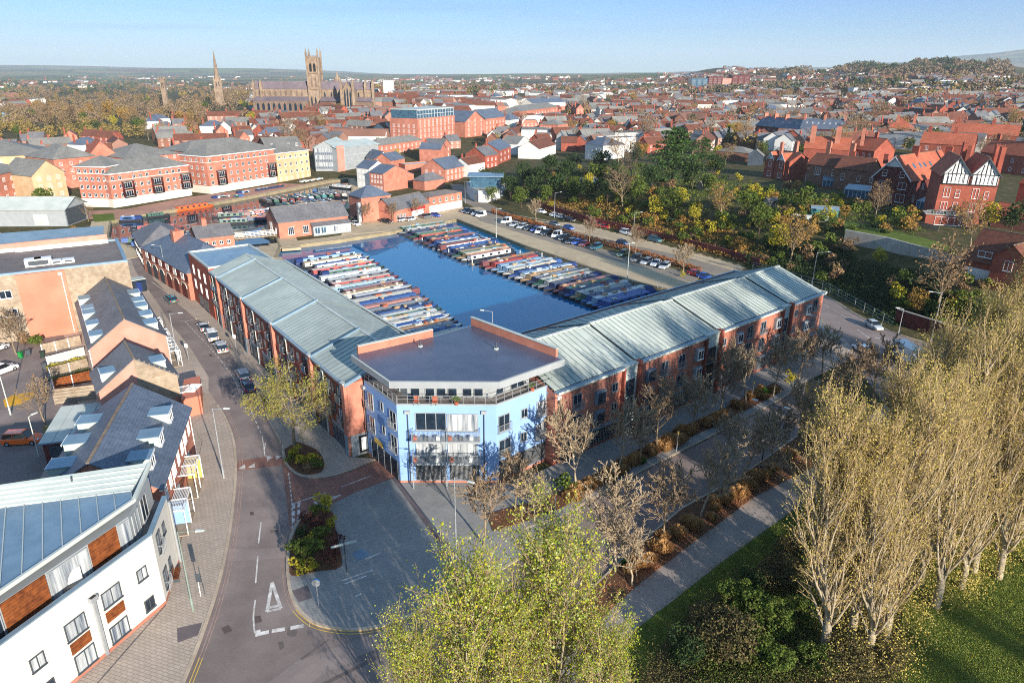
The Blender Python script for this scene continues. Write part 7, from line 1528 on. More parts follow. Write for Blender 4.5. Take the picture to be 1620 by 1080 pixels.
for i, (x, y, m, lab) in enumerate(((34, 566, pm('bin_green', lin(30, 130, 60), None, 1), 'bright green wheelie bin by the rear hedge'), (46, 562, dgrey, 'dark grey wheelie bin beside the bright green one'), (68, 565, pm('bin_dark', lin(40, 56, 48), None, 1), 'dark green wheelie bin, upper of the fence row'), (71, 584, dgrey, 'dark grey wheelie bin, middle of the fence row'), (75, 603, dgrey, 'dark grey wheelie bin, lower of the fence row'))):
    t = thing('wheelie_bin', lab, 'bin', tuple(P(x, y)), R(20+i*7)); q = MB(); loft(q, [(-.3, [(-.28, .05), (-.34, 1.0), (.34, 1.0), (.28, .05)]), (.3, [(-.28, .05), (-.34, 1.02), (.34, 1.02), (.28, .05)])], m); q.build('body', t); q = MB(); q.box(-.38, .38, -.37, .37, 1.03, 1.1, m); q.build('lid', t)
    for s in (-.25, .25): q = MB(); q.tube((-.28, s-.04, .1), (-.28, s+.04, .1), .1, .1, 8, tyre); q.build('wheel', t)
hm = MB(); a = [P2(5, 632, .026), P2(22, 624, .026), P2(52, 620, .026), P2(53, 628, .026), P2(30, 640, .026), P2(8, 644, .026)]; hm.face([(x, y, .026) for x, y in a][::-1], pm('yellow_hatching', lin(222, 164, 40), lin(190, 140, 50), 2)); tag(hm.build('yellow_hatching'), kind='structure')
# railings and wire fence on the bend
def rail_fence(nm, lab, pts, h, step, m, nr=2, w_=.04, mesh=None):
    P_ = [Vector(p) for p in pts]; t = thing(nm, lab, 'fence', tuple(P_[0]), 0); I = Matrix.Translation(-P_[0]); tot = 0
    for a, c in zip(P_[:-1], P_[1:]):
        L = (c-a).length; n_ = max(1, round(L/step)); d = (c-a)/n_
        for i in range(n_): s = a+d*i; q = MB(); q.T = I; q.tube(s, s+Vector((0, 0, h)), w_, w_, 5, m); q.build('post', t)
        q = MB(); q.T = I
        for r_ in range(nr): zz = h*(r_+1)/nr; q.tube(a+Vector((0, 0, zz)), c+Vector((0, 0, zz)), w_*.7, w_*.7, 4, m)
        q.build('rail', t)
    return t
rail_fence('wire_fence', 'tall wire fence on the shaded bank along the bend', [P(*p) for p in ((1190, 427), (1250, 444), (1300, 458), (1366, 494), (1412, 520))], 2.0, 3.0, galv, 3)
rail_fence('guard_rail', 'metal guard rail between the parked row and the promenade edge', [P(*p) for p in ((1040, 455), (1054, 458.5))], 1.0, 1.5, galv)
for i, (x, y) in enumerate(((886, 822), (1078, 722), (1197, 640))):
    t = thing('bollard_light', 'slim post with a yellow lantern, %s along the building side bed' % ['nearest', 'middle', 'farthest'][i], 'lamp', tuple(P(x-8, y-8, .2)), 0); q = MB(); q.tube((0, 0, 0), (0, 0, 2.6), .06, .05, 6, galv); q.build('post', t); q = MB(); q.tube((0, 0, 2.6), (0, 0, 2.95), .14, .14, 8, myel); q.build('lantern', t)
# ============================================================= TREES
def tubes(segs, n_=3):
    S = np.array([list(a)+list(b_)+[ra, rb] for a, b_, ra, rb in segs], float); A = S[:, :3]; B = S[:, 3:6]; d = B-A; d /= (np.linalg.norm(d, axis=1, keepdims=True)+1e-9)
    ref = np.where(np.abs(d[:, 2:3]) < .9, np.array([[0, 0, 1.0]]), np.array([[1.0, 0, 0]])); u = np.cross(d, ref); u /= np.linalg.norm(u, axis=1, keepdims=True); v = np.cross(d, u)
    Vs = []
    for c_, r_ in ((A, S[:, 6:7]), (B, S[:, 7:8])):
        for k in range(n_): t_ = 2*math.pi*k/n_; Vs.append(c_+u*math.cos(t_)*r_+v*math.sin(t_)*r_)
    Vv = np.stack(Vs, 1).reshape(-1, 3); base = np.arange(len(S))[:, None]*(2*n_); F = []
    for k in range(n_): F.append(np.concatenate([base+k, base+(k+1) % n_, base+n_+(k+1) % n_, base+n_+k], 1))
    return Vv, np.stack(F, 1).reshape(-1, 4)
def leafquads(C_, s, rng, flat=.0, asp=.75):
    n_ = len(C_); a = rng.normal(size=(n_, 3)); a[:, 2] *= (1-flat); a /= np.linalg.norm(a, axis=1, keepdims=True); b_ = rng.normal(size=(n_, 3)); b_[:, 2] *= (1-flat); b_ -= a*(a*b_).sum(1, keepdims=True); b_ /= np.linalg.norm(b_, axis=1, keepdims=True)
    s = (s*rng.uniform(.6, 1.35, n_))[:, None]/2; V_ = np.stack([C_-a*s, C_-b_*s*asp, C_+a*s, C_+b_*s*asp], 1).reshape(-1, 3); return V_, np.arange(n_*4).reshape(-1, 4)
def grow(rr, p, d, L, r, lvl, spec, segs, tips):
    """spec[lvl] = (n children, spread deg, length ratio, upward pull, start fraction, curl)"""
    n_ = max(2, int(L/spec['seg'][min(lvl, len(spec['seg'])-1)])); st = L/n_; pos = p.copy(); dd = d.copy(); pts = [pos.copy()]; r0 = r
    for i in range(n_):
        dd = (dd+Vector((rr.gauss(0, 1), rr.gauss(0, 1), rr.gauss(0, 1)))*spec['curl']+Vector((0, 0, spec['up'][min(lvl, len(spec['up'])-1)]))).normalized()
        q = pos+dd*st; r1 = r*(1-(i+1)/n_*(.75 if lvl else .8)); segs.append((pos, q, r0, max(r1, spec['rmin']))); r0 = max(r1, spec['rmin']); pos = q; pts.append(pos.copy())
    if lvl >= spec['levels']: tips.extend(pts[1:]); return
    nc, spd, lr, sf = spec['kids'][lvl]
    for k in range(nc):
        f = sf+(1-sf)*(k+rr.random())/nc; i = min(n_-1, int(f*n_)); q = pts[i].lerp(pts[i+1], f*n_-i)
        ax = (pts[i+1]-pts[i]).normalized(); az = rr.uniform(0, 2*math.pi) if lvl else k*2.4+rr.uniform(-.4, .4); perp = ax.orthogonal().normalized(); perp = Matrix.Rotation(az, 3, ax) @ perp
        a = R(spd*rr.uniform(.7, 1.25)); nd = (ax*math.cos(a)+perp*math.sin(a)).normalized(); shape = spec['shape'](f) if lvl == 0 else (1-.45*f)
        grow(rr, q, nd, L*lr*shape*rr.uniform(.75, 1.15), max(spec['rmin'], r*.42*(1-.5*f)), lvl+1, spec, segs, tips)
    if lvl > 0: tips.append(pos)
def tree_proto(name, label, cat, spec, seed, h, r, bark, leafm=None, lsize=.15, lper=1, lspread=.3, keep=1.0, nlim=None, group=None, flat=0., sides=(6, 3)):
    rr = random.Random(seed); rng = np.random.default_rng(seed); segs = []; tips = []
    grow(rr, Vector((0, 0, -.3)), Vector((rr.uniform(-.03, .03), rr.uniform(-.03, .03), 1)).normalized(), h, r, 0, spec, segs, tips)
    th_ = max(r*.16, spec['rmin']*1.08); big_ = [s for s in segs if s[2] > th_]; sml = [s for s in segs if s[2] <= th_]
    t = thing(name, label, cat, (0, 0, -50), 0, group)
    V1_, F1_ = tubes(big_, sides[0]); place('trunk', fastmesh('trunk', V1_, F1_, [bark], smooth=True), t)
    Vs, Fs, mi = [], [], []
    if sml: V2__, F2_ = tubes(sml, sides[1]); Vs.append(V2__); Fs.append(F2_); mi.append(np.zeros(len(F2_), int))
    if leafm is not None:
        T = np.array([list(p) for p in tips]); T = T[rng.random(len(T)) < keep]; T = np.repeat(T, lper, 0); T = T+rng.normal(size=T.shape)*lspread
        if nlim and len(T) > nlim: T = T[rng.choice(len(T), nlim, False)]
        V3, F3 = leafquads(T, lsize, rng, flat); off = sum(len(x) for x in Vs); Vs.append(V3); Fs.append(F3+off); mi.append(np.ones(len(F3), int))
    tw = spec.get('twig', bark); place('crown', fastmesh('crown', np.concatenate(Vs), np.concatenate(Fs), [tw] if leafm is None else [tw, leafm], np.concatenate(mi)), t)
    return note(t)
def blobtree(name, label, seed, h, w_, n_, s, m, bark, lobes=7, group=None, base=.25, flat=.0, conic=False, layers=0, fill=.55):
    rr = random.Random(seed); rng = np.random.default_rng(seed); t = thing(name, label, 'tree' if h > 3.2 else 'shrub', (0, 0, -50), 0, group); C_ = []
    for k in range(lobes):
        if layers: z = h*(.22+.75*k/lobes); rad = w_*(1-.72*k/lobes)*.5; az = k*2.4; cx, cy = math.cos(az)*rad*.55, math.sin(az)*rad*.55; sz = (rad*.75, rad*.75, h*.035)
        elif conic: z = h*(.15+.8*k/lobes); rad = w_*.5*(1-.85*k/lobes); cx = cy = 0; sz = (rad, rad, h*.09)
        else: z = h*(base+(1-base)*rr.uniform(.2, .8)); az = rr.uniform(0, 6.28); rad = w_*.5*rr.uniform(.15, .6)*(1-abs(z/h-.55)*.9); cx, cy = math.cos(az)*rad, math.sin(az)*rad; q_ = w_*.5*rr.uniform(.38, .6); sz = (q_, q_, q_*.8*min(1.4, h/w_))
        g = rng.normal(size=(n_//lobes, 3)); g /= np.linalg.norm(g, axis=1, keepdims=True); g *= (rng.uniform(fill, 1, len(g))**.6)[:, None]; C_.append(g*np.array(sz)+np.array([cx, cy, z]))
    C_ = np.concatenate(C_); C_ = C_[C_[:, 2] > .05]; keep = np.array([noise.noise(Vector(c)*(1.6/max(1, w_*.22))) for c in C_]) > -.22; C_ = C_[keep]
    V_, Fq_ = leafquads(C_, s, rng, flat); place('crown', fastmesh('crown', V_, Fq_, [m]), t)
    q = MB(); q.tube((0, 0, -.5), (0, 0, h*.55), max(.06, h*.022), max(.03, h*.01), 6, bark)
    for k in range(5): az = rr.uniform(0, 6.28); z = h*rr.uniform(.2, .45); q.tube((0, 0, z), (math.cos(az)*w_*.3, math.sin(az)*w_*.3, z+h*.28), h*.01, h*.004, 4, bark)
    q.build('trunk', t); return note(t)
bark_g = pm('bark_grey', lin(150, 132, 104), lin(112, 98, 80), 2, obj=True); bark_l = pm('bark_pale', lin(176, 162, 138), lin(128, 114, 94), 2, obj=True); bark_d = pm('bark_dark', lin(96, 78, 62), lin(70, 58, 46), 2, obj=True); twig_t = pm('twig_tan', lin(152, 132, 106), lin(118, 98, 78), 1.2, obj=True, stain=0); twig_s = pm('twig_straw', lin(178, 156, 116), lin(146, 124, 90), .6, obj=True, stain=.1); twig_r = pm('twig_reddish', lin(140, 92, 72), lin(110, 76, 60), 1, obj=True, stain=0)
def leafm(nm, cols, trans=.25): return pm(nm, cols[0], cols[-1], .9, rough=.75, spec=.2, isl=cols, obj=True, stain=0, trans=trans)
lf_pop = leafm('leaf_poplar', [lin(96, 120, 34), lin(140, 156, 44), lin(188, 186, 50), lin(222, 196, 40), lin(214, 216, 150), lin(112, 136, 44)], .3)
lf_str = leafm('leaf_straw', [lin(178, 160, 84), lin(206, 180, 84), lin(196, 172, 52), lin(160, 150, 70), lin(200, 176, 116)], .25)
lf_oak = leafm('leaf_olive', [lin(122, 124, 52), lin(154, 152, 66), lin(100, 110, 44), lin(176, 160, 84)], .25)
lf_dk = leafm('leaf_evergreen', [lin(34, 52, 26), lin(52, 72, 32), lin(74, 92, 42), lin(40, 56, 34)], .1)
lf_gr = leafm('leaf_green_bush', [lin(66, 88, 34), lin(96, 112, 42), lin(124, 130, 50), lin(54, 72, 30)], .2)
lf_yl = leafm('leaf_yellow_bush', [lin(150, 140, 40), lin(186, 166, 46), lin(120, 124, 42), lin(200, 184, 60)], .25)
lf_br = leafm('leaf_brown', [lin(138, 108, 76), lin(116, 92, 66), lin(158, 128, 92), lin(100, 84, 62)], .1)
lf_oc = leafm('leaf_ochre', [lin(166, 124, 60), lin(142, 112, 58), lin(184, 140, 66), lin(120, 104, 56)], .2)
lf_rd = leafm('leaf_plum', [lin(88, 46, 44), lin(70, 38, 36), lin(112, 64, 54), lin(60, 44, 34)], .1)
lf_cd = leafm('leaf_cedar', [lin(48, 74, 32), lin(70, 100, 42), lin(96, 122, 54), lin(40, 60, 32)], .1)
lf_ru = leafm('leaf_rust', [lin(150, 82, 48), lin(170, 100, 58), lin(124, 70, 44), lin(142, 104, 58)], .15)
lf_lit = leafm('leaf_litter', [lin(150, 88, 58), lin(120, 66, 46), lin(176, 118, 80), lin(96, 60, 44), lin(198, 150, 112)], 0)
# bare street trees
sp_b = dict(seg=(.8, .6, .5, .4), up=(0.0, .10, .05, .03), curl=.07, levels=3, kids=((22, 50, .60, .28), (10, 40, .44, .2), (6, 38, .5, .15)), rmin=.033, shape=lambda f: 1.15-.75*f, twig=pm('twig_pale', lin(176, 156, 128), lin(140, 122, 98), 1.4, obj=True, stain=0))
bare = [tree_proto('bare_tree', 'bare', 'tree', sp_b, s, 8.6, .15, bark_l, None, group='bare young trees lining the road') for s in (3, 8, 15)]
sp_b2 = dict(sp_b, twig=twig_t, kids=((19, 50, .62, .3), (9, 40, .45, .2), (6, 38, .5, .15)))
bare2 = [tree_proto('bare_tree', 'bare', 'tree', sp_b2, s, 8.2, .13, bark_g, lf_ru, .10, 1, .12, .03, group='bare young trees lining the road') for s in (4, 9)]
rowb = [(912, 777), (979, 746), (1040, 711), (1092, 684), (1138, 661), (1180, 638), (1223, 625)]; rowc = [(974, 903), (1048, 853), (1109, 816), (1173, 763), (1222, 738), (1265, 711), (1306, 685)]
used = set()
def puttree(pr, p, rz, s, label, group=None):
    if pr.name not in used and not isinstance(s, tuple):
        used.add(pr.name); pr.location = p; pr.rotation_euler = (0, 0, rz); pr.scale = (s,)*3; pr['label'] = label
        if group: pr['group'] = group
        elif 'group' in pr: del pr['group']
        return pr
    r = dup(pr, p, rz, s, label, group)
    if not group and 'group' in r: del r['group']
    return r
for i, (x, y) in enumerate(rowb): puttree((bare+bare2)[(i*2) % 5], P(x, y, .15), i*1.3, [1.08, .95, 1.12, .95, 1.1, 1.0, 1.0][i], 'bare tree, %sin the building side row from the blue block' % (_ords[i] or 'first '), 'bare trees beside the long block')
for i, (x, y) in enumerate(rowc): puttree((bare+bare2)[(i*2+1) % 5], P(x, y, .12), i*1.7+1, [1.08, 1.08, .95, 1.08, .92, 1.08, 1.05][i], 'bare tree, %sin the leaf strewn verge from the poplars' % (_ords[i] or 'first '), 'bare trees in the verge')
for x, y, s, lab in ((765, 862, 1.0, 'bare bushy tree in front of the blue block\'s right corner'), (815, 806, .8, 'bare tree close to the blue block\'s barred ground floor'), (846, 826, .75, 'bare tree between the plaza lamp post and the long block'), (72, 670, .75, 'bare tree beside the orange car'), (26, 560, .9, 'bare tree against the terracotta wall\'s left side'), (1081, 433, .85, 'bare tree at the lower end of the car park'), (1004, 403, .9, 'bare tree behind the grey van in the car park'), (933, 386, .9, 'bare tree behind the maroon hatchback'), (848, 349, .8, 'bare tree at the top of the car park hedge'), (581, 355, .8, 'bare tree in front of the boatyard office'), (622, 352, .75, 'bare tree left of the red cafe sign'), (660, 348, .8, 'bare tree in front of the quayside cafe'), (1262, 606, 1.0, 'bare tree at the far end of the building side bed'), (1300, 590, .95, 'bare tree on the far corner pavement'), (1010, 736, .85, 'bare tree in the bed opposite the first stair tower'), (1000, 925, .8, 'bare tree at the near tip of the verge'), (1150, 720, .7, 'thin bare tree by the road edge near the twin armed lamp'), (1500, 640, 1.1, 'bare tree under the poplars at the junction'), (1380, 640, 1.2, 'reddish bare tree left of the truck'), (1345, 640, 1.1, 'reddish bare tree at the end of the verge')):
    puttree(bare2[len(lab) % 2] if 'reddish' in lab or len(lab) % 2 else bare[len(lab) % 3], P(x, y, .1), len(lab)*1.1, s, lab)
# leafy street tree on the island
sp_o = dict(seg=(.7, .6, .5, .4), up=(0, .04, -.01, -.02), curl=.12, levels=3, kids=((15, 68, 1.0, .40), (10, 46, .46, .2), (7, 44, .5, .1)), rmin=.016, shape=lambda f: 1.1-.35*f, twig=twig_t)
puttree(tree_proto('street_tree', 'x', 'tree', sp_o, 21, 7.4, .27, bark_g, lf_oak, .2, 4, .22, .75), P(465, 706, .15), 2.2, 1.0, 'spreading street tree with thin olive leaves on the planted island')
# poplars
def pop_spec(tw): return dict(seg=(1.2, .8, .5), up=(0, .11, .05), curl=.06, levels=3, kids=((66, 24, .38, .11), (9, 24, .42, .1), (4, 24, .5, .1)), rmin=.0125, shape=lambda f: (.62+f*1.3 if f < .35 else 1.08-.85*(f-.35)), twig=tw)
pop_s = [tree_proto('poplar', 'p', 'tree', pop_spec(twig_s), s, 22.5, .42, bark_l, lf_str, .135, 2, .32, .8, 7000) for s in (31, 32, 33)]
sp_y = dict(pop_spec(twig_s), kids=((70, 30, .40, .08), (9, 28, .44, .1), (4, 28, .5, .1)), shape=lambda f: .7+.7*math.sin(math.pi*min(1, f*.8+.2))*(1.0-f*.65))
pop_y = [tree_proto('poplar', 'p', 'tree', sp_y, s, 20.5, .36, bark_l, lf_pop, .19, 3, .3, .85, 19000) for s in (41, 42)]
# the tall mass at the right: a belt following the path, nearest to farthest
def loc_tree(xt, yt, ztop, dz=0):       # the base under a crown top seen at a pixel
    p = P(xt, yt, ztop); return Vector((p.x, p.y, dz))
mass = [(1640, 650, 1.38), (1605, 672, 1.25), (1520, 930, .9), (1580, 915, .95), (1640, 900, 1.0), (1455, 925, .8), (1600, 790, 1.05), (1310, 985, .8), (1345, 1010, 1.0), (1375, 1045, .9), (1330, 960, .85), (1400, 1010, .95), (1305, 1036, 1.0), (1395, 960, 1.02), (1430, 905, 1.0), (1475, 860, 1.05), (1520, 810, 1.05), (1570, 770, 1.08), (1625, 730, 1.22), (1690, 700, 1.3), (1480, 960, 1.05), (1540, 905, 1.08), (1600, 860, 1.12), (1670, 820, 1.15), (1750, 790, 1.15), (1420, 840, .85), (1465, 800, .9), (1540, 790, 1.0), (1440, 880, .95), (1500, 745, .85), (1590, 690, .95), (1680, 650, 1.3), (1360, 880, .72), (1770, 690, 1.35), (1660, 690, 1.25), (1720, 760, 1.3)]
for i, (x, y, s) in enumerate(mass):
    pr = pop_s[i % 3] 
    puttree(pr, P(x, y), i*2.1, s*.9, 'straw coloured poplar, %sfrom the left in the tall belt at the right' % (_ords[sorted(range(len(mass)), key=lambda j: mass[j][0]).index(i)] or 'first '), 'tall poplars of the right hand belt')
# the two greener poplars below the camera
for i, (x, y, s, zt) in enumerate(((880, 830, .92, 19.5), (735, 880, .86, 18), (955, 985, .66, 14), (655, 1000, .62, 13), (815, 935, .72, 15.5))):
    p = loc_tree(x, y, zt); puttree(pop_y[i % 2], p, i*1.9+.4, zt/20.5*.86, ['tallest yellow green poplar at the bottom centre', 'second yellow green poplar, left of the tallest one', 'small yellow green poplar right of the tallest one', 'lowest yellow green poplar at the left of the group', 'yellow green poplar between the two tallest ones'][i])
# field poplars whose long shadows lie on the grass
for i, (x, y) in enumerate(((73, -21), (82, -15))):
    puttree(pop_s[i % 3], Vector((x, y, 0)), i*1.3, 1.0, 'poplar beside the playing field', 'poplars of the playing field')
# prototypes of garden and distant trees
T = {}
T['g'] = [blobtree('broadleaf_tree', 'x', s, 9, 8.5, 1500, .55, lf_gr, bark_d, 9) for s in (51, 52)]
T['d'] = [blobtree('evergreen_tree', 'x', s, 10, 9, 1700, .55, lf_dk, bark_d, 9) for s in (53, 54)]
T['y'] = [blobtree('yellowing_tree', 'x', s, 8, 7, 1300, .5, lf_yl, bark_d, 8) for s in (55, 56)]
T['o'] = [blobtree('autumn_tree', 'x', s, 9.5, 8, 1300, .5, lf_oc, bark_d, 8) for s in (57, 58)]
T['c'] = [blobtree('cedar_tree', 'x', s, 21, 22, 7000, .75, lf_cd, bark_d, 26, layers=1, flat=.55, fill=.2) for s in (59,)]
T['k'] = [blobtree('conifer', 'x', 60, 13, 5.5, 1700, .6, lf_dk, bark_d, 14, conic=True)]
T['s'] = [blobtree('garden_shrub', 'x', s, 2.6, 3.4, 420, .34, m, bark_d, 5, base=.05) for s, m in ((61, lf_gr), (62, lf_yl), (63, lf_dk), (64, lf_br), (65, lf_gr), (66, lf_oc))]
sp_f = dict(seg=(1.2, 1.0, .8), up=(0, .05, .03), curl=.1, levels=2, kids=((18, 50, .62, .25), (12, 42, .45, .15)), rmin=.035, shape=lambda f: 1.1-.6*f, twig=pm('twig_far', lin(150, 124, 98), lin(122, 100, 78), .6, obj=True))
T['b'] = [tree_proto('leafless_tree', 'x', 'tree', sp_f, s, 11, .25, bark_g, m, .42, 2, .45, .8) for s, m in ((71, lf_br), (72, lf_br), (73, lf_oc), (74, None))]
kinds = {'g': 'green leaved tree', 'd': 'dark evergreen tree', 'y': 'yellow leaved tree', 'o': 'ochre leaved tree', 'c': 'cedar', 'k': 'dark conifer', 's': 'shrub', 'b': 'brown leafless tree'}
def tr(k, x, y, s, lab=None, i=None, grp=None):
    p = PT(x, y)
    if p is None: return
    i = rnd.randrange(len(T[k])) if i is None else i
    return puttree(T[k][i], p, rnd.uniform(0, 6.28), s if not isinstance(s, tuple) else s, lab or kinds[k], grp)
for i, (k, x, y, s) in enumerate((('d', 768, 300, .9), ('d', 790, 308, 1.0), ('g', 778, 322, .7), ('d', 830, 300, 1.1), ('d', 845, 322, 1.0), ('g', 865, 330, .9), ('d', 895, 300, 1.1), ('d', 925, 325, .9), ('g', 945, 300, 1.0), ('d', 950, 282, 1.1), ('d', 975, 300, 1.0), ('g', 1010, 322, 1.0), ('d', 1030, 310, 1.0), ('d', 1005, 262, 1.0), ('d', 1095, 300, 1.1), ('g', 1120, 318, .9), ('y', 1075, 330, .8), ('d', 905, 278, .9), ('d', 870, 285, 1.0))): tr(k, x, y, s, kinds[k]+' in the bank thicket, %sof its cluster above the car park' % (_ords[i] or 'first '), None, 'thicket on the bank')
tr('c', 1062, 296, 1.0, 'great cedar with layered dark green boughs above the gardens'); tr('c', 1112, 262, (.55, .55, .6), 'smaller cedar shaped evergreen right of the great cedar')
tr('d', 855, 304, (1.15, 1.15, 1.0), 'dense domed evergreen above the curved white garage')
for k, x, y, s, lab in (('d', 808, 318, 1.0, 'dark evergreen beside the curved white garage'), ('g', 825, 330, .9, 'ragged green tree overhanging the car park road'), ('d', 880, 320, 1.1, 'dark evergreen right of the domed one'), ('g', 905, 318, 1.0, 'green tree right of the dark evergreens'), ('y', 930, 308, 1.0, 'yellow green tree left of the blue shed'), ('b', 985, 330, 1.25, 'pale leafless tree in front of the great cedar'), ('b', 1000, 290, 1.5, 'dark leafless tree left of the great cedar'), ('d', 960, 325, .9, 'dark ivy covered tree below the blue shed'), ('y', 1035, 345, .9, 'bright yellow green tree at the foot of the bank'), ('g', 1060, 340, 1.0, 'green tree below the great cedar'), ('y', 1098, 352, .8, 'golden tree left of the small garden shed'), ('d', 1130, 290, 1.1, 'dark tree behind the grey roofed garages'), ('b', 1140, 350, .9, 'brown leafless tree on the garden slope'), ('o', 1165, 222, 1.2, 'ochre tree at the left end of the dark terrace'), ('k', 1150, 232, .9, 'dark pointed conifer beside the ochre tree'), ('g', 1205, 245, .8, 'green tree in front of the dark terrace'), ('b', 1355, 235, 1.6, 'big leafless tree between the terrace and the villas'), ('b', 1375, 205, 1.5, 'big leafless tree behind the red hipped house'), ('g', 1178, 345, .9, 'palm like green tree on the garden slope'), ('g', 1200, 372, .8, 'green tree above the shaded bank'), ('y', 1230, 400, 1.0, 'yellow brown tree at the bend'), ('b', 1250, 415, 1.0, 'twiggy tree at the bend beside the yellow brown one'), ('o', 1235, 372, .6, 'small ochre tree above the bend'), ('g', 1272, 338, .9, 'bright green shrubby tree left of the teal shed'), ('b', 1385, 345, .8, 'twiggy tree below the huge gable'), ('y', 1560, 362, .9, 'bright yellow tree below the orange villa'), ('d', 1598, 372, .9, 'dark hedge tree at the right edge'), ('b', 1535, 392, .9, 'pale leafless shrubby tree below the timbered villa'), ('y', 1390, 420, .6, 'golden shrub in front of the retaining wall'), ('b', 1482, 492, 1.15, 'rounded straw coloured leafless tree above the junction'), ('o', 1450, 500, .6, 'small ochre tree left of the straw coloured one'), ('g', 1520, 520, .8, 'green bush mass behind the junction wall'), ('g', 1560, 530, .8, 'green bush right of the junction lamp post'), ('k', 1612, 235, 1.3, 'dark cedar like conifer at the right edge'),
    ('g', 75, 343, 1.1, 'large weeping green tree in front of the buff flats'), ('g', 98, 345, .8, 'right half of the weeping trees beside the steel shed'), ('b', 140, 350, .5, 'twiggy shrub at the end of the steel shed'), ('y', 85, 392, .35, 'yellow shrub on the green by the canal'), ('g', 135, 380, .35, 'green shrub left of the lawn by the canal'), ('b', 20, 425, .6, 'brown shrub beneath the cream gable'), ('o', 118, 378, .4, 'orange shrub in the canal garden'),
    ('b', 78, 212, 2.0, 'tall leafless plane tree, left of the riverside pair'), ('b', 110, 214, 2.1, 'tall leafless plane tree, right of the riverside pair'), ('g', 135, 200, 1.4, 'bright green spreading tree between the riverside planes'), ('o', 175, 190, 2.1, 'tall ochre poplar like tree by the river'), ('o', 200, 200, 1.8, 'broad ochre tree right of the tall riverside one'), ('d', 220, 214, 1.4, 'round dark evergreen beside the river'), ('o', 250, 195, 1.3, 'orange brown tree near the river water'), ('o', 285, 200, 1.4, 'golden brown tree above the small terraces'), ('y', 398, 196, 1.3, 'bright yellow green tree below the cathedral nave'), ('b', 460, 243, 1.6, 'big brown leafless tree left of the grey office'), ('b', 485, 240, 1.1, 'leafless tree touching the grey office roof'), ('d', 330, 165, 1.0, 'dark tree left of the cathedral'), ('b', 515, 165, 1.4, 'leafless tree in front of the cathedral tower'), ('b', 535, 168, 1.3, 'leafless tree in front of the cathedral choir'), ('g', 600, 232, .6, 'small green tree beside the grey office'), ('b', 820, 175, 1.3, 'leafless tree behind the white banded block'), ('b', 925, 172, 1.7, 'wide leafless tree mass beyond the mills'), ('o', 1000, 168, 1.9, 'wide ochre tree mass beyond the shops'), ('b', 1015, 230, 1.4, 'dark branched tree left of the villa row'), ('g', 745, 300, .5, 'conical green shrub by the curved garage')):
    tr(k, x, y, s*.95, lab)
# garden shrubs on the bank
n_s = 0; rs = random.Random(5)
reg = [(760, 305), (850, 326), (960, 352), (1080, 388), (1200, 420), (1290, 450), (1320, 470), (1345, 400), (1320, 350), (1250, 318), (1180, 290), (1120, 262), (1000, 262), (900, 268), (800, 292)]
reg2 = [(1180, 284), (1270, 299), (1370, 322), (1440, 334), (1460, 366), (1340, 380), (1300, 372), (1180, 345)]
while n_s < 300:
    x, y = rs.uniform(760, 1455), rs.uniform(262, 470)
    if not inpoly(np.array([x]), np.array([y]), reg if n_s < 205 else reg2)[0]: continue
    sh = (x > 1180 and y > 390)
    i = rs.choice([0, 1, 2, 4, 4, 0, 3, 5, 1]) if not sh else rs.choice([2, 2, 0, 3]); s = rs.uniform(.7, 1.6)
    tr('s', x, y, s, ['green', 'yellow green', 'dark evergreen', 'brown leafless', 'green', 'ochre'][i]+' shrub in the gardens on the bank', i, 'shrubs in the gardens on the bank'); n_s += 1
for n_ in range(46):
    x, y = rs.uniform(1395, 1600), rs.uniform(455, 560)
    if y < 440+(x-1395)*.12 or y > 512+(x-1414)*.3: continue
    i = rs.choice([0, 4, 2, 1, 3]); tr('s', x, y-6, rs.uniform(.8, 1.5), ['green', 'yellow green', 'dark evergreen', 'brown leafless', 'green'][i]+' shrub behind the junction wall', i, 'shrubs behind the junction wall')
# ground cover as stuff
def scatter(name, poly_px, n_, s, m, h=.5, seed=1, flat=0., z0=.05, terr=True, clump=1, clump_r=.6, world=None):
    rng = np.random.default_rng(seed); poly = world or [v2(PT(*p)) if terr else P2(*p) for p in poly_px]; xs = [p[0] for p in poly]; ys = [p[1] for p in poly]; n0 = n_//clump
    X = rng.uniform(min(xs), max(xs), n0*4); Y = rng.uniform(min(ys), max(ys), n0*4); k = inpoly(X, Y, poly); X = X[k][:n0]; Y = Y[k][:n0]
    Z = (H(X, Y) if terr else np.zeros(len(X)))+z0; hs = h*rng.uniform(.3, 1, len(X)); Cc = np.stack([X, Y, Z], 1); Cc = np.repeat(Cc, clump, 0); hh_ = np.repeat(hs, clump); g = rng.normal(size=Cc.shape)*clump_r*.5
    Cc[:, :2] += g[:, :2]; Cc[:, 2] += rng.uniform(0, 1, len(Cc))*hh_; V_, F_q = leafquads(Cc, s, rng, flat); return tag(place(name, fastmesh(name, V_, F_q, [m])), kind='stuff')
scatter('undergrowth', [(845, 329), (926, 350), (1000, 368), (1080, 388), (1180, 416), (1210, 424), (1215, 398), (1120, 350), (1040, 335), (960, 318), (880, 312)], 26000, .42, lf_oc, 1.3, 2, clump=12, clump_r=1.2)
scatter('undergrowth', [(1180, 424), (1300, 455), (1366, 490), (1412, 514), (1500, 520), (1500, 440), (1330, 395), (1240, 370), (1190, 390)], 26000, .4, lf_dk, .9, 3, clump=10, clump_r=1.2)
scatter('undergrowth', [(870, 300), (1200, 380), (1300, 360), (1180, 290), (960, 262)], 16000, .4, lf_gr, .7, 4, clump=10, clump_r=1.4)
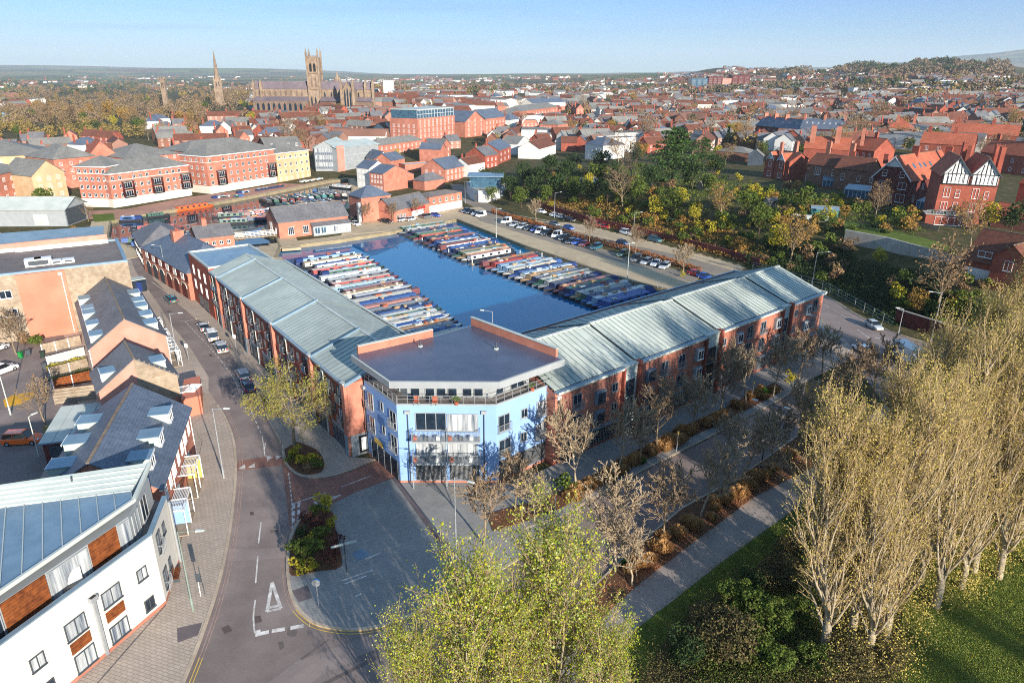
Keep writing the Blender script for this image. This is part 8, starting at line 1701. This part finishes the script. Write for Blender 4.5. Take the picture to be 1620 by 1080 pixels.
scatter('brambles', [(1000, 1100), (1060, 1000), (1100, 965), (1180, 905), (1265, 850), (1345, 775), (1420, 760), (1430, 960), (1400, 1140), (1380, 1300), (1000, 1300)], 110000, .12, leafm('bramble', [lin(120, 100, 68), lin(78, 84, 42), lin(96, 70, 56), lin(104, 108, 54), lin(60, 62, 36)], .15), 1.7, 5, terr=False, clump=40, clump_r=1.5)
scatter('brambles', [(1080, 1010), (1180, 930), (1280, 900), (1300, 1000), (1250, 1100), (1100, 1150)], 40000, .12, lf_gr, 1.6, 6, terr=False, clump=40, clump_r=1.3)
scatter('fallen_leaves', [(905, 985), (960, 930), (1010, 895), (1080, 838), (1180, 772), (1262, 712), (1330, 662), (1345, 690), (1290, 738), (1198, 783), (1094, 860), (1001, 932), (940, 990)], 14000, .17, lf_lit, .06, 7, flat=.85, z0=.15, terr=False)
scatter('fallen_leaves', [(780, 842), (886, 806), (1020, 729), (1180, 650), (1240, 618), (1160, 640), (1010, 712), (900, 772), (770, 815)], 5000, .16, lf_lit, .05, 8, flat=.85, z0=.21, terr=False)
scatter('fallen_leaves', [(900, 1003), (1080, 846), (1262, 718), (1330, 660), (1275, 606), (1180, 664), (1020, 745), (886, 822)], 1500, .14, lf_lit, .02, 12, flat=.9, z0=.04, terr=False)
scatter('grass', [(930, 1100), (950, 1060), (1010, 992), (1141, 890), (1240, 818), (1330, 752), (1345, 775), (1265, 850), (1180, 905), (1060, 1000), (1000, 1100)], 50000, .10, leafm('grass_blade', [lin(78, 100, 32), lin(110, 124, 42), lin(58, 80, 26), lin(134, 130, 58)], .1), .14, 9, z0=.05, terr=False)
scatter('grass', [(1400, 1140), (1430, 960), (1500, 860), (1620, 760), (1700, 800), (1700, 1140)], 110000, .10, leafm('grass_field', [lin(96, 116, 42), lin(122, 138, 54), lin(82, 100, 38), lin(146, 146, 76)], .2), .13, 10, z0=.04, terr=False)
scatter('fallen_leaves', [(1400, 1140), (1430, 960), (1500, 860), (1620, 760), (1700, 800), (1700, 1140)], 3500, .085, lf_yl, .04, 11, flat=.8, z0=.12, terr=False)
scatter('undergrowth', [(1290, 1090), (1330, 900), (1420, 790), (1560, 680), (1700, 640), (1800, 760), (1620, 900), (1480, 1000), (1430, 1090)], 60000, .14, lf_str, 6.5, 13, terr=False, clump=40, clump_r=1.3)
scatter('undergrowth', [(1180, 292), (1370, 328), (1455, 340), (1455, 372), (1340, 380), (1180, 350)], 9000, .36, lf_gr, .8, 14, clump=12, clump_r=1.2)
scatter('undergrowth', [(760, 305), (850, 328), (1000, 366), (1010, 300), (900, 268), (790, 288)], 12000, .42, lf_dk, 1.2, 15, clump=12, clump_r=1.3)
# ornamental grasses in the beds
def tuft(name, seed, m, n_=170, h=1.0, r=.75):
    rr = np.random.default_rng(seed); a = rr.uniform(0, 6.28, n_); k = rr.uniform(.1, 1, n_)**.6; B = np.stack([np.cos(a)*k*.3*r, np.sin(a)*k*.3*r, np.zeros(n_)], 1); Tt = np.stack([np.cos(a)*k*r, np.sin(a)*k*r, h*(1.05-.5*k)*rr.uniform(.7, 1.1, n_)], 1)
    sd_ = np.stack([-np.sin(a), np.cos(a), np.zeros(n_)], 1)*.035; V_ = np.stack([B-sd_, B+sd_, Tt+sd_*.4, Tt-sd_*.4], 1).reshape(-1, 3); t = thing('reed_clump', 'x', 'ornamental grass', (0, 0, -50)); place('blades', fastmesh('blades', V_, np.arange(n_*4).reshape(-1, 4), [m]), t); return note(t)
straw = leafm('grass_straw', [lin(190, 146, 92), lin(164, 120, 72), lin(206, 168, 116)], .2); tf = [tuft('t', s, straw, 420) for s in (1, 2)]+[tuft('t', 3, leafm('leaf_fresh', [lin(60, 104, 36), lin(84, 122, 46), lin(50, 84, 30)], .2), 260, .7)]
rs = random.Random(9)
for a, b_, n_, lab in (((900, 800), (1236, 616), 62, 'straw coloured grass clump in the building side bed'), ((985, 916), (1325, 676), 40, 'straw coloured grass clump in the leaf strewn verge')):
    for i in range(n_):
        t_ = rs.random(); x = a[0]+(b_[0]-a[0])*t_+rs.uniform(-9, 9); y = a[1]+(b_[1]-a[1])*t_+rs.uniform(-9, 5)-(6 if 'build' in lab else 4); g_ = rs.random() < .15
        puttree(tf[2] if g_ else tf[i % 2], P(x, y, .18), rs.uniform(0, 6), rs.uniform(1.0, 1.6), lab.replace('straw coloured', 'fresh green') if g_ else lab, 'ornamental grasses '+('of the building side bed' if 'build' in lab else 'of the verge'))
nb = {3: blobtree('bramble_bush', 'x', 81, 2.6, 4.2, 5200, .13, _mats['bramble'], bark_d, 6, base=.05), 0: blobtree('green_bush', 'x', 82, 2.6, 4.0, 5200, .13, lf_gr, bark_d, 6, base=.05), 2: blobtree('dark_bush', 'x', 83, 2.4, 3.8, 4600, .13, lf_dk, bark_d, 6, base=.05)}; nb[4] = nb[0]; nb[1] = nb[0]; nb[5] = nb[3]
for x, y, k, s in ((1120, 1000, 3, 1.5), (1165, 970, 0, 1.6), (1205, 1000, 4, 1.8), (1150, 1045, 3, 1.9), (1215, 1060, 0, 1.7), (1085, 1050, 2, 1.5), (1235, 930, 5, 1.5), (1270, 985, 4, 1.3), (1285, 900, 1, 1.4), (1190, 935, 2, 1.2), (1320, 860, 5, 1.3), (1255, 880, 3, 1.2), (1340, 1070, 3, 1.5), (1290, 1065, 0, 1.3), (1400, 1060, 5, 1.2)): puttree(nb[k], P(x, y), x*.3, s*.85, ['green', 'green', 'dark evergreen', 'brown', 'green', 'brown'][k]+' bush among the brambles below the footpath', 'bushes among the brambles')
# island shrubs
sheet('planting_bed', smooth(px((505, 800), (478, 822), (461, 858), (459, 890), (462, 912), (500, 905), (541, 896), (533, 850), (527, 812)), 3), .17, soil); sheet('planting_bed', smooth(px((450, 712), (456, 735), (478, 751), (508, 748), (512, 730), (500, 712), (470, 700)), 3), .17, soil)
isl = [((516, 806), 1, 1.0, 'yellow green shrub at the tip of the plaza bed'), ((500, 815), 4, .7, 'green shrub near the tip of the plaza bed'), ((485, 830), 'r', .8, 'dark red shrub at the kerb of the plaza bed'), ((505, 835), 'r', .9, 'dark red shrub behind the tip shrubs'), ((524, 832), 1, .6, 'yellow shrub at the plaza edge of the bed'), ((475, 850), 2, .7, 'dark shrub at the left of the plaza bed'), ((487, 860), 1, .6, 'small yellow green shrub in the middle of the plaza bed'), ((512, 855), 0, .9, 'green shrub in the middle of the plaza bed'), ((530, 865), 'r', .9, 'dark red shrub at the right side of the plaza bed'), ((470, 880), 4, .9, 'green shrub at the lower left of the plaza bed'), ((495, 885), 0, 1.3, 'largest grey green shrub of the plaza bed'), ((520, 890), 'r', 1.0, 'dark red shrub at the lower right of the plaza bed'), ((475, 905), 1, .8, 'bright yellow shrub at the lower left corner of the bed'), ((493, 903), 1, .6, 'small yellow shrub beside the bright yellow one'),
    ((466, 722), 1, .8, 'yellow green shrub at the foot of the leafy street tree'), ((480, 735), 1, .8, 'bright yellow shrub, left of the island pair'), ((497, 732), 1, .8, 'bright yellow shrub, right of the island pair'), ((488, 746), 3, .7, 'brown shrub at the kerb of the tree island'), ((503, 742), 0, .7, 'green shrub at the right of the tree island'), ((458, 732), 0, .6, 'green shrub at the left of the tree island')]
T['s'] += []
T['s'].append(blobtree('garden_shrub', 'x', 68, 2.2, 3.2, 420, .3, lf_rd, bark_d, 5, base=.05))
for (x, y), k, s, lab in isl: puttree(T['s'][6 if k == 'r' else k], P(x, y, .1), rnd.uniform(0, 6), s*.86, lab)
for x, y, k, s, lab in ((893, 778, 4, .9, 'bright green shrub in the bed right of the blue block'), (1250, 605, 1, .8, 'yellow shrub at the end of the building side bed'), (1080, 438, 1, .6, 'yellow green shrub at the lower end of the car park'), (60, 548, 0, 1.0, 'green bush left of the garden fences'), (40, 545, 3, 1.0, 'brown bush beneath the terracotta wall'), (76, 692, 1, .6, 'yellow green shrub behind the orange car')): puttree(T['s'][k], P(x, y, .05), 1, s, lab)
# clipped hedges
def hedge(lab, pts, w_, h, m, n_per=90, s=.26, z=0, name='hedge', terr=False):
    rng = np.random.default_rng(len(lab)); C_ = []; P_ = [Vector(p) for p in pts]
    for a, c in zip(P_[:-1], P_[1:]):
        L = (c-a).length; k = int(L*n_per); u = rng.random(k); d = (c-a).normalized(); nn_ = np.array([-d.y, d.x, 0]); o_ = rng.uniform(-1, 1, k); zz = rng.random(k)**.6
        C_.append(np.array(a)[None]+np.array(c-a)[None]*u[:, None]+nn_[None]*(o_*w_/2)[:, None]+np.array([0, 0, 1])[None]*(zz*h*(1-.25*o_**2)*(1+.15*np.sin(u*L*2)))[:, None])
    C_ = np.concatenate(C_)-np.array(P_[0]); V_, F_q = leafquads(C_, s, rng); t = thing(name, lab, 'hedge', tuple(P_[0])); place('foliage', fastmesh('foliage', V_, F_q, [m]), t); q = MB()
    q.T = Matrix.Translation(-P_[0]); [q.tube(a, a+Vector((0, 0, h*.7)), .05, .03, 5, bark_d) for a in P_]; q.build('stem', t)
hedge('rust coloured beech hedge between the car park and the road', [P(*p) for p in ((778, 337), (860, 361), (940, 384), (1020, 405), (1108, 432))], 1.7, 1.5, lf_ru, 110, .3)
hedge('long ragged hedge on the shaded side of the layby wall', [P(*p) for p in ((852, 326), (926, 348), (1000, 365), (1090, 388), (1190, 416))], 1.6, 2.6, lf_br, 90, .34)
hedge('yellow hedge strip between the garden fences', [P(75, 588), P(138, 571)], .9, 1.0, lf_yl, 150, .2); hedge('green hedge strip between the garden fences', [P(84, 606), P(143, 590)], 1.6, .9, lf_gr, 200, .2)
tag(MB().prism(px((150, 352), (182, 349), (180, 338), (145, 340)), -.2, .13, lawn).build('canal_lawn'), kind='structure'); tag(MB().prism(px((78, 396), (120, 382), (125, 372), (85, 378)), -.2, .1, lawn).build('canal_lawn'), kind='structure')
# ============================================================= THE TOWN BEYOND
bpy.context.view_layer.update()
occ = []
for o in list(C.objects):
    if o.parent is None and o.get('_W') is not None: occ.append((o.location.x+math.cos(o.rotation_euler.z)*o['_W']/2-math.sin(o.rotation_euler.z)*7, o.location.y+math.sin(o.rotation_euler.z)*o['_W']/2+math.cos(o.rotation_euler.z)*7, o['_W']/2+6))
occ += [(-120, 618, 24), (-150, 618, 24), (-185, 618, 24)]
def free(x, y, r):
    for a, b_, c in occ:
        if (a-x)**2+(b_-y)**2 < (c+r)**2: return False
    return True
far_b = pm('brick_far', lin(160, 122, 106), lin(138, 102, 88), .06, stain=.3); far_r = pm('tile_far', lin(140, 100, 84), lin(108, 80, 70), .05, stain=.3)
walls_ = [far_b, brick_dk, brick_br, brick, render_w, far_b, render_c]; roofs_ = [slate, tile_b, slate_g, far_r, slate_b, tile_b, slate]
wn_ = {tuple(m_): 0 for m_ in ()}
def hproto(i):
    W_, Dp, e, r_ = [(9, 8, 5.4, 8.6), (12, 9, 5.6, 9.2), (22, 8, 5.6, 8.8), (8, 10, 5.2, 8.8), (16, 11, 6.0, 9.6), (30, 9, 5.6, 8.8), (10, 8, 5.0, 8.0)][i]; rt = 'xxxyhxx'[i]
    t = house('town_house', 'x', 'house', (0, -900), (W_, -900), Dp, e, r_, rt, walls_[i], roofs_[i], z=-60, split=False, sink=5, chim=[(.6, Dp/2, e+1, r_+1.6)]+([(W_-.7, Dp/2, e+1, r_+1.6), (W_/2, Dp/2, e+1, r_+1.6)] if W_ > 15 and rt != 'h' else []),
              wins=[grid('f', .5, W_-.5, max(2, W_//4), (.9, 3.6), 1.1, 1.4)]); return note(t)
HP = [hproto(i) for i in range(7)]; hw = [9, 12, 22, 8, 16, 30, 10]
wl_ = ['brick', 'red brick', 'long brown brick', 'gabled orange brick', 'hipped white', 'long pink brick', 'cream']
rs = random.Random(77); nh = 0; tries = 0
def region_ok(x, y):
    if x < 395 and 140 < y < 192+(395-x)*.02: return False
    if x < 240 and y < 225: return False
    if 740 < x < 1135 and y > 236+(x-740)*.02: return False
    if 1135 <= x and y > 246: return False
    if x < 500 and y > 262: return False
    if 500 <= x < 760 and y > 262: return False
    return True
while nh < 285 and tries < 9000:
    tries += 1; x = rs.uniform(0, 1640); y = 158+(262-158)*rs.random()**1.15
    if not region_ok(x, y): continue
    if x > 960 and rs.random() < .35: continue
    p = PT(x, y)
    if p is None: continue
    i = rs.choice([0, 1, 2, 2, 3, 4, 5, 5, 6, 0]); r_ = hw[i]*.55
    if not free(p.x, p.y, r_): continue
    occ.append((p.x, p.y, r_)); a = R(rs.choice([18, 18, -25, 62, 108, 40]))+noise.noise(Vector((p.x/160, p.y/160, 0)))*.8
    dd = '%s house with a %s roof in the streets %s' % (wl_[i], ['grey', 'brown', 'pale grey', 'orange', 'dark', 'brown', 'grey'][i], 'below the cathedral' if x < 620 else 'around the mills' if x < 960 else 'behind the villas')
    off = Vector((-math.cos(a)*hw[i]/2, -math.sin(a)*hw[i]/2, 0)); dup(HP[i], p+off-Vector((0, 0, .6)), a, (1, 1, rs.uniform(.9, 1.15)), dd, 'houses of the town '+('below the cathedral' if x < 620 else 'around the mills' if x < 960 else 'behind the villas')); nh += 1
for h_ in HP:
    for o in [h_, *[k for c in h_.children for k in (c, *c.children)]]: D.objects.remove(o)
# houses too small to show their parts, joined
def farhouses(name, n_, ylo, yhi, seed, big=1.0, xr=(0, 1640)):
    rs = random.Random(seed); vs, fs, mi = [], [], []; ms = [far_b, brick_dk, render_w, brick_br, render_c, slate, tile_b, slate_g, far_r]; k = 0; t_ = 0
    while k < n_ and t_ < n_*4:
        t_ += 1; x = rs.uniform(*xr); y = ylo+(yhi-ylo)*rs.random()
        if x < 480 and y < 150 and rs.random() < .75: continue
        if x < 395 and y > 140 and x > 20 and not (x > 240 and y < 150): continue
        if noise.noise(Vector((x/60, y/9, seed))) < (-.02 if x > 700 else -.15): continue
        p = PT(x, y)
        if p is None or not free(p.x, p.y, 4): continue
        w_, d_, e = rs.choice([(9, 7, 5), (12, 8, 5.5), (24, 8, 5.5), (34, 9, 5.5), (9, 9, 5)]); r_ = e+3.2
        if rs.random() < .05: w_, d_, e, r_ = 50, 24, 7, 8
        a = rs.choice([.3, -.45, 1.1, .9])+noise.noise(Vector((p.x/300, p.y/300, 2)))*.9; ca_, sa = math.cos(a), math.sin(a); b_ = len(vs)
        for X, Y, Z in ((0, 0, -4), (w_, 0, -4), (w_, d_, -4), (0, d_, -4), (0, 0, e), (w_, 0, e), (w_, d_, e), (0, d_, e), (0, d_/2, r_), (w_, d_/2, r_), (-.3, -.4, e-.2), (w_+.3, -.4, e-.2), (w_+.3, d_+.4, e-.2), (-.3, d_+.4, e-.2), (-.3, d_/2, r_+.1), (w_+.3, d_/2, r_+.1)):
            X *= big; Y *= big; vs.append((p.x+X*ca_-Y*sa, p.y+X*sa+Y*ca_, p.z+Z*big))
        wm2 = rs.choice([0, 0, 1, 3, 2, 4]) if w_ < 40 else 2; rm2 = rs.choice([5, 6, 7, 6, 6, 5, 7, 8]) if w_ < 40 else 7
        for f, m in (((0, 1, 5, 4), wm2), ((2, 3, 7, 6), wm2), ((1, 2, 6, 9), wm2), ((1, 9, 5, 5), wm2), ((3, 0, 4, 8), wm2), ((3, 8, 7, 7), wm2), ((10, 11, 15, 14), rm2), ((12, 13, 14, 15), rm2)): fs.append([b_+i for i in f]); mi.append(m)
        k += 1
    me = D.meshes.new(name); me.from_pydata(vs, [], [[*dict.fromkeys(f)] for f in fs]); [me.materials.append(m) for m in ms]; me.polygons.foreach_set('material_index', mi); tag(place(name, me), kind='stuff')
farhouses('distant_houses', 760, 141, 172, 1); farhouses('distant_houses', 1000, 121, 144, 2); farhouses('hillside_houses', 420, 106, 130, 3, xr=(1040, 1560)); farhouses('distant_houses', 420, 165, 240, 4, xr=(240, 1620))
# trees of the town: single ones near, woods far off
rs = random.Random(31); nt_ = 0; tries = 0
while nt_ < 240 and tries < 6000:
    tries += 1; x = rs.uniform(-10, 1640); y = 150+(262-150)*rs.random()**1.2
    left = x < 395 and y < 215
    if not left and rs.random() < (.55 if x < 960 else .15): continue
    if x < 500 and y > 232: continue
    p = PT(x, y)
    if p is None or not free(p.x, p.y, 1.5): continue
    if 640 < x < 900 and y > 200 and rs.random() < .7: continue
    k = rs.choice('bbbobggdboy'); s = rs.uniform(.55, 1.15)*(1.25 if left else 1)
    tr(k, x, y, s, kinds[k]+(' on the riverside meadow' if left else ' between the town roofs'), None, 'trees on the riverside' if left else 'trees between the town roofs'); nt_ += 1
def woods(name, n_, ylo, yhi, seed, m, s, per, h, xr=(-40, 1680), thr=0., fx=80, fy=7):
    rng = np.random.default_rng(seed); rs = random.Random(seed); C_ = []; k = 0; t_ = 0
    while k < n_ and t_ < n_*8:
        t_ += 1; x = rs.uniform(*xr); y = rs.uniform(ylo, yhi)
        if noise.noise(Vector((x/fx, y/fy, seed*.7))) < thr: continue
        p = PT(x, y)
        if p is None or not free(p.x, p.y, 2): continue
        g = rng.normal(size=(per, 3)); g /= np.linalg.norm(g, axis=1, keepdims=True); g *= rng.uniform(.5, 1, per)[:, None]; hh_ = h*rs.uniform(.7, 1.2); C_.append(g*np.array([hh_*.5, hh_*.5, hh_*.5])+np.array([p.x, p.y, p.z+hh_*.55])); k += 1
    C_ = np.concatenate(C_); V_, F_q = leafquads(C_, s, rng); tag(place(name, fastmesh(name, V_, F_q, [m])), kind='stuff')
wd_b = leafm('wood_brown', [lin(132, 108, 84), lin(112, 92, 72), lin(146, 124, 96), lin(96, 84, 62)], 0); wd_g = leafm('wood_green', [lin(62, 74, 42), lin(84, 92, 50), lin(50, 60, 36)], 0); wd_o = leafm('wood_ochre', [lin(150, 122, 66), lin(122, 108, 60), lin(104, 96, 54)], 0)
woods('distant_woodland', 1000, 121, 150, 1, wd_b, 3.6, 34, 11, thr=.0); woods('distant_woodland', 560, 121, 150, 2, wd_g, 3.6, 34, 11, thr=.05); woods('distant_woodland', 260, 124, 160, 3, wd_o, 3.2, 40, 11, thr=.05)
woods('riverside_woodland', 260, 142, 205, 4, wd_b, 1.6, 150, 12, xr=(-20, 400), thr=-.2); woods('riverside_woodland', 150, 150, 222, 5, wd_o, 1.3, 170, 9, xr=(-20, 330), thr=-.05)
woods('hillside_woodland', 300, 98, 124, 6, wd_b, 4.5, 60, 16, xr=(1200, 1600), thr=-.1, fx=60); woods('hillside_woodland', 200, 99, 120, 7, wd_g, 4.5, 60, 16, xr=(1230, 1560), thr=0, fx=60); woods('garden_trees', 420, 140, 232, 8, wd_b, 1.5, 90, 9, xr=(900, 1640), thr=-.05); woods('garden_trees', 160, 140, 230, 9, wd_g, 1.4, 90, 7, xr=(620, 1640), thr=.05)
woods('garden_trees', 110, 150, 240, 10, wd_o, 1.4, 90, 8, xr=(620, 1640), thr=.05)
# river glimpsed between the trees, playing fields beyond
for nm, pts, m in (('river', ((-30, 176), (40, 182), (62, 186), (60, 194), (10, 196), (-30, 190)), wm), ('river', ((246, 178), (266, 180), (262, 188), (248, 194), (240, 188)), wm), ('sports_ground', ((0, 138), (70, 139), (72, 145), (0, 146)), lawn)):
    q = MB(); q.face([(p.x, p.y, p.z+.6) for p in (PT(*a) for a in pts)][::-1], m); tag(q.build(nm), kind='structure')
for o in [x for x in C.objects if x.parent is None and x.location.z == -50]:          # originals that were not set down anywhere
    for k in [o, *o.children_recursive]: D.objects.remove(k)
# unused originals
# ============================================================= HAZE
hz = D.materials.new('haze'); hz.use_nodes = True; n = hz.node_tree.nodes; n.remove(n['Principled BSDF']); pv = n.new('ShaderNodeVolumePrincipled')
pv.inputs['Color'].default_value = (.80, .90, 1.0, 1); pv.inputs['Density'].default_value = 6e-5; pv.inputs['Anisotropy'].default_value = 0.0
hz.node_tree.links.new(pv.outputs[0], n['Material Output'].inputs['Volume'])
q = MB(); q.box(-17000, 17000, -400, 22000, -12, 760, hz); tag(q.build('haze'), kind='stuff')
# separate parts that share a label need none; drop helper properties
LM = [(t, PT(*p)) for t, p in (('polytunnel', (1252, 352)), ('great cedar', (1062, 296)), ('teal shed row', (1282, 342)), ('twin gabled house', (1225, 283)), ('timbered villa', (1520, 354)), ('huge white edged gable', (1404, 324)), ('layby lamp post', (1001, 383)), ('curved white garage', (755, 318)), ('glass topped mill', (690, 225)), ('grey office', (540, 271)), ('dark slate terrace', (1262, 224)), ('domed evergreen', (855, 304)), ('arched flats', (838, 217)), ('riverside planes', (95, 213)), ('round dark evergreen', (220, 214)), ('straw coloured round tree', (1482, 492)), ('buff flats', (466, 287)), ('corner brick flats', (150, 328)), ('blue block', (800, 766)), ('twin armed lamp post', (1202, 750)), ('far corner lamp post', (1284, 583)), ('plaza lamp post', (722, 880)))]+[('cathedral', Vector((-150, 600, 13))), ('needle spire', PY(347, 152, 820)), ('white tower block', PY(614, 147, 900)), ('brown skyline blocks', PY(1150, 138, 1430))]
def nth(i): return 'closest' if i == 1 else '%d%s closest' % (i, 'th' if 10 < i % 100 < 14 else {1: 'st', 2: 'nd', 3: 'rd'}.get(i % 10, 'th'))
byl = {}; byo = {}
for o in C.objects:
    if o.parent is None and o.get('label'): byo.setdefault(o['label'], []).append(o)
for lb, os_ in byo.items():
    if len(os_) > 1: byl.setdefault(lb.split(' in the ')[0].split(' between ')[0].split(' on the ')[0].split(' behind the ')[0].split(' beside ')[0].split(' among ')[0], []).extend(os_)
for short, os_ in byl.items():
    near_l = {o.name: min(LM, key=lambda t: (t[1].xy-o.location.xy).length)[0] for o in os_}
    for t, p in LM:
        rk = sorted(os_, key=lambda o: (p.xy-o.location.xy).length)
        for i, o in enumerate(rk):
            if near_l[o.name] == t: o['label'] = '%s, %s to the %s' % (short, nth(i+1), t)
for o in C.objects:
    if '_W' in o: del o['_W']
